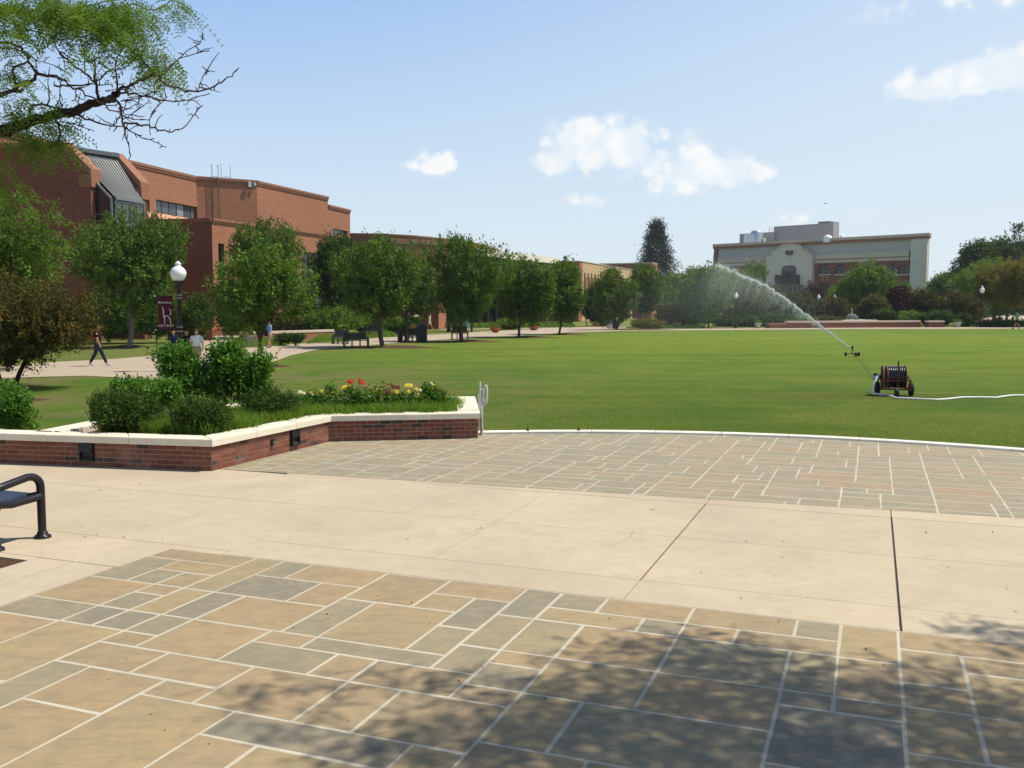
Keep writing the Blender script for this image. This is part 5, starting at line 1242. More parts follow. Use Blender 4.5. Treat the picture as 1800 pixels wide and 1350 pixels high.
# low ground cover mounds
def cover(label, pts, z0, hgt, mat='leaf_cover', dens=70, leaf=.07, seed=1):
    poly = [G(x, y) for x, y in pts]; xs = [p_.x for p_ in poly]; ys = [p_.y for p_ in poly]; g = np.random.default_rng(seed)
    ar = (max(xs) - min(xs)) * (max(ys) - min(ys)); n = int(min(60000, ar * dens)); P_ = np.stack([g.uniform(min(xs), max(xs), n), g.uniform(min(ys), max(ys), n), g.random(n)], 1)
    ins = np.zeros(n, bool); dm = np.full(n, 1e9)
    for i in range(len(poly)):
        x1, y1, x2, y2 = poly[i].x, poly[i].y, poly[(i + 1) % len(poly)].x, poly[(i + 1) % len(poly)].y
        cond = ((y1 > P_[:, 1]) != (y2 > P_[:, 1])); xi = (x2 - x1) * (P_[:, 1] - y1) / ((y2 - y1) or 1e-9) + x1; ins ^= cond & (P_[:, 0] < xi)
        e = np.array([x2 - x1, y2 - y1]); t_ = np.clip(((P_[:, :2] - [x1, y1]) @ e) / (e @ e), 0, 1); dm = np.minimum(dm, np.linalg.norm(P_[:, :2] - [x1, y1] - t_[:, None] * e, axis=1))
    P_ = P_[ins]; dm = dm[ins]; n = len(P_); P_[:, 2] = z0 + (P_[:, 2] ** .6) * hgt * np.clip(dm / .6, .15, 1)
    V, F = leaf_quads(P_, unit(np.array([0, 0, .8]) + g.normal(0, .5, (n, 3))), unit(g.normal(size=(n, 3))), leaf * (.6 + .8 * g.random(n)), .6)
    me = mesh_np('ground_cover', V, F, [M[mat]], tint=np.clip(g.normal(.5, .22, n), 0, 1)); o = bpy.data.objects.new('ground_cover', me); link(o); tag(o, label=label, kind='stuff'); return o
cover('yellow green ground cover round the white planter', [(400, 609), (405, 600), (430, 596), (480, 597), (512, 604), (500, 606.5), (440, 610)], -.04, .42, dens=260, leaf=.09, seed=1)
cover('yellow green ground cover mound before the pale capped wall', [(538, 603), (550, 596), (590, 595), (640, 594), (640, 596), (590, 602)], -.04, .45, dens=260, leaf=.10, seed=2)
cover('low green planting behind the garden benches', [(640, 594), (640, 586), (700, 586), (700, 591)], -.04, .35, dens=120, leaf=.12, seed=3)
cover('low green planting before the glazed pavilion', [(780, 577.5), (780, 574), (900, 572), (1010, 570), (1010, 575), (900, 576)], -.04, .5, dens=90, leaf=.16, mat='leaf_green', seed=4)
cover('lawn edge plants at the far bed', [(1170, 577), (1110, 573.5), (1240, 574.5), (1232, 577)], -.04, .35, dens=60, leaf=.16, mat='leaf_green', seed=5)

# ---- grass blades: the near lawn beyond the kerb, and tufts in the planter
def blades(name, label, P_, hgt, wid, mat, seed, lean=.35):
    g = np.random.default_rng(seed); n = len(P_); a = g.random(n) * 2 * PI; s = np.stack([np.cos(a), np.sin(a), np.zeros(n)], 1) * wid
    ld = g.normal(0, lean, (n, 3)); ld[:, 2] = 0; h = hgt * (.55 + .75 * g.random(n))[:, None]
    mid = P_ + np.array([0, 0, .62]) * h + ld * h * .35; tip = P_ + np.array([0, 0, 1]) * h * (1 - .25 * np.linalg.norm(ld, axis=1, keepdims=True)) + ld * h
    V = np.stack([P_ - s * .5, P_ + s * .5, mid + s * .42, mid - s * .42, tip + s * .05, tip - s * .05], 1).reshape(-1, 3); b = np.arange(n)[:, None] * 6
    F = np.concatenate([b + np.array([0, 1, 2, 3]), b + np.array([3, 2, 4, 5])], 1).reshape(-1, 4)
    me = mesh_np(name, V, F, [M[mat]], tint=np.repeat(np.clip(g.normal(.48, .24, n), 0, 1), 2)); o = bpy.data.objects.new(name, me); link(o); tag(o, label=label, kind='stuff'); return o
g = np.random.default_rng(77); n = 90000
dist = CR + .22 + (g.random(n) ** 1.5) * 11; ang = g.uniform(R(25), R(112), n); P_ = np.stack([CC.x + dist * np.cos(ang), CC.y + dist * np.sin(ang), np.full(n, -.06)], 1)
a_ = P_[:, 0] * SA + P_[:, 1] * CA; b_ = P_[:, 0] * CA - P_[:, 1] * SA
P_ = P_[(b_ > -6.6) | (a_ > 19.2)]
blades('lawn_grass', 'short mown grass blades of the near lawn', P_, .028, .007, 'blade', 5, .5)
g = np.random.default_rng(78); n = 7000; dist = CR + .20 + g.random(n) ** 2 * .16; ang = g.uniform(R(25), R(99), n)
blades('kerb_grass', 'ragged longer grass along the back edge of the white kerb', np.stack([CC.x + dist * np.cos(ang), CC.y + dist * np.sin(ang), np.full(n, -.05)], 1), .12, .008, 'blade', 6, .7)
def in_ab(poly, n, g, z):
    xs = [p_[0] for p_ in poly]; ys = [p_[1] for p_ in poly]; Q = np.stack([g.uniform(min(xs), max(xs), n), g.uniform(min(ys), max(ys), n)], 1); ins = np.zeros(n, bool)
    for i in range(len(poly)):
        (x1, y1), (x2, y2) = poly[i], poly[(i + 1) % len(poly)]; ins ^= ((y1 > Q[:, 1]) != (y2 > Q[:, 1])) & (Q[:, 0] < (x2 - x1) * (Q[:, 1] - y1) / ((y2 - y1) or 1e-9) + x1)
    Q = Q[ins]; return np.stack([Q[:, 0] * SA + Q[:, 1] * CA, Q[:, 0] * CA - Q[:, 1] * SA, np.full(len(Q), z)], 1)
# leaves of lily turf grow in clumps
def lily(poly, n, seed, z, h, label):
    g = np.random.default_rng(seed); c = in_ab(poly, n // 22, g, z); P_ = np.repeat(c, 22, 0) + g.normal(0, .05, (len(c) * 22, 3)) * [1, 1, 0]
    blades('lily_turf', label, P_, h, .011, 'leaf_liriope', seed, .55)
lily([(11.3, -11.2), (11.25, -9.1), (14.1, -9.05), (14.2, -10.5), (12.2, -11.5)], 14000, 21, .36, .27, 'grassy lily turf between the yews at the front of the planter')
lily([(14.05, -10.6), (14.0, -9.05), (15.35, -6.95), (17.4, -7.8), (16.4, -8.6), (15.2, -10.2)], 26000, 22, .36, .24, 'bright lily turf edging the right part of the planter')

# ---- planter shrubs
def pshrub(label, px, box, dep, mat, **kw):
    k = dict(category='shrub', group='shrubs in the brick planter', tr=.018, fork=.1, tw=.20, name='planter_shrub', z0=.36); k.update(kw); nm = k.pop('name'); z0 = k.pop('z0')
    o = tree(nm, label, px, box, dep, mat=mat, **k); return o
pshrub('tall glossy leaved laurel, highest bush of the planter, before the lamp post', 385, (284, 606, 475, 712), 16.9, 'leaf_laurel', boxes=[((283, 615, 342, 668), .22), ((300, 640, 372, 700), .2), ((352, 648, 420, 706), .2), ((366, 606, 436, 668), .28), ((412, 640, 474, 702), .22), ((440, 624, 474, 660), .06)], tw=.36, leaf=.082, ntw=860, nl=15, form='round', thick=.8, multi=5, lobes=8, shell=.2, asp=.5, bark='bark')
pshrub('lower left arm of glossy laurel in the planter', 262, (200, 664, 316, 722), 15.8, 'leaf_laurel', leaf=.07, ntw=560, nl=14, form='round', thick=.8, lobes=14, shell=.4, asp=.45)
pshrub('dark yew at the left end of the planter', 222, (170, 690, 270, 757), 14.4, 'leaf_yew', leaf=.06, ntw=800, nl=16, form='round', thick=.9, lobes=18, asp=.3, tw=.3)
pshrub('dark rounded yew at the front corner of the planter', 354, (306, 706, 405, 762), 14.1, 'leaf_yew', leaf=.056, ntw=800, nl=16, form='round', thick=.8, lobes=18, asp=.3, tw=.3)
pshrub('low dark yew beside the right side of the tall laurel', 465, (424, 688, 515, 730), 15.9, 'leaf_yew', leaf=.045, ntw=620, nl=15, form='round', thick=.7, lobes=14, asp=.3, tw=.34)
tree('shrub', 'glossy green bush at the left edge behind the seat wall', 5, (-60, 672, 62, 762), 16.6, mat='leaf_laurel', form='round', leaf=.07, ntw=700, nl=14, category='shrub', tr=.02, thick=.9, lobes=14, asp=.4, fork=.1, shell=.5)
# ---- dahlias
def dahlia(label, px, py, dep, blooms, hgt=.28, wid=.22, seed=0):
    """low leafy plant with open flowers; blooms = [(dx px, dy px, colour, radius)]"""
    b = W(px, py, dep); b.z = .36; o = thing('dahlia', label, 'flower', b, 0, 'dahlias along the back of the planter')
    V, F, ti, O = crown(900 + seed, (0, 0, hgt * .6), (wid * 1.3, wid, hgt * .62), 120, 9, .06, 'round', .25, 0, .55, 8, .3); crown_obj('foliage', V, F, ti, 'leaf_green' if seed % 2 else 'leaf_laurel', o)
    sm = MB(); g = random.Random(seed)
    for k, (dx, dy, colr, r_) in enumerate(blooms):
        q = W(px + dx, py + dy, dep) - b; q.y = g.uniform(-.1, .1); q.x = q.x
        sm.tube([(q.x * .5, q.y * .5, .05), (q.x, q.y, q.z)], .004, 'petal_stem', 4)
        f = MB(); nrm = Vector((g.uniform(.1, .6), g.uniform(-1, -.5), g.uniform(.3, .8))).normalized(); t1 = nrm.cross(Vector((0, 0, 1))).normalized(); t2 = nrm.cross(t1)
        for ly, (rr, np_, lift) in enumerate(((1.0, 9, .0), (.72, 8, .25), (.42, 6, .42))):
            for j in range(np_):
                a = 2 * PI * (j + ly * .5) / np_; d = t1 * math.cos(a) + t2 * math.sin(a); s_ = nrm.cross(d) * r_ * .24 * rr
                ce = nrm * r_ * lift * .5; f.add([ce, ce + d * r_ * rr * .6 + s_ + nrm * r_ * .12, ce + d * r_ * rr + nrm * r_ * .02, ce + d * r_ * rr * .6 - s_ + nrm * r_ * .12], [(0, 1, 2, 3)], colr)
        f.lathe(nrm * r_ * .2, [(r_ * .16, -.004), (r_ * .1, r_ * .16)], 'petal_yellow' if colr != 'petal_yellow' else 'petal_orange', 7)
        fo = f.build('bloom', o); fo.location = q
    sm.build('stems', o)
plain('petal_stem', (.07, .13, .03), .8)
D = [('cream and pale yellow dahlias at the left end of the flower row', 540, 700, 17.6, [(-14, -10, 'petal_cream', .05), (-6, -9, 'petal_cream', .04), (8, -9, 'petal_yellow', .045), (14, -7, 'petal_yellow', .035), (0, -8, 'petal_cream', .04)]),
     ('yellow dahlia beside the first wine red blooms', 563, 699, 17.6, [(-6, -9, 'petal_yellow', .045), (2, -12, 'petal_yellow', .045), (-10, -6, 'petal_cream', .04)]),
     ('wine red dahlia left of the tallest plant', 577, 698, 17.6, [(-4, -14, 'petal_wine', .05), (5, -13, 'petal_wine', .055), (2, -6, 'petal_wine', .035), (8, -8, 'petal_yellow', .035)]),
     ('tall dahlia with bright red heads on its left, middle of the flower row', 615, 700, 17.4, [(3, -30, 'petal_red', .06), (-3, -29, 'petal_red', .04), (-8, -20, 'petal_yellow', .05), (-3, -22, 'petal_yellow', .045), (-12, -17, 'petal_yellow', .04)]),
     ('tall dahlia with bright red heads and a low dark bud, middle of the flower row', 636, 700, 17.4, [(-2, -30, 'petal_red', .055), (4, -27, 'petal_red', .055), (-6, -33, 'petal_red', .03), (8, -19, 'petal_wine', .03)]),
     ('yellow dahlia right of the tall red ones', 661, 699, 17.5, [(-1, -14, 'petal_yellow', .055), (4, -12, 'petal_yellow', .05), (0, -9, 'petal_yellow', .04)]),
     ('wine red dahlia with large low heads', 682, 700, 17.5, [(-2, -14, 'petal_wine', .07), (4, -11, 'petal_wine', .05), (5, -24, 'petal_wine', .04)]),
     ('wine red dahlia leaning over a pale yellow one', 697, 700, 17.5, [(-5, -20, 'petal_wine', .05), (2, -19, 'petal_wine', .055), (1, -12, 'petal_yellow', .05)]),
     ('pair of large yellow dahlia heads standing above the row', 716, 700, 17.6, [(0, -22, 'petal_yellow', .06), (6, -23, 'petal_yellow', .055), (2, -11, 'petal_yellow', .05), (-10, -6, 'petal_yellow', .045)]),
     ('small yellow dahlia between the large yellow pair and the right end', 736, 700, 17.6, [(-4, -16, 'petal_yellow', .045), (4, -15, 'petal_cream', .035), (-2, -6, 'petal_yellow', .03)]),
     ('tall airy yellow dahlia near the right end', 760, 700, 17.7, [(-2, -25, 'petal_cream', .045), (4, -22, 'petal_yellow', .045), (2, -16, 'petal_yellow', .05)]),
     ('wine red dahlia at the right end of the flower row', 773, 701, 17.7, [(-3, -14, 'petal_wine', .055), (5, -11, 'petal_wine', .06), (2, -6, 'petal_wine', .035)])]
for i, d in enumerate(D): dahlia(d[0], d[1], d[2], d[3], d[4], .28 if 'tall' not in d[0] else .42, .22, i)
for i, (x, y, dp, hh) in enumerate([(590, 700, 17.5, .26), (648, 702, 17.4, .24), (668, 703, 17.4, .24), (705, 703, 17.5, .24), (745, 703, 17.6, .26), (625, 705, 17.2, .26)]):
    pass

# ------------------------------------------------------------ near honey locust reaching in at the upper left
def hp(x, y, dep): return W(x / 4, y / 4, dep)
loc_b = Vector((-6.9, 8.6, -.02))
tl = thing('honey_locust', 'honey locust branches with feathery leaves and bare dark twigs in the sky', 'tree', loc_b)
BR = [([(-420, 1080), (-200, 980), (0, 925), (60, 905), (130, 880), (220, 855), (330, 830), (420, 800), (510, 790), (570, 760), (640, 725), (700, 715), (760, 705), (800, 680), (830, 650)], 6.6, .045, .022),
      ([(830, 650), (870, 610), (930, 590), (1000, 560), (1080, 520), (1130, 570), (1180, 605), (1300, 645), (1390, 645), (1510, 605), (1580, 560), (1640, 515), (1670, 490)], 6.55, .013, .004),
      ([(830, 640), (825, 570), (810, 480), (825, 400), (870, 340)], 6.5, .008, .003), ([(830, 655), (900, 660), (980, 670), (1060, 680), (1140, 705), (1220, 715), (1310, 705), (1380, 685), (1475, 655)], 6.6, .009, .003),
      ([(700, 700), (680, 650), (670, 570), (665, 500), (670, 450), (645, 415), (700, 405)], 6.6, .013, .004), ([(670, 580), (600, 520), (500, 440), (420, 380), (390, 310), (350, 240), (320, 170)], 6.6, .008, .004),
      ([(680, 590), (720, 540), (760, 500), (830, 490), (910, 455)], 6.55, .007, .003), ([(665, 460), (620, 430), (580, 390)], 6.6, .005, .002),
      ([(810, 700), (850, 750), (860, 830), (875, 900), (880, 960), (905, 1020), (920, 1090)], 6.55, .010, .003), ([(870, 890), (930, 930), (990, 965), (1080, 995), (1170, 1035)], 6.5, .006, .003),
      ([(520, 790), (600, 840), (690, 865), (780, 885), (870, 890)], 6.5, .009, .005), ([(870, 860), (960, 865), (1050, 880), (1110, 915), (1190, 930), (1260, 910), (1320, 870), (1370, 800), (1415, 745)], 6.5, .008, .003),
      ([(380, 600), (470, 605), (540, 620), (640, 680), (720, 730), (800, 780), (880, 820), (960, 840), (1050, 845)], 6.4, .008, .003), ([(1050, 845), (1070, 790), (1150, 710), (1175, 680)], 6.4, .003, .0015), ([(1050, 840), (1058, 950)], 6.4, .003, .0015),
      ([(150, 585), (220, 570), (270, 520), (350, 530), (440, 560), (500, 600), (620, 590), (700, 600), (790, 600)], 6.8, .016, .003), ([(-120, 720), (0, 670), (80, 640), (160, 630)], 6.8, .022, .010), ([(80, 640), (150, 585)], 6.8, .015, .014),
      ([(390, 850), (410, 900), (430, 960), (410, 990), (360, 1030), (340, 1090)], 6.6, .010, .004), ([(120, 600), (100, 560), (100, 470), (200, 430), (250, 490), (270, 520)], 6.8, .012, .006),
      ([(-150, 110), (0, 90), (100, 75), (200, 95), (300, 130), (400, 190), (520, 150), (540, 140), (620, 190), (700, 230), (800, 275), (870, 320), (940, 370), (1000, 430), (1050, 480), (1090, 520)], 6.9, .022, .006),
      ([(200, 95), (300, 40), (420, 75), (500, 70), (560, 45), (700, 20), (830, 0), (900, -40)], 6.9, .011, .004), ([(180, 200), (330, 240), (480, 220), (560, 210)], 6.9, .006, .003), ([(60, 130), (100, 160), (190, 210), (330, 235)], 6.9, .007, .004),
      ([(0, 330), (90, 340), (180, 360), (250, 420), (380, 460), (440, 490)], 6.9, .006, .003), ([(850, 710), (920, 700), (980, 690), (1100, 640), (1140, 600)], 6.5, .005, .002), ([(930, 20), (1010, 60), (1080, 75), (1150, 40), (1210, 0), (1280, -30)], 7.0, .007, .004),
      ([(1080, 600), (1160, 510), (1250, 420), (1310, 360), (1400, 310), (1430, 265), (1405, 250)], 6.5, .005, .002), ([(1250, 415), (1350, 385), (1470, 355)], 6.5, .004, .0015), ([(1390, 640), (1420, 560), (1450, 490), (1470, 500)], 6.55, .004, .002),
      ([(330, 740), (430, 770), (530, 800)], 6.65, .009, .006), ([(330, 740), (345, 640), (340, 540)], 6.65, .007, .003), ([(190, 880), (210, 800), (215, 740), (330, 740)], 6.65, .014, .008), ([(540, 620), (530, 700), (560, 760)], 6.6, .005, .003),
      ([(740, 640), (820, 625), (900, 640)], 6.5, .004, .002), ([(270, 520), (200, 430), (150, 330), (60, 300), (-40, 290)], 6.9, .008, .012), ([(800, 880), (840, 820), (860, 760)], 6.5, .004, .003), ([(560, 870), (590, 810), (620, 700)], 6.6, .004, .002),
      ([(430, 855), (520, 870), (600, 900), (660, 925)], 6.6, .005, .002), ([(880, 830), (940, 790), (1020, 735)], 6.45, .004, .0015), ([(690, 430), (740, 470), (790, 510)], 6.6, .004, .002), ([(350, 830), (420, 700), (430, 560), (340, 540)], 6.8, .005, .003)]
mb = MB(); g = random.Random(4)
twig_pts = []
for pts, dep, r0_, r1_ in BR:
    n = len(pts); P3 = []
    for i, (x, y) in enumerate(pts): P3.append(hp(x, y, dep + .35 * math.sin(i * .9 + dep * 7) * (i / n)) - loc_b)
    rr = [r0_ + (r1_ - r0_) * i / (n - 1) for i in range(n)]
    fine = []; fr_ = []
    for i in range(n - 1):
        for k in range(3):
            u = k / 3; p_ = P3[i].lerp(P3[i + 1], u) + (Vector((g.gauss(0, 1), g.gauss(0, 1), g.gauss(0, 1))) * min(.007, rr[i] * .8) if k else Vector()); fine.append(p_); fr_.append(rr[i] + (rr[i + 1] - rr[i]) * u)
    fine.append(P3[-1]); fr_.append(rr[-1]); fr_ = [max(.0029, q * (.85 if r0_ < .02 else 1)) for q in fr_]
    mb.tube(fine, fr_, 'twig' if r0_ < .03 else 'bark_dark', 6, cap=False)
    for i, p_ in enumerate(fine):              # knuckles and spurs
        if fr_[i] < .02 and g.random() < .5:
            d = Vector((g.gauss(0, 1), g.gauss(0, .4), g.gauss(0, 1))).normalized() * g.uniform(.012, .05); mb.tube([p_, p_ + d], [.0045, .0025], 'twig', 4, cap=False)
        if r0_ < .012 and g.random() < .16:
            d = Vector((g.gauss(.5, 1), g.gauss(0, .4), g.gauss(.3, 1))).normalized() * g.uniform(.06, .16); m_ = p_ + d * .5 + Vector((0, 0, g.uniform(-.015, .02))); mb.tube([p_, m_, p_ + d], [.0038, .0032, .002], 'twig', 4, cap=False)
mb.build('branches', tl)
mb = MB(); jn = hp(-420, 1080, 6.6) - loc_b
mb.tube([(0, 0, -.1), (0, 0, .2), (.05, -.1, 1.6), (.1, -.3, 2.6), (.25, -.6, 3.2)], [.20, .15, .13, .12, .10], 'bark_dark', 12)
mb.tube([Vector((.25, -.6, 3.1)), Vector((.25, -.6, 3.1)).lerp(jn, .5) + Vector((0, 0, .1)), jn], [.08, .06, .045], 'bark_dark', 9)
for e, r_ in ((hp(-120, 720, 6.8) - loc_b, .05), (hp(-150, 110, 6.9) - loc_b, .055), (hp(-40, 290, 6.9) - loc_b, .03)): mb.tube([(.2, -.5, 3.0), Vector((.2, -.5, 3.0)).lerp(e, .5), e], [r_ * 1.3, r_, r_ * .45], 'bark_dark', 8)
mb.tube([(.25, -.6, 3.2), (-.4, .2, 5), (-.6, .6, 7)], [.1, .07, .03], 'bark_dark', 8); mb.build('trunk', tl)
def pinnate(P_, D_, seed, length=.17, pairs=9, size=.022):
    """feathery compound leaves: two rows of small leaflets on a drooping stalk"""
    g = np.random.default_rng(seed); n = len(P_); D_ = unit(D_); up = np.array([0, 0, 1.0]); N_ = unit(np.cross(np.cross(D_, up + g.normal(0, .5, (n, 3))), D_)); S_ = unit(np.cross(N_, D_))
    L_ = length * (.6 + .7 * g.random(n)); V = []; T = []; tn = np.clip(g.normal(.5, .24, n), 0, 1)
    for k in range(pairs):
        t_ = (k + .7) / pairs; c = P_ + D_ * (L_ * t_)[:, None]; c[:, 2] -= L_ * t_ * t_ * .45
        for sg in (-1, 1):
            d = unit(S_ * sg + D_ * .35 + g.normal(0, .12, (n, 3))); nn = unit(N_ + g.normal(0, .14, (n, 3))); sz = size * (1 - .35 * abs(t_ - .5)) * (.8 + .4 * g.random(n))
            v, f = leaf_quads(c + d * (sz * .55)[:, None], nn, d, sz, .42); V.append(v.reshape(-1, 4, 3)); T.append(np.clip(tn + g.normal(0, .08, n), 0, 1))
    for q in range(3):                             # the stalk, in three short strips
        e = []
        for t_ in (q / 3, (q + 1) / 3): x = P_ + D_ * (L_ * t_)[:, None]; x[:, 2] -= L_ * t_ * t_ * .45; e.append(x)
        V.append(np.stack([e[0] - S_ * .0014, e[0] + S_ * .0014, e[1] + S_ * .0012, e[1] - S_ * .0012], 1)); T.append(tn * .4)
    V = np.concatenate(V, 0).reshape(-1, 3); F = np.arange(len(V)).reshape(-1, 4); return V, F, np.concatenate(T)
g = np.random.default_rng(9); Ps = []; Ds = []
# (centre x, y, spread x, y in the 4x crop, number)
for cx, cy, sx, sy, n in [(q0_, q1_, q2__, q3_, int(n_ * .42)) for q0_, q1_, q2__, q3_, n_ in [(0, 0, 120, 70, 200), (150, 30, 110, 50, 220), (330, 20, 120, 50, 280), (520, 60, 120, 55, 300), (700, 80, 120, 60, 320), (850, 60, 100, 60, 300), (960, 110, 60, 60, 170), (900, 200, 70, 50, 130), (760, 170, 90, 40, 170), (560, 150, 110, 30, 140),
                          (420, 110, 90, 30, 110), (1180, 20, 50, 25, 46), (1270, 20, 30, 40, 46), (1240, 90, 15, 30, 12), (100, 190, 60, 60, 80), (170, 300, 40, 45, 46), (60, 250, 50, 50, 60), (960, 300, 50, 40, 60), (1030, 360, 60, 40, 80), (1120, 430, 60, 40, 110), (1190, 470, 45, 55, 100), (1180, 560, 30, 30, 34),
                          (1010, 440, 40, 30, 30), (950, 430, 30, 30, 20), (60, 480, 60, 50, 60), (50, 580, 80, 40, 70), (120, 620, 60, 30, 40), (240, 700, 50, 50, 46), (300, 780, 60, 40, 50), (80, 780, 80, 50, 100), (170, 820, 80, 30, 70), (410, 730, 30, 40, 22), (520, 340, 12, 50, 14), (570, 350, 20, 25, 12), (440, 250, 70, 20, 30), (720, 270, 10, 40, 8),
                          (150, 930, 60, 30, 50), (260, 965, 70, 40, 80), (340, 1000, 50, 40, 80), (450, 900, 40, 50, 60), (470, 980, 25, 40, 30), (60, 990, 40, 40, 40), (10, 1120, 40, 60, 50), (40, 1180, 30, 40, 24), (0, 1250, 60, 60, 80), (320, 900, 60, 40, 60), (700, 60, 300, 60, 120)]]:
    for _ in range(max(1, n // 8)):
        x, y = cx + g.normal(0, sx * .7), cy + g.normal(0, sy * .65); p_ = np.array(hp(x, y, 6.7 + g.normal(0, .3)) - loc_b); a0 = g.random() * 6.28; kk = int(g.integers(4, 8)); tilt = g.normal(-.45, .25)
        for q in range(kk):
            aa = a0 + q * 6.28 / kk + g.normal(0, .3); Ps.append(p_ + g.normal(0, .012, 3)); Ds.append((math.cos(aa), math.sin(aa) * .8, tilt + g.normal(0, .25)))
V, F, ti = pinnate(np.array(Ps), np.array(Ds), 31, .20, 9, .030); crown_obj('crown', V, F, ti, 'leaf_locust', tl)
# leaf mass of the same tree outside and above the frame
V, F, ti, O = crown(77, (-3.6, .8, 6.2), (2.3, 2.2, 2.2), 700, 8, .09, 'round'); crown_obj('upper_crown', V, F, ti, 'leaf_locust', tl)

# ------------------------------------------------------------ locust whose shade falls on the near patio (stands out of view on the right)
t2 = thing('shade_tree', 'honey locust beyond the right edge whose shade dapples the near flagstones', 'tree', (7.2, 1.6, 0))
g = np.random.default_rng(3); off = sun_dir / sun_dir.z
def over(px, py, z): q = G(px, py) + off * z; return (q.x - 7.2, q.y - 1.6, z)
Ps = []; Ds = []; cl = []
# clusters of shade as they lie on the paving: (px, py, spread x m, spread y m, leaves)
for px, py, sx, sy, n in [(800, 1215, .16, .10, 46), (745, 1195, .07, .06, 22), (905, 1215, .14, .07, 44), (1000, 1170, .12, .09, 40), (870, 1275, .22, .10, 80), (780, 1320, .30, .10, 100), (660, 1345, .22, .07, 40), (480, 1225, .10, .06, 18), (590, 1200, .10, .05, 18), (500, 1240, .16, .07, 24), (620, 1290, .2, .06, 34),
                          (1110, 1135, .15, .05, 44), (1160, 1105, .06, .03, 10), (1130, 1170, .16, .08, 66), (1240, 1150, .2, .07, 88), (1200, 1210, .3, .12, 170), (1300, 1150, .12, .08, 56), (1350, 1190, .18, .10, 90), (1290, 1230, .3, .14, 190), (1420, 1210, .2, .12, 110), (1080, 1240, .25, .12, 130),
                          (1000, 1270, .25, .10, 120), (1150, 1290, .4, .14, 250), (1350, 1300, .4, .14, 260), (1520, 1240, .3, .12, 150), (1630, 1220, .15, .12, 80), (1700, 1250, .3, .13, 150), (1560, 1320, .4, .12, 210), (1720, 1330, .35, .12, 180), (1780, 1290, .2, .12, 90), (1500, 1345, .5, .1, 160),
                          (950, 1330, .4, .10, 180), (1100, 1345, .5, .08, 160), (1740, 1105, .12, .03, 26), (1690, 1103, .08, .02, 12), (1790, 1130, .14, .07, 70), (1800, 1180, .1, .08, 30), (1670, 1190, .07, .06, 24), (1240, 1120, .12, .05, 20), (1590, 1170, .1, .06, 16), (1450, 1160, .08, .05, 12)]:
    z = g.uniform(5.2, 6.4); c = over(px, py, z); cl.append(c)
    for k in range(int(n * 1.12)):
        Ps.append((c[0] + g.normal(0, sx * 1.2), c[1] + g.normal(0, sy * 1.7), c[2] + g.normal(0, .22))); Ds.append((g.normal(0, 1), g.normal(0, 1), g.normal(-.2, .3)))
V, F, ti = pinnate(np.array(Ps), np.array(Ds), 41, .20, 8, .036)
crown_obj('crown', V, F, ti, 'leaf_locust', t2)
V, F, ti, O = crown(79, (0.6, -2.2, 7.6), (3.4, 3.4, 1.9), 1500, 10, .10, 'round'); crown_obj('upper_crown', V, F, ti, 'leaf_locust', t2)
mb = MB(); mb.tube([(0, 0, -.1), (0, 0, .2), (-.1, .1, 2.2), (-.2, 0, 4.4)], [.24, .17, .14, .12], 'bark_dark', 10)
for i in range(0, len(cl), 3): e = Vector(cl[i]); st = Vector((-.2, 0, 4.0 + (i % 4) * .15)); mb.tube([st, st.lerp(e, .5) + Vector((0, 0, .25)), e], [.035, .02, .006], 'bark_dark', 5, cap=False)
mb.build('trunk', t2)

# ------------------------------------------------------------ street furniture
def lamp_post(label, px, py, top_py, banner=False, group='black lamp posts with white acorn globes', gw=1.15, pw_=1.2):
    b = G(px, py, -.04); hgt = W(px, top_py, b.y).z + .04; s = hgt / 4.6
    o = thing('lamp_post', label, 'street lamp', b, 0, group)
    mb = MB(); mb.lathe((0, 0, 0), [(.20 * s, 0), (.20 * s, .12 * s), (.155 * s, .16 * s), (.15 * s, .42 * s), (.11 * s, .50 * s), (.085 * s, .62 * s)], 'black_metal', 16); mb.build('base', o)
    zt = hgt - .86 * s; mb = MB(); mb.lathe((0, 0, 0), [(.062 * s * pw_, .62 * s), (.055 * s * pw_, zt - .25 * s), (.075 * s * pw_, zt - .22 * s), (.055 * s * pw_, zt - .18 * s), (.06 * s * pw_, zt - .12 * s), (.13 * s * pw_, zt - .02 * s), (.14 * s * pw_, zt + .03 * s)], 'black_metal', 16); mb.build('post', o)
    gb = MB(); z = zt + .03 * s; gb.lathe((0, 0, 0), [(r_ * s * gw, z + z_ * s) for r_, z_ in [(.115, 0), (.175, .10), (.215, .25), (.222, .36), (.195, .45), (.19, .47), (.15, .54), (.085, .62), (.062, .66), (.085, .70), (.08, .75), (.045, .79), (.012, .83)]], 'globe_white', 24); gb.build('globe', o)
    return o, s, zt
lp, s, zt = lamp_post('nearest lamp post, with a maroon banner, behind the laurel in the planter', 318, 652, 459, pw_=1.75, gw=1.5)
lb = lp.location; dep = lb.y
def L3(px, py, dy=0): return W(px, py, dep + dy) - lb
bt, bb = L3(300, 521).z, L3(300, 579.5).z; xl, xr = L3(277, 540).x, L3(305, 540).x
bn = MB(); nx_, nz_ = 8, 12; vs = []; fs = []
for i in range(nz_ + 1):
    for k in range(nx_ + 1):
        u, v = k / nx_, i / nz_; vs.append((xl + (xr - xl) * u + .045 * v * (xr - xl) * 0, .03 * math.sin(u * 4 + v * 2) - .01, bt + (bb - bt) * v))
fs = [(i * (nx_ + 1) + k, (i + 1) * (nx_ + 1) + k, (i + 1) * (nx_ + 1) + k + 1, i * (nx_ + 1) + k + 1) for i in range(nz_) for k in range(nx_)]
bn.add(vs, fs, 'maroon_cloth', True); bo = bn.build('banner', lp)
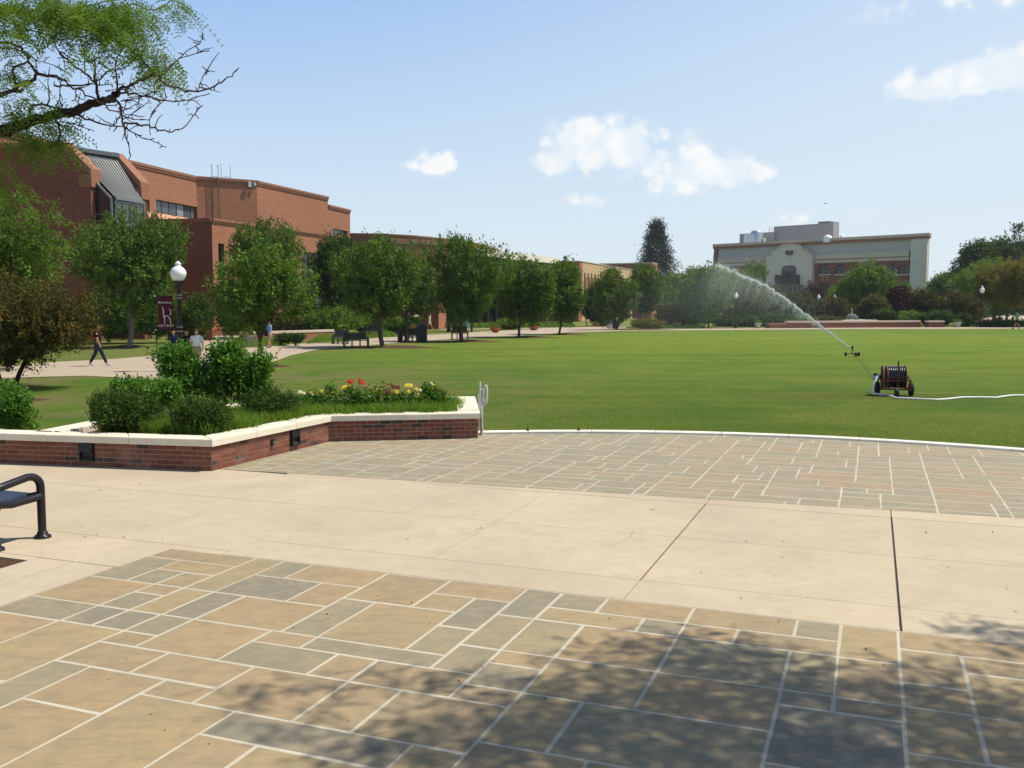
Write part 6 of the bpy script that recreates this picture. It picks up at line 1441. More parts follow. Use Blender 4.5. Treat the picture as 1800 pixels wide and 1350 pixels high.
def text_obj(body, size, loc, parent, mat='print_white', rot=(PI / 2, 0, 0), ext=.004, shear=0.0, sx=1.0):
    cu = bpy.data.curves.new('lettering', 'FONT'); cu.body = body; cu.size = size; cu.align_x = 'CENTER'; cu.align_y = 'CENTER'; cu.extrude = ext; cu.shear = shear
    to = bpy.data.objects.new('lettering_tmp', cu); COL.objects.link(to); bpy.context.view_layer.update()
    me = bpy.data.meshes.new_from_object(to.evaluated_get(bpy.context.evaluated_depsgraph_get())); bpy.data.objects.remove(to)
    me.materials.clear(); me.materials.append(M[mat]); o = bpy.data.objects.new('lettering', me); link(o, parent); o.location = loc; o.rotation_euler = rot; o.scale = (sx, 1, 1); return o
cx_ = (xl + xr) / 2; Hb = bt - bb
text_obj('Bloomsburg', .135, (cx_, -.06, bt - Hb * .18), bo, shear=.15, sx=.80); text_obj('HUSKY PROUD', .11, (cx_, -.06, bb + Hb * .12), bo, shear=.2, sx=.80)
# emblem: pale strokes of a howling, curl-tailed dog
em = MB()
def stroke(pts, w_): em.tube([(xl + (xr - xl) * x, -.06, bt - Hb * y) for x, y in pts], w_, 'print_white', 6)
stroke([(.34, .30), (.37, .36), (.40, .46), (.38, .55), (.42, .62)], [.008, .018, .028, .014, .02]); stroke([(.44, .58), (.46, .68), (.46, .80), (.42, .83)], [.03, .02, .012, .014]); stroke([(.44, .60), (.56, .57), (.66, .59)], [.03, .014, .014])
stroke([(.62, .58), (.78, .66), (.84, .76), (.82, .83)], [.016, .02, .014, .014]); stroke([(.78, .56), (.86, .50), (.86, .43), (.78, .38), (.72, .41)], [.012, .018, .018, .014, .008]); em.build('emblem', bo)
for z in (bt + .01, bb - .01):
    ar = MB(); ar.tube([(0, 0, z), (xl - .08, 0, z)], .014, 'black_metal', 6); ar.lathe((xl - .09, 0, z), [(.022, -.02), (.022, .02)], 'globe_white', 8, 'X'); ar.build('banner_arm', lp)
for z in (bt + .05, bt - .06, bb + .10, bb - .06): MB().lathe((0, 0, 0), [(.115, z - .008), (.115, z + .008)], 'galvanised', 14).build('band', lp)

lamp_post('far lamp post left of the water jet, by the hazy trees', 1293, 577.2, 513)
lamp_post('far lamp post at the right, beyond the field edge', 1724, 575, 502)
lamp_post('far small lamp globe left of the wine red tree, behind bushes', 1438, 572, 517); lamp_post('far small lamp globe right of the wine red tree, behind bushes', 1465.5, 572, 517)
lamp_post('tiny far lamp globe among the olive trees on the right', 1661, 568, 521); lamp_post('tiny far lamp globe just left of the fountain', 1461, 568, 533)
# tall dark posts whose heads are hidden in the crowns
lamp_post('black lamp post rising into the trees by the litter bin', 715, 602, 470); lamp_post('black lamp post before the dark pavilion glass', 789, 583, 480)

def bench(name, label, loc, rz, length=1.83, back=True, mat='black_metal', seatm='black_metal', group='black metal benches along the path', divs=3, hx=1.0):
    """x along the bench, y from back (0) to front (-0.5)"""
    o = thing(name, label, 'bench', loc, rz, group); D_ = .50
    def arm(x, nm='end_frame'):
        mb = MB(); P_ = []
        r = .035
        P_ += [(x, 0, .0), (x, 0, .46)]
        for k in range(1, 8): a = PI / 2 * k / 8; P_.append((x, -.11 + .11 * math.cos(a), .475 + .11 * math.sin(a)))
        P_ += [(x, -.13, .588), (x, -D_ + .12, .548)]
        for k in range(1, 9): a = PI * k / 9; P_.append((x, -D_ + .11 - .085 * math.sin(a), .468 + .08 * math.cos(a)))
        P_ += [(x, -D_ + .12, .386), (x, -.30, .372), (x, -.06, .385), (x, 0, .395)]
        mb.tube(P_, r, mat, 12)
        mb.tube([(x, -D_ + .06, .385), (x, -D_ + .03, .30), (x, -D_ + .03, 0)], r, mat, 12)
        for y in (0, -D_ + .03): mb.lathe((x, y, 0), [(.072, 0), (.072, .014), (.062, .026), (.045, .032), (.045, .05), (.036, .06)], mat, 18)
        mb.build(nm, o)
    arm(0); arm(length)
    if divs:
        for k in range(1, divs):
            mb = MB(); x = length * k / divs; mb.tube([(x, -.02, 0), (x, -.02, .38)], .024, mat, 8); mb.tube([(x, -D_ + .05, 0), (x, -D_ + .05, .37)], .024, mat, 8); mb.tube([(x, -.02, .37), (x, -D_ + .05, .37)], .02, mat, 6)
            for y in (-.02, -D_ + .05): mb.lathe((x, y, 0), [(.06, 0), (.06, .02), (.03, .04)], mat, 10)
            mb.build('leg', o)
    # curved seat of narrow slats
    prof = [(-.02 - .46 * t_, .415 - .03 * math.sin(PI * t_) - (.0 if t_ < .85 else (t_ - .85) * .35)) for t_ in np.linspace(0, 1, 17)]
    for k in range(16):
        mb = MB(); (y0, z0), (y1, z1) = prof[k], prof[k + 1]; yc, zc = (y0 + y1) / 2, (z0 + z1) / 2; an = math.atan2(z1 - z0, y1 - y0)
        M_ = Matrix.Translation((length / 2, yc, zc)) @ Matrix.Rotation(an, 4, 'X'); mb.box(0, (length - .07, .0275, .007), seatm, M4=M_); mb.build('seat_slat', o)
    mb = MB()
    for x in (.033, length / 2, length - .033):
        for k in range(16): (y0, z0), (y1, z1) = prof[k], prof[k + 1]; mb.beam((x, y0, z0 - .022), (x, y1, z1 - .022), .012, .036, seatm)
    mb.box((.038, -.055, .385), (.014, .10, .09), mat); mb.box((length - .038, -.055, .385), (.014, .10, .09), mat)
    mb.lathe((.05, -.06, .385), [(.016, -.004), (.016, .01)], 'galvanised', 8, 'X'); mb.build('seat_frame', o)
    if back:
        for k in range(11):
            z = .46 + k * .036; mb = MB(); mb.box((length / 2, .03 + (z - .42) * .22, z), (length - .10, .006, .0345), seatm); mb.build('back_slat', o)
        mb = MB()
        for x in (.05, length / 2, length - .05): mb.beam((x, .022, .40), (x, .022 + .44 * .22, .86), .014, .04, seatm)
        mb.beam((.04, .125, .86), (length - .04, .125, .86), .03, .03, seatm); mb.build('back_frame', o)
    return o
b0 = AB(7.0, -7.76, .0)
# the near bench runs to the left from its visible end; its open side faces the viewer
nb = bench('bench', 'near bench end with a rounded arm, cropped by the left edge on the walkway', AB(7.0, -7.76 - 1.75 * 1.16, .0), -TH, 1.75, False, 'black_metal', 'bench_blue', None, 0); nb.scale = (1.16, 1.16, 1.09)
def pbench(label, pxL, pxR, py, face='away', rz=0.0, mat='black_metal', seatm='black_metal', back=True, divs=3, s=1.0):
    L_, R_ = G(pxL, py, -.04), G(pxR, py, -.04)
    d = R_ - L_; ln = d.length / s
    o = bench('bench', label, (L_ if face != 'away' else R_), math.atan2(d.y, d.x) + (PI if face == 'away' else 0), ln, back, mat, seatm, divs=divs); o.scale = (s, s, s); return o
pbench('black bench seen from behind, left of the round headed tree', 604, 646, 610.5, 'away', s=1.05)
pbench('bluish bench turned towards us behind the black one', 587, 612, 604, 'front', mat='black_metal', seatm='bench_blue', s=1.05)
pbench('bluish bench with pale slats facing us near the garden lawn', 638, 672, 592, 'front', seatm='bench_blue', s=1.1)
pbench('black bench beside the litter bin and lamp post', 706, 733, 601, 'away', s=1.1)
pbench('single black bench behind the largest vase tree', 794, 822, 596.5, 'away', s=1.15)
for (a_, b__, lb) in ((1706, 1722, 'dark picnic bench under the trees on the right'), (1742, 1762, 'dark picnic bench before the far plaza')): pbench(lb, a_, b__, 571.5, 'away', s=1.3)
tb = thing('litter_bin', 'square black litter bin with pyramid top beside the bench and lamp', 'bin', G(741, 601, -.04), R(12)); mb = MB(); mb.box((0, 0, .46), (.72, .72, .92), 'black_plastic'); mb.build('body', tb)
mb = MB(); mb.add([(-.38, -.38, .93), (.38, -.38, .93), (.38, .38, .93), (-.38, .38, .93), (-.38, -.38, 1.05), (.38, -.38, 1.05), (.38, .38, 1.05), (-.38, .38, 1.05), (0, 0, 1.28)], [(0, 1, 5, 4), (1, 2, 6, 5), (2, 3, 7, 6), (3, 0, 4, 7), (4, 5, 8), (5, 6, 8), (6, 7, 8), (7, 4, 8), (3, 2, 1, 0)], 'green_post' if False else 'black_plastic'); mb.build('lid', tb)
bd = thing('bollard', 'short black bollard beside the bench by the litter bin', 'bollard', G(702, 602, -.04)); MB().lathe((0, 0, 0), [(.13, 0), (.13, .75), (.15, .78), (.15, .84), (.05, .92)], 'black_metal', 12).build('post', bd)
tb2 = thing('litter_bin', 'round black bin under the last tree of the row', 'bin', G(1082, 577.5, -.04)); MB().lathe((0, 0, 0), [(.34, 0), (.38, .2), (.38, .95)], 'black_plastic', 14).build('body', tb2); MB().lathe((0, 0, 0), [(.40, .952), (.38, 1.05), (.22, 1.3), (.1, 1.36)], 'black_plastic', 14).build('lid', tb2)
cv = thing('spray_veiled_bin', 'pale grey bin veiled by spray beside the round black bin', 'bin', G(1072, 577, -.04)); MB().lathe((0, 0, 0), [(.3, 0), (.36, .1), (.36, .95), (.3, 1.05)], 'galvanised', 12).build('body', cv)
def planter(name, label, px, py, w_px, h_px, mat, flow, mat_leaf='leaf_yellow', bowl=False, pet=('petal_yellow', 'petal_cream'), seed=1, group=None):
    b = G(px, py, -.04); k = b.y / FPX; r = w_px * k / 2; h = h_px * k; o = thing(name, label, 'planter', b, 0, group)
    if bowl: prof = [(r * .45, 0), (r * .55, h * .1), (r * .9, h * .65), (r, h * .85), (r * 1.03, h), (r * .9, h), (r * .85, h * .9)]
    else: prof = [(r * .93, 0), (r * .95, h * .3), (r * .97, h * .31), (r * .97, h * .62), (r * .99, h * .63), (r, h * .93), (r * 1.04, h * .94), (r * 1.04, h), (r * .9, h), (r * .88, h * .9)]
    MB().lathe((0, 0, 0), prof, mat, 26).build('pot', o)
    V, F, ti, O = crown(seed, (0, 0, h + flow * k * .3), (r * 1.15, r * 1.15, flow * k * .75), 160, 9, max(.05, r * .16), 'dome', .25); crown_obj('flowers', V, F, ti, mat_leaf, o); return o
planter('round_planter', 'round white ribbed planter with yellow green plants, by the thin trunked tree', 439, 609, 24, 19, 'planter_white', 17, seed=61)
planter('round_planter', 'planter of yellow flowers behind the bench and bin', 726, 594, 18, 10, 'planter_white', 14, seed=62)
PG = 'terracotta flower bowls beside the path'
planter('flower_bowl', 'largest terracotta bowl with orange flowers, left of the pavilion tree', 871, 584.5, 18, 8, 'terracotta', 8, seed=63, bowl=True, group=PG)
planter('flower_bowl', 'terracotta bowl with a paler wide plant, between the pavilion tree and the next', 939, 580.5, 16, 6.5, 'terracotta', 9, 'leaf_rust', seed=64, bowl=True, group=PG)
planter('flower_bowl', 'smallest terracotta bowl before the grass bank of the brick hall', 1048, 574.3, 11, 5, 'terracotta', 4, seed=65, bowl=True, group=PG)
planter('stone_urn', 'pale stone urn planter left of the long low wall', 1332, 577, 12, 9, 'planter_white', 7, 'leaf_cover', seed=66, bowl=True); planter('stone_urn', 'pale stone urn with trailing white plants right of the short wall', 1682, 575.3, 13, 9, 'planter_white', 8, 'leaf_cover', seed=67, bowl=True)
# three galvanised posts with a scroll, at the right end of the planter
rl = thing('handrail', 'pale metal handrail posts ending in a scroll, at the planter end', 'handrail', AB(15.72, -6.60, 0)); dp = rl.location.y
def hr(px, py, dy=0): return W(px, py, dp + dy) - rl.location
for x0, yt, dy in ((841.5, 694, .25), (843.8, 672, .0), (846.8, 716, -.05)):
    mb = MB(); a_ = hr(x0, yt, dy); z0 = -.0; bx = hr(x0 + (766 - yt) * .02, 765, dy); mb.tube([(bx.x, dy, 0), (a_.x, dy, a_.z)], .019, 'galv_rail', 10); mb.lathe((a_.x, dy, 0), [(.021, a_.z - .004), (.012, a_.z + .012)], 'galv_rail', 10); mb.lathe((bx.x, dy, 0), [(.035, 0), (.035, .012)], 'galv_rail', 12); mb.build('post', rl)
mb = MB(); sc_ = [(846.8, 720), (848.5, 706), (850.5, 690), (852, 680), (854.2, 677), (855.8, 680), (856.2, 692), (855.8, 706), (854, 711), (852.2, 708), (852, 700)]
mb.tube([hr(x, y) for x, y in sc_], .019, 'galv_rail', 10); mb.tube([hr(844, 685), hr(848, 684), hr(850.5, 688)], .013, 'galv_rail', 8); mb.tube([hr(846, 714), hr(851, 713), hr(853, 710)], .013, 'galv_rail', 8); mb.build('scroll', rl)
# two little stakes on the kerb
for px, lb in ((928, 'small dark metal stub on the kerb, nearer the handrail'), (1019, 'small dark metal stub on the kerb, further right')):
    q = circ(CR + .1, math.acos((G(px, 764).x - CC.x) / (CR + .1))); so_ = thing('metal_stub', lb, 'stub', (q.x, q.y, .04)); mb = MB(); mb.tube([(0, 0, 0), (0, 0, .055)], .012, 'black_metal', 8); mb.lathe((0, 0, 0), [(.035, 0), (.035, .01)], 'black_metal', 12); mb.build('pin', so_)

# ------------------------------------------------------------ hose reel cart
rc = thing('hose_reel', 'rusty red irrigation hose reel cart wound with black hose, on the lawn', 'hose reel', (10.45, 25.6, -.06), R(-14)); K = 25.5 / FPX
RW_, RH_ = 46 * K, 52 * K                     # overall metres
zc_ = .50; rd = .325
for x, nm in ((-.30, 'left'), (-.20, 'l2'), (.28, 'right')):
    mb = MB(); rdd = rd if nm != 'l2' else rd * .98
    mb.lathe((x, 0, zc_), [(rdd - .02, -.014), (rdd, -.014), (rdd + .008, 0), (rdd, .014), (rdd - .02, .014)], 'rust_pink', 36, 'X')
    mb.lathe((x, 0, zc_), [(.02, -.006), (rdd - .02, -.004), (rdd - .02, .004), (.02, .006)], 'rust_red' if nm != 'left' else 'black_metal', 36, 'X')
    for k in range(6): a = PI / 3 * k; mb.beam((x - .012, 0, zc_), (x - .012, (rdd - .02) * math.cos(a), zc_ + (rdd - .02) * math.sin(a)), .012, .03, 'rust_red', up=(1, 0, 0))
    mb.build('reel_flange', rc)
mb = MB(); mb.lathe((0, 0, zc_), [(.12, -.19), (.12, .27)], 'rust_red', 18, 'X'); mb.build('drum', rc)
mb = MB(); hp_ = []; turns = 9
for ly, rr in ((0, .25), (1, .285)):
    P_ = []
    for k in range(turns * 20 + 1): a = 2 * PI * k / 20; x = -.17 + .42 * k / (turns * 20); P_.append((x, rr * math.cos(a), zc_ + rr * math.sin(a)))
    mb.tube(P_, .0235, 'hose_black', 8)
mb.build('wound_hose', rc)
fr = MB(); 
for y in (-.34, .34):
    fr.beam((-.40, y, .19), (.40, y, .19), .035, .035, 'rust_red'); 
    for x in (-.36, .36): fr.beam((x, y, .17), (x, y, .42), .03, .03, 'rust_red')
    fr.beam((-.40, y, .42), (.40, y, .42), .03, .03, 'rust_red')
for x in (-.38, .38): fr.beam((x, -.36, .19), (x, .36, .19), .035, .035, 'rust_red'); fr.beam((x, -.34, .42), (x, 0, zc_), .03, .03, 'rust_red'); fr.beam((x, .34, .42), (x, 0, zc_), .03, .03, 'rust_red'); fr.tube([(x, 0, zc_), (x * .7, 0, zc_)], .03, 'black_metal', 10)
fr.beam((-.18, -.36, .50), (.20, -.36, .50), .014, .014, 'rust_red'); fr.beam((-.19, -.36, .50), (-.19, -.36, .42), .014, .014, 'rust_red'); fr.beam((-.30, -.36, .405), (.38, -.36, .445), .012, .012, 'rust_red')
fr.build('frame', rc)
gm = MB(); gm.beam((.045, -.37, .10), (.045, -.37, .88), .05, .035, 'rust_red'); gm.tube([(.045, -.37, .86), (.045, -.37, .95)], .022, 'black_metal', 8); gm.lathe((.06, -.375, .86), [(.022, -.02), (.022, .02)], 'brass', 10, 'Z'); gm.build('guide_bar', rc)
for x, y in ((-.44, -.12), (.42, -.12)):
    mb = MB(); mb.lathe((x, y, .19), [(.09, -.05), (.165, -.055), (.19, -.03), (.19, .03), (.165, .055), (.09, .05)], 'rubber', 28, 'X'); w_ = mb.build('wheel', rc); mb = MB(); mb.lathe((x, y, .19), [(.03, -.056), (.09, -.052), (.09, .052), (.03, .056)], 'rust_red', 18, 'X'); mb.build('rim', w_)
mb = MB(); mb.lathe((.02, -.42, .10), [(.04, -.05), (.095, -.05), (.10, 0), (.095, .05), (.04, .05)], 'rubber', 22, 'X'); w_ = mb.build('wheel', rc); mb = MB(); mb.beam((.02, -.42, .10), (.02, -.38, .26), .05, .05, 'rust_red'); mb.lathe((.02, -.44, .215), [(.02, -.012), (.02, .012)], 'galvanised', 8, 'Y'); mb.build('fork', w_)
mo = MB(); mo.lathe((-.47, -.12, .50), [(.05, -.10), (.07, -.09), (.07, .06), (.05, .08)], 'galvanised', 14, 'X'); mo.box((-.50, -.12, .575), (.10, .10, .06), 'black_plastic'); mo.box((-.40, -.10, .54), (.14, .05, .05), 'black_metal'); mo.build('drive_turbine', rc)
bs = MB(); bs.tube([(-.15, -.36, .24), (-.02, -.40, .22)], .012, 'brass', 6); bs.beam((-.30, -.36, .21), (.1, -.36, .25), .012, .03, 'rust_pink'); bs.beam((.16, -.36, .25), (.34, -.36, .20), .02, .03, 'rust_red'); bs.beam((-.3, -.35, .30), (.3, .2, .22), .03, .03, 'rust_red'); bs.build('linkage', rc)
# white supply hose from the reel across the lawn and out of frame
rp_ = Matrix.Translation(rc.location) @ Matrix.Rotation(R(-14), 4, 'Z')
st = [rp_ @ Vector(v) for v in [(-.44, -.16, .52), (-.47, -.22, .48), (-.54, -.27, .36), (-.585, -.30, .2), (-.57, -.33, .06)]]
gp = [G(x, y, -.035) for x, y in [(1560, 694), (1576, 699.5), (1600, 700.5), (1630, 702), (1650, 702.6), (1668, 701), (1690, 698.6), (1720, 698.3), (1752, 699), (1762, 697), (1780, 695), (1815, 695), (1900, 698), (2000, 694)]]
hz_ = MB(); hz_.tube(st + gp, [.030] * 5 + [.026] * len(gp), 'hose_white', 10); tag(hz_.build('supply_hose'), 'white lay-flat hose curling from the reel across the lawn', 'hose')
hb = MB(); pz = [rp_ @ Vector(v) for v in [(-.40, -.2, .33), (-.52, -.3, .20)]] + [G(x, y, -.04) for x, y in [(1543, 681), (1533, 687), (1523, 690)]]; hb.tube(pz, .010, 'hose_black', 6); tag(hb.build('drag_hose'), 'thin dark hose trailing to the lawn beside the white hose', 'hose')
hb = MB(); pz = [rp_ @ Vector(v) for v in [(-.3, 0, .2), (-.4, .1, .05)]] + [G(x, y, -.045) for x, y in [(1541, 669), (1532, 663), (1526, 652), (1521, 645), (1512, 634), (1503, 627)]]; hb.tube(pz, .0065, 'hose_black', 6); tag(hb.build('feed_hose'), 'thin hose running from the reel to the sprinkler', 'hose')

# ------------------------------------------------------------ travelling sprinkler and its jet
sb = G(1498, 626, -.05); sp = thing('sprinkler', 'three wheeled field sprinkler throwing a long white jet of water', 'sprinkler', sb); k_ = sb.y / FPX
mb = MB(); X1, X0 = 11.5 * k_, 11.5 * k_
mb.beam((-X0, 0, .12), (X1, 0, .12), .03, .03, 'black_metal'); mb.beam((0, 0, .12), (.05, -.35, .10), .05, .05, 'rust_red'); mb.tube([(0, 0, .1), (0, 0, .46)], .025, 'black_metal', 8); mb.build('frame', sp)
for x, y in ((-X0, 0), (X1, 0), (.05, -.38)): m2 = MB(); m2.lathe((x, y, .10), [(.03, -.03), (.10, -.03), (.105, 0), (.10, .03), (.03, .03)], 'rubber', 16, 'X'); m2.build('wheel', sp)
ndir = (W(1262, 466, 62) - W(1495, 611, sb.y)); zt = W(1495, 611, sb.y) - sb
mb = MB(); mb.tube([(0, 0, .44), (0, 0, zt.z - .02), Vector((zt.x, 0, zt.z))], [.035, .04, .022], 'black_metal', 10); mb.lathe((0, 0, 0), [(.05, .40), (.05, .50)], 'black_metal', 10); mb.build('gun', sp); mb = MB(); mb.lathe((.14, -.1, .2), [(.05, -.05), (.07, 0), (.05, .05)], 'brass', 10, 'Z'); mb.build('valve', sp)
n0 = sb + Vector((zt.x, 0, zt.z))
PJ = [(1495, 611), (1480, 601), (1455, 582), (1430, 563), (1400, 540), (1370, 518), (1345, 502), (1320, 491), (1295, 481), (1275, 471), (1258, 465)]
JD = [46.4, 47.2, 48.6, 50, 51.8, 53.6, 55.2, 56.8, 58.4, 59.8, 61]
J = [n0] + [W(x, y, d) for (x, y), d in list(zip(PJ, JD))[1:]]
jt = thing('water_jet', 'long white arc of water from the sprinkler up over the far trees', 'water jet', n0)
jm = MB(); JJ = []; g = random.Random(8)
for i in range(len(J) - 1):
    for u in np.linspace(0, 1, 8)[:-1]: JJ.append(J[i].lerp(J[i + 1], u) + Vector((g.gauss(0, 1), 0, g.gauss(0, 1))) * .008 * i)
JJ.append(J[-1]); n = len(JJ)
jm.tube([q - n0 for q in JJ[:int(n * .62)]], [.022 + .012 * (i / n) * g.uniform(.5, 1.5) for i in range(int(n * .62))], 'spray', 8); jm.build('stream', jt)
# the jet breaks into droplets: thousands of tiny tetrahedra
def drops(name, P_, size, mat, parent=None):
    g = np.random.default_rng(2); n = len(P_); s = size if hasattr(size, '__len__') else np.full(n, size)
    a = unit(g.normal(size=(n, 3))); b_ = unit(np.cross(a, g.normal(size=(n, 3)))); s = (s * (.5 + g.random(n)))[:, None]
    V = np.stack([P_ + a * s * .6, P_ - a * s * .3 + b_ * s * .52, P_ - a * s * .3 - b_ * s * .52], 1).reshape(-1, 3); F = np.arange(3 * n).reshape(-1, 3)
    me = mesh_np(name, V, F, [M[mat]]); o = bpy.data.objects.new(name, me); link(o, parent); return o
g = np.random.default_rng(12); N = 42000
Jn = np.array([q[:] for q in JJ]); t_ = g.random(N) ** .75 * (n - 1.001); i_ = t_.astype(int); fr_ = (t_ - i_)[:, None]; base = Jn[i_] * (1 - fr_) + Jn[i_ + 1] * fr_; tt = t_ / n
sprd = .008 + np.where(g.random(N) < .7, .06, .22) * tt ** 2
P_ = base + g.normal(size=(N, 3)) * sprd[:, None] * np.array([1, 1.6, 1]); fall = np.abs(g.normal(0, 1, N)) * (tt ** 2) * 1.3 * (g.random(N) < .45); P_[:, 2] -= fall; P_[:, 0] -= fall * .35
drops('broken_stream', P_ - np.array(n0[:]), .014 + .014 * g.random(N) * (1.15 - tt), 'water_white', jt)['kind'] = 'stuff'
# drifting mist of fine droplets under and beyond the arc
def mist_cloud(c_px, dep, sx, sz, sy, n, seed):
    g = np.random.default_rng(seed); c = W(c_px[0], c_px[1], dep); P_ = g.normal(size=(n, 3)) * np.array([sx, sy, sz]) + np.array(c[:]); return P_[P_[:, 2] > 0]
MP = [mist_cloud((1245, 515), 66, 2.3, 1.5, 5, 75000, 1), mist_cloud((1185, 540), 70, 2.6, 1.2, 6, 42000, 2), mist_cloud((1310, 512), 60, 1.9, .9, 4, 42000, 3), mist_cloud((1370, 540), 55, 1.5, .8, 3, 24000, 4), mist_cloud((1272, 492), 63, 1.1, .8, 3, 26000, 5), mist_cloud((1490, 590), 48, .8, .5, 2, 3000, 6), mist_cloud((1130, 572), 72, 3.2, .4, 6, 9000, 7), mist_cloud((1420, 570), 52, 1.2, .6, 2.5, 9000, 8)]
Pm = np.concatenate(MP); mo_ = drops('water_mist', Pm, .011, 'spray'); tag(mo_, label='pale drifting spray hanging in front of the far trees below the jet', kind='stuff')

# ------------------------------------------------------------ small fountain at the far end
fq = G(1497, 573.5, -.04); fo = thing('fountain', 'domed spray fountain ringed with pale rocks behind the long low wall', 'fountain', fq); k_ = fq.y / FPX
mb = MB(); mb.lathe((0, 0, 0), [(18 * k_ * .6, 0), (18 * k_ * .62, .5), (18 * k_ * .55, .55)], 'precast_grey', 26); mb.build('basin', fo)
zb_, ztp = .5, 29 * k_
mb = MB(); mb.lathe((0, 0, 0), [(2.2 * k_, .5), (1.6 * k_, ztp * .5), (2.4 * k_, ztp * .52), (.8 * k_, ztp * .62), (3.2 * k_, ztp * .66), (.5 * k_, ztp * .72)], 'penthouse_grey', 16); mb.tube([(0, 0, ztp * .7), (0, 0, ztp * 1.1)], [.06, .02], 'water_white', 6); mb.build('centrepiece', fo)
mb = MB()
for k in range(16):
    a = 2 * PI * k / 16; P__ = [(math.cos(a) * r_ * k_, math.sin(a) * r_ * k_, z) for r_, z in [(1, ztp * .68), (5, ztp * .72), (9, ztp * .58), (11.5, ztp * .35), (12.5, .5)]]; mb.tube(P__, .04, 'penthouse_grey', 5)
mb.build('water_sheets', fo)
g = random.Random(3)
for k in range(13):
    x = (1470 + k * 4.4) - 1497; mb = MB(); r_ = g.uniform(.35, .6); bm_ = bmesh.new(); bmesh.ops.create_icosphere(bm_, subdivisions=2, radius=r_)
    vs = [v.co * (1 + g.uniform(-.14, .14)) for v in bm_.verts]; vs = [Vector((v.x * 1.3, v.y, v.z * .6)) for v in vs]; fs = [[v.index for v in f.verts] for f in bm_.faces]; bm_.free()
    mb.add(vs, fs, 'rock'); o = mb.build('rock', fo); o.location = (x * k_, -2.6 + g.uniform(-.3, .3), .62)

# fallen leaves and litter scattered over the paving
g = random.Random(21); lit = [(737, 1215), (1110, 868)]
lv_px = [(368, 1307), (222, 1159), (192, 1193), (266, 1254), (291, 1282), (575, 1079), (585, 1080), (577, 1087), (516, 1103), (756, 1094), (665, 1046), (724, 1059), (614, 1266), (807, 1196), (863, 1267), (826, 1282), (349, 1046), (172, 1045), (116, 1075), (848, 1172), (869, 1163), (1072, 1087), (1369, 1093), (1038, 1178), (1010, 1228), (1261, 1213),
         (1221, 1272), (1505, 1291), (1786, 1201), (1554, 1168), (1522, 1141), (959, 1228), (1065, 1218), (1232, 1006), (1303, 1051), (1312, 952), (1216, 968), (1375, 980), (1376, 952), (1590, 1013), (1667, 996), (1785, 1074), (1361, 1013), (1420, 1050), (1250, 898), (1145, 895), (1150, 895), (1107, 943), (1110, 938), (1114, 935), (1100, 948), (1088, 953),
         (840, 930), (836, 932), (846, 928), (717, 947), (1094, 1019), (1628, 936), (1745, 936), (1770, 1035), (178, 862), (112, 873), (143, 925), (218, 944), (258, 924), (247, 850), (185, 870), (286, 947), (150, 943), (1216, 877), (1470, 838), (1440, 803), (170, 940), (35, 953)]
for i, (x, y) in enumerate(lv_px):
    q = G(x, y, .004); r_ = g.uniform(.010, .019) * (1.25 if y < 1000 else 1); yel = g.random() < (.55 if y > 1000 else .35)
    mb = MB(); h_ = g.uniform(.003, .012); mb.add([(-r_, 0, h_), (-r_ * .2, -r_ * .45, .001), (r_, 0, h_ * .6), (-r_ * .1, r_ * .45, .002), (0, 0, 0)], [(0, 1, 4), (1, 2, 4), (2, 3, 4), (3, 0, 4)], 'dry_leaf' if yel else 'brown_leaf'); o = mb.build('fallen_leaf'); o.location = q; o.rotation_euler = (0, 0, g.uniform(0, 6.28))
    if y > 1050 or True:
        where = 'near patio' if y > 1085 else 'concrete walkway' if y > 850 else 'far patio'
        tag(o, ('tiny yellow locust leaflet fallen on the ' if yel else 'tiny brown leaf crumb fallen on the ') + where, 'leaf', 'fallen leaflets on the paving')
# a bird high over the arched building
bq = W(1452, 358, 150); mb = MB(); mb.add([(-.5, 0, .12), (-.15, .1, .03), (0, .3, 0), (.15, .1, .03), (.5, 0, .12), (.12, -.12, 0), (0, -.3, 0), (-.12, -.12, 0), (0, 0, .09), (0, 0, -.07)], [(0, 7, 8, 1), (1, 8, 2), (2, 8, 3), (3, 8, 5, 4), (5, 8, 6), (6, 8, 7), (0, 1, 9, 7), (1, 2, 9), (2, 3, 9), (3, 4, 5, 9), (5, 6, 9), (6, 7, 9)], 'cloth_black'); o = mb.build('bird'); o.location = bq; tag(o, 'tiny dark bird in the sky above the arched building', 'bird')

# ------------------------------------------------------------ people
def skin_mesh(name, verts, edges, radii, mat, parent, root=0, sub=2, extra=None):
    me = bpy.data.meshes.new(name); me.from_pydata([tuple(v) for v in verts], edges, []); o = bpy.data.objects.new(name, me); COL.objects.link(o)
    md = o.modifiers.new('skin', 'SKIN'); md.use_smooth_shade = True
    for i, r_ in enumerate(radii):
        sv = me.skin_vertices[0].data[i]; sv.radius = (r_, r_) if not isinstance(r_, tuple) else r_; sv.use_root = (i == root)
    s2 = o.modifiers.new('sub', 'SUBSURF'); s2.levels = sub; s2.render_levels = sub
    bpy.context.view_layer.update()
    m2 = bpy.data.meshes.new_from_object(o.evaluated_get(bpy.context.evaluated_depsgraph_get())); bpy.data.objects.remove(o); bpy.data.meshes.remove(me)
    m2.materials.clear(); m2.materials.append(M[mat]); ob = bpy.data.objects.new(name, m2); link(ob, parent); return ob
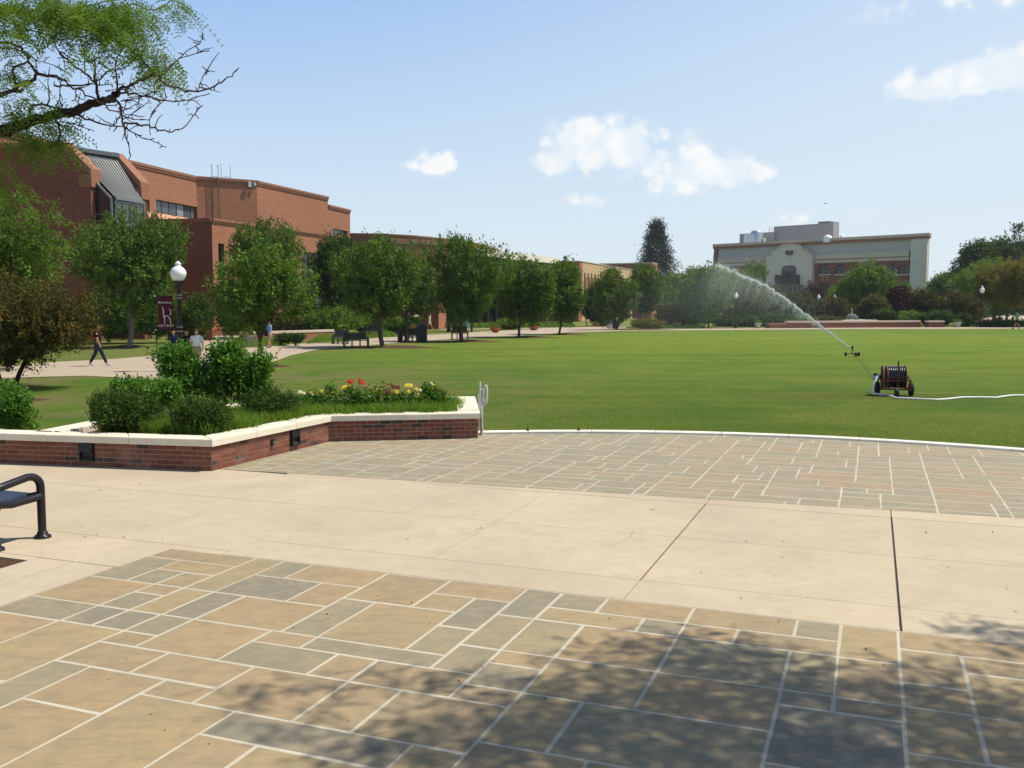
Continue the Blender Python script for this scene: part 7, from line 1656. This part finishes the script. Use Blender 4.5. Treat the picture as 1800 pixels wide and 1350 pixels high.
def person(label, px, py, hpx, facing, top='cloth_white', legs='cloth_khaki', shorts=True, hair='hair_brown', shoe='shoe_white', stride=.25, arms=(.1, -.1), bag=None, sleeves='short', longhair=False, girth=1.0, belt=False, bent=(0.15, .15), tuck=True, lean=0.0, sit=False, raise_r=None, raise_l=None, hat=None):
    """facing: degrees, 0 = towards +X (screen right), 90 = away, -90 = towards the viewer"""
    b = G(px, py, -.04); H = hpx * b.y / FPX; s = H / 1.75
    o = thing('person', label, 'person', b, R(facing)); o.scale = (s, s, s)
    # local frame: x forward, y left, z up
    pel = Vector((0, 0, .95)); ch = Vector((.01 + lean * .5, 0, 1.28)); nk = Vector((.0 + lean * .9, 0, 1.475))
    hips = [Vector((0, .095 * sd, .90)) for sd in (1, -1)]; knees, ank, toes, heels = [], [], [], []
    for k, sd in ((0, 1), (1, -1)):
        st_ = stride * (1 if k == 0 else -1)
        if sit: kn = Vector((.42, .12 * sd, .92)); an = Vector((.46, .12 * sd, .50))
        else:
            bend = max(0, -st_) * .25; kn = Vector((st_ * .45 + bend * .6 + .01, .10 * sd, .50 + abs(st_) * .02)); an = Vector((st_ * 1.05, .10 * sd, .085 + max(0, -st_) * .12))
        knees.append(kn); ank.append(an); toes.append(an + Vector((.15, .015 * sd, -.055 if st_ <= 0.05 else -.02))); heels.append(an + Vector((-.045, 0, -.05)))
    sh = [ch + Vector((0, .175 * sd * (.5 + .5 * girth), .135)) for sd in (1, -1)]; el_, wr, hd = [], [], []
    for k, sd in ((0, 1), (1, -1)):
        a = arms[k]; rs = raise_l if k == 0 else raise_r
        if rs: e_ = sh[k] + Vector(rs[0]); w_ = sh[k] + Vector(rs[1])
        else:
            e_ = sh[k] + Vector((math.sin(a) * .27, .05 * sd + .02 * sd * girth, -math.cos(a) * .28)); w_ = e_ + Vector((math.sin(a + bent[k]) * .25, 0.0, -math.cos(a + bent[k]) * .245))
        el_.append(e_); wr.append(w_); hd.append(w_ + (w_ - e_).normalized() * .075)
    hd0 = nk + Vector((.015, 0, .09)); hd1 = nk + Vector((.02, 0, .20))
    V = []; E = []; Rr = []
    def av(v, r_, p_=None): V.append(v); Rr.append(r_); 
    def add(v, r_, parent_i=None):
        V.append(v); Rr.append(r_)
        if parent_i is not None: E.append((parent_i, len(V) - 1))
        return len(V) - 1
    ip = add(pel, .088 * girth); ic = add(ch, .095 * girth, ip); isr = add(nk - Vector((0, 0, .06)), (.08, .07), ic); inn = add(nk, .055, isr)
    add(nk + Vector((.012, 0, .055)), .052, inn); i1 = add(hd0 + Vector((0, 0, .01)), (.072, .082), len(V) - 1); i2 = add(hd0 + Vector((.0, 0, .09)), (.078, .092), i1); add(hd1 + Vector((-.005, 0, .005)), (.05, .06), i2)
    nose = add(hd0 + Vector((.105, 0, .035)), .014, i2); chn = add(hd0 + Vector((.055, 0, -.045)), .028, i1)
    for k, sd in ((0, 1), (1, -1)):
        ih = add(hips[k], .085 * girth, ip); ik = add(knees[k], .055, ih); m_ = add(knees[k].lerp(ank[k], .35), .055, ik); ia = add(ank[k], .038, m_); add(toes[k], .028, ia)
        a_ = add(sh[k] - Vector((0, .012 * sd, .01)), .050, isr); e_ = add(el_[k], .038, a_); w_ = add(wr[k], .028, e_); h_ = add(wr[k].lerp(hd[k], .8), (.036, .02), w_)
        d = (hd[k] - wr[k]).normalized(); sd_v = Vector((1, 0, 0)) - d * d.x; sd_v = sd_v.normalized() if sd_v.length > .1 else Vector((0, 1, 0))
        for q, (off_, ln) in enumerate(((-.026, .062), (-.009, .075), (.009, .070), (.026, .055))):
            f0 = add(hd[k] + sd_v * off_ + d * .01, .0095, h_); f1_ = add(hd[k] + sd_v * off_ + d * (ln * .55) + Vector((.004, -.006 * sd, 0)), .0088, f0); add(hd[k] + sd_v * off_ * .95 + d * ln + Vector((.006, -.016 * sd, 0)), .0075, f1_)
        add(wr[k] + d * .05 + sd_v * .045, .010, w_)
    skin_mesh('body', V, E, Rr, 'skin', o)
    # shirt: torso and sleeves
    V = []; E = []; Rr = []; ip = add(pel + Vector((0, 0, -.10 if tuck else -.14)), .146 * girth); im = add(pel + Vector((0, 0, .13)), .148 * girth, ip); ic = add(ch, .158 * girth, im); iu = add(ch + Vector((0, 0, .12)), .115, ic); add(nk - Vector((0, 0, .012)), .064, iu)
    for k in (0, 1):
        a_ = add(sh[k] + Vector((0, .004 * (1, -1)[k], .004)), .083 * girth, iu)
        if sleeves == 'short': add(sh[k].lerp(el_[k], .82), .070, a_)
        elif sleeves == 'long': e_ = add(el_[k], .055, a_); add(el_[k].lerp(wr[k], .92), .04, e_)
    skin_mesh('shirt', V, E, Rr, top, o)
    V = []; E = []; Rr = []; i0 = add(pel + Vector((0, 0, .09)), .142 * girth); ip = add(pel - Vector((0, 0, .01)), .152 * girth, i0)
    for k in (0, 1):
        ih = add(hips[k] - Vector((0, 0, .06)), .108 * girth, ip)
        if shorts: add(hips[k].lerp(knees[k], .98), .082, ih)
        else: ik = add(knees[k], .074, ih); add(knees[k].lerp(ank[k], .95), .062, ik)
    skin_mesh('shorts' if shorts else 'trousers', V, E, Rr, legs, o)
    for k in (0, 1):
        V = []; E = []; Rr = []; a_ = add(heels[k] + Vector((0, 0, .01)), .042); b_ = add(ank[k] + Vector((.06, 0, -.045)), .042, a_); add(toes[k] + Vector((.04, 0, .0)), .032, b_); skin_mesh('shoe', V, E, Rr, shoe, o)
    c_ = hd0 + Vector((-.012, 0, .095)); bm_ = bmesh.new(); bmesh.ops.create_icosphere(bm_, subdivisions=3, radius=1.0); hv = []
    for v in bm_.verts:
        x, y, z = v.co; k_ = 1.0
        if x > .25 and z < .38: k_ = .55                      # hairline at the brow
        hv.append(c_ + Vector((x * .112 * k_, y * .094 * (1 if z > -.2 or x < 0 else .7), z * .118 if z > -.55 else -.55 * .118)))
    hm = MB(); hm.add(hv, [[v.index for v in f.verts] for f in bm_.faces], hair, True); bm_.free()
    if longhair: hm.tube([c_ + Vector((-.06, 0, .0)), c_ + Vector((-.085, 0, -.12)), c_ + Vector((-.07, 0, -.26))], [.085, .075, .04], hair, 12)
    hm.build('hair', o)
    if belt: mb = MB(); mb.lathe((0, 0, 0), [(.146 * girth, .955), (.150 * girth, .96), (.150 * girth, .985), (.146 * girth, .99)], 'cloth_black', 20); bl_ = mb.build('belt', o)
    for sd in (1, -1):
        mb = MB(); mb.lathe(hd0 + Vector((.083, .032 * sd, .075)), [(.001, -.008), (.008, 0), (.001, .008)], 'hair_dark', 8); mb.build('eye', o)
        mb = MB(); mb.lathe(hd0 + Vector((0, .088 * sd, .06)), [(.004, -.03), (.015, 0), (.004, .03)], 'skin', 8); mb.build('ear', o)
    if bag:
        g0 = b
        bgo = thing('backpack', bag[1], 'backpack', b, R(facing)); bgo.scale = (s, s, s); mb = MB()
        def pod(c, r3, nm):
            bm_ = bmesh.new(); bmesh.ops.create_icosphere(bm_, subdivisions=3, radius=1.0); vs = [c + Vector([math.copysign(abs(q_) ** .55, q_) * r_ for q_, r_ in zip(v.co, r3)]) for v in bm_.verts]
            pm_ = MB(); pm_.add(vs, [[v.index for v in f.verts] for f in bm_.faces], bag[0], True); bm_.free(); pm_.build(nm, bgo)
        pod(ch + Vector((-.235, 0, .0)), (.115, .15, .25), 'pack_body'); pod(ch + Vector((-.345, 0, -.07)), (.05, .115, .13), 'front_pocket')
        for sd in (1, -1): mb.tube([ch + Vector((-.12, .10 * sd, .18)), ch + Vector((.02, .115 * sd, .235)), ch + Vector((.125, .11 * sd, .10)), ch + Vector((.10, .13 * sd, -.08)), ch + Vector((-.12, .13 * sd, -.16))], .014, bag[0], 6)
        mb.build('strap', bgo); mb = MB(); mb.box(ch + Vector((-.352, 0, .09)), (.01, .12, .018), 'print_white'); mb.build('logo_mark', bgo)
    return o
person('man in black shirt and jeans walking right with a red backpack', 173, 643, 73, 8, 'cloth_black', 'cloth_jeans', False, stride=.30, arms=(-.25, .18), bag=('bag_red', 'red backpack on the man in the black shirt'))
person('man in white polo shirt and khaki shorts walking towards us', 347, 648, 69, -80, 'cloth_white', 'cloth_khaki', True, hair='hair_grey', stride=.14, girth=1.18, arms=(.08, .02), belt=True, shoe='shoe_white')
person('person in a black top and pale shorts half hidden beside the man in white', 330, 645, 66, -100, 'cloth_black', 'cloth_grey', True, hair='hair_brown', stride=.10, shoe='shoe_dark', longhair=True)
person('person in dark navy clothes standing behind the bannered lamp post', 306, 640, 61, -70, 'cloth_navy', 'cloth_navy', False, hair='hair_brown', stride=.05, arms=(.3, .2), bent=(1.1, 1.0), shoe='shoe_dark')
o = person('man in blue long sleeved shirt and khaki shorts walking left of the benches', 474, 611.5, 48, -130, 'cloth_blue', 'cloth_khaki', True, hair='hair_dark', stride=.16, sleeves='long', shoe='shoe_dark', tuck=False, arms=(.1, .1), bent=(.5, .9))
sbg = MB(); sbg.box((0, 0, 0), (.14, .30, .34), 'cloth_black'); sbg.tube([(.0, -.1, .15), (0, 0, .42), (0, .12, .15)], .01, 'cloth_black', 5); q = G(469, 611.5, -.04) + Vector((0, -.1, .88)); oo = sbg.build('shoulder_bag'); oo.location = q; tag(oo, 'dark bag carried by the man in the blue shirt', 'bag')
person('person in blue half hidden behind the lamp near the building entrance', 719, 581, 32, -60, 'cloth_navy', 'cloth_navy', True, stride=.06, raise_l=((.05, .24, .02), (.12, .42, -.02)))
person('person in pink shirt gesturing with open arms by the entrance', 730, 581, 32, -70, 'cloth_cream', 'cloth_khaki', True, hair='hair_brown', stride=.05, raise_l=((.1, .2, -.1), (.15, .42, -.16)), raise_r=((.1, -.2, -.12), (.2, -.35, -.1)))
person('woman in cream shorts and top striding with one arm raised', 755, 579, 27, -20, 'cloth_cream', 'cloth_cream', True, hair='hair_brown', stride=.30, longhair=True, raise_l=((.08, .06, .24), (.12, .08, .48)))
person('man in green tee shirt and black shorts walking left at the far right', 1787, 578, 31, 172, 'cloth_green', 'cloth_black', True, hair='hair_dark', stride=.30, shoe='shoe_dark', girth=1.1, arms=(.2, -.2))
person('person in red crossing the far plaza', 1715, 566, 15, 150, 'cloth_red', 'cloth_red', True, stride=.2)
person('person in dark clothes by the picnic bench under the trees', 1747, 569, 15, -40, 'cloth_navy', 'cloth_jeans', False, stride=.05)
person('person in dark clothes and pale cap beyond the man in green', 1780, 571, 17, -60, 'cloth_black', 'cloth_grey', True, hair='cloth_white', stride=.05)
person('person in brown by the far plaza, between the tree trunks', 1757, 567, 13, 30, 'hair_brown', 'cloth_black', True, stride=.1)

# parked vehicles glimpsed past the plaza
def car(label, px, py, length, colr, rz):
    b = G(px, py, -.03); o = thing('parked_car', label, 'car', b, rz, 'dark cars parked beyond the far plaza'); L_, W_ = length, 1.8
    def loft(secs, mat, nm, par):
        mb = MB(); n_ = len(secs[0]); vs = [v for s_ in secs for v in s_]; fs = [(i * n_ + k, i * n_ + k + 1, (i + 1) * n_ + k + 1, (i + 1) * n_ + k) for i in range(len(secs) - 1) for k in range(n_ - 1)]; fs += [tuple(range(n_)), tuple(reversed(range((len(secs) - 1) * n_, len(secs) * n_)))]
        mb.add(vs, fs, mat, False); return mb.build(nm, par)
    prof = [(-.5, .35), (-.49, .72), (-.34, .88), (.32, .90), (.46, .78), (.5, .55), (.49, .30), (-.5, .30)]
    mb = MB(); n_ = len(prof); vs = [(x * L_, y, z) for y in (-W_ / 2, W_ / 2) for x, z in prof]; mb.add(vs, [tuple(range(n_)), tuple(reversed(range(n_, 2 * n_)))] + [(i, n_ + i, n_ + (i + 1) % n_, (i + 1) % n_) for i in range(n_)], colr); mb.build('body', o)
    cab = [(-.36, .88), (-.27, 1.38), (.10, 1.42), (.26, .90)]; mb = MB(); vs = [(x * L_, y * (1 if z < 1 else .82), z) for y in (-W_ / 2 + .05, W_ / 2 - .05) for x, z in cab]; mb.add(vs, [(0, 1, 2, 3), (7, 6, 5, 4), (0, 4, 5, 1), (2, 6, 7, 3)], 'glass_dark'); mb.add(vs, [(1, 5, 6, 2)], colr); mb.build('cabin', o)
    for x in (-.32, .33):
        for y in (-W_ / 2 + .02, W_ / 2 - .02): mb = MB(); mb.lathe((x * L_, y, .33), [(.15, -.1), (.31, -.1), (.33, 0), (.31, .1), (.15, .1)], 'rubber', 20, 'Y'); w_ = mb.build('wheel', o); mb = MB(); mb.lathe((x * L_, y, .33), [(.02, -.105), (.2, -.1), (.2, .1), (.02, .105)], 'galvanised', 12, 'Y'); mb.build('rim', w_)
plain('car_navy', (.02, .025, .05), .3, .5); plain('car_grey', (.16, .17, .19), .3, .5)
car('navy car parked beyond the plaza, left of the green shirted man', 1764, 556, 4.6, 'car_navy', R(8)); car('dark car at the right edge beyond the plaza', 1797, 556.5, 4.6, 'car_navy', R(4)); car('grey car between the tree trunks beyond the plaza', 1738, 554.5, 4.4, 'car_grey', R(4))

# ------------------------------------------------------------ summer haze in the air
m = bpy.data.materials.new('air'); m.use_nodes = True; t = NT(m.node_tree); t.n.clear()
pv = t.new('ShaderNodeVolumePrincipled'); pv.inputs['Color'].default_value = (0.86, 0.92, 1.0, 1); pv.inputs['Density'].default_value = 0.00016; pv.inputs['Anisotropy'].default_value = 0.2
o_ = t.new('ShaderNodeOutputMaterial'); t.l.new(pv.outputs[0], o_.inputs['Volume']); M['air'] = m
hb_ = MB(); hb_.box((0, 200, 19.5), (700, 440, 43), 'air'); tag(hb_.build('haze'), label='thin summer haze filling the air over the field', kind='stuff')
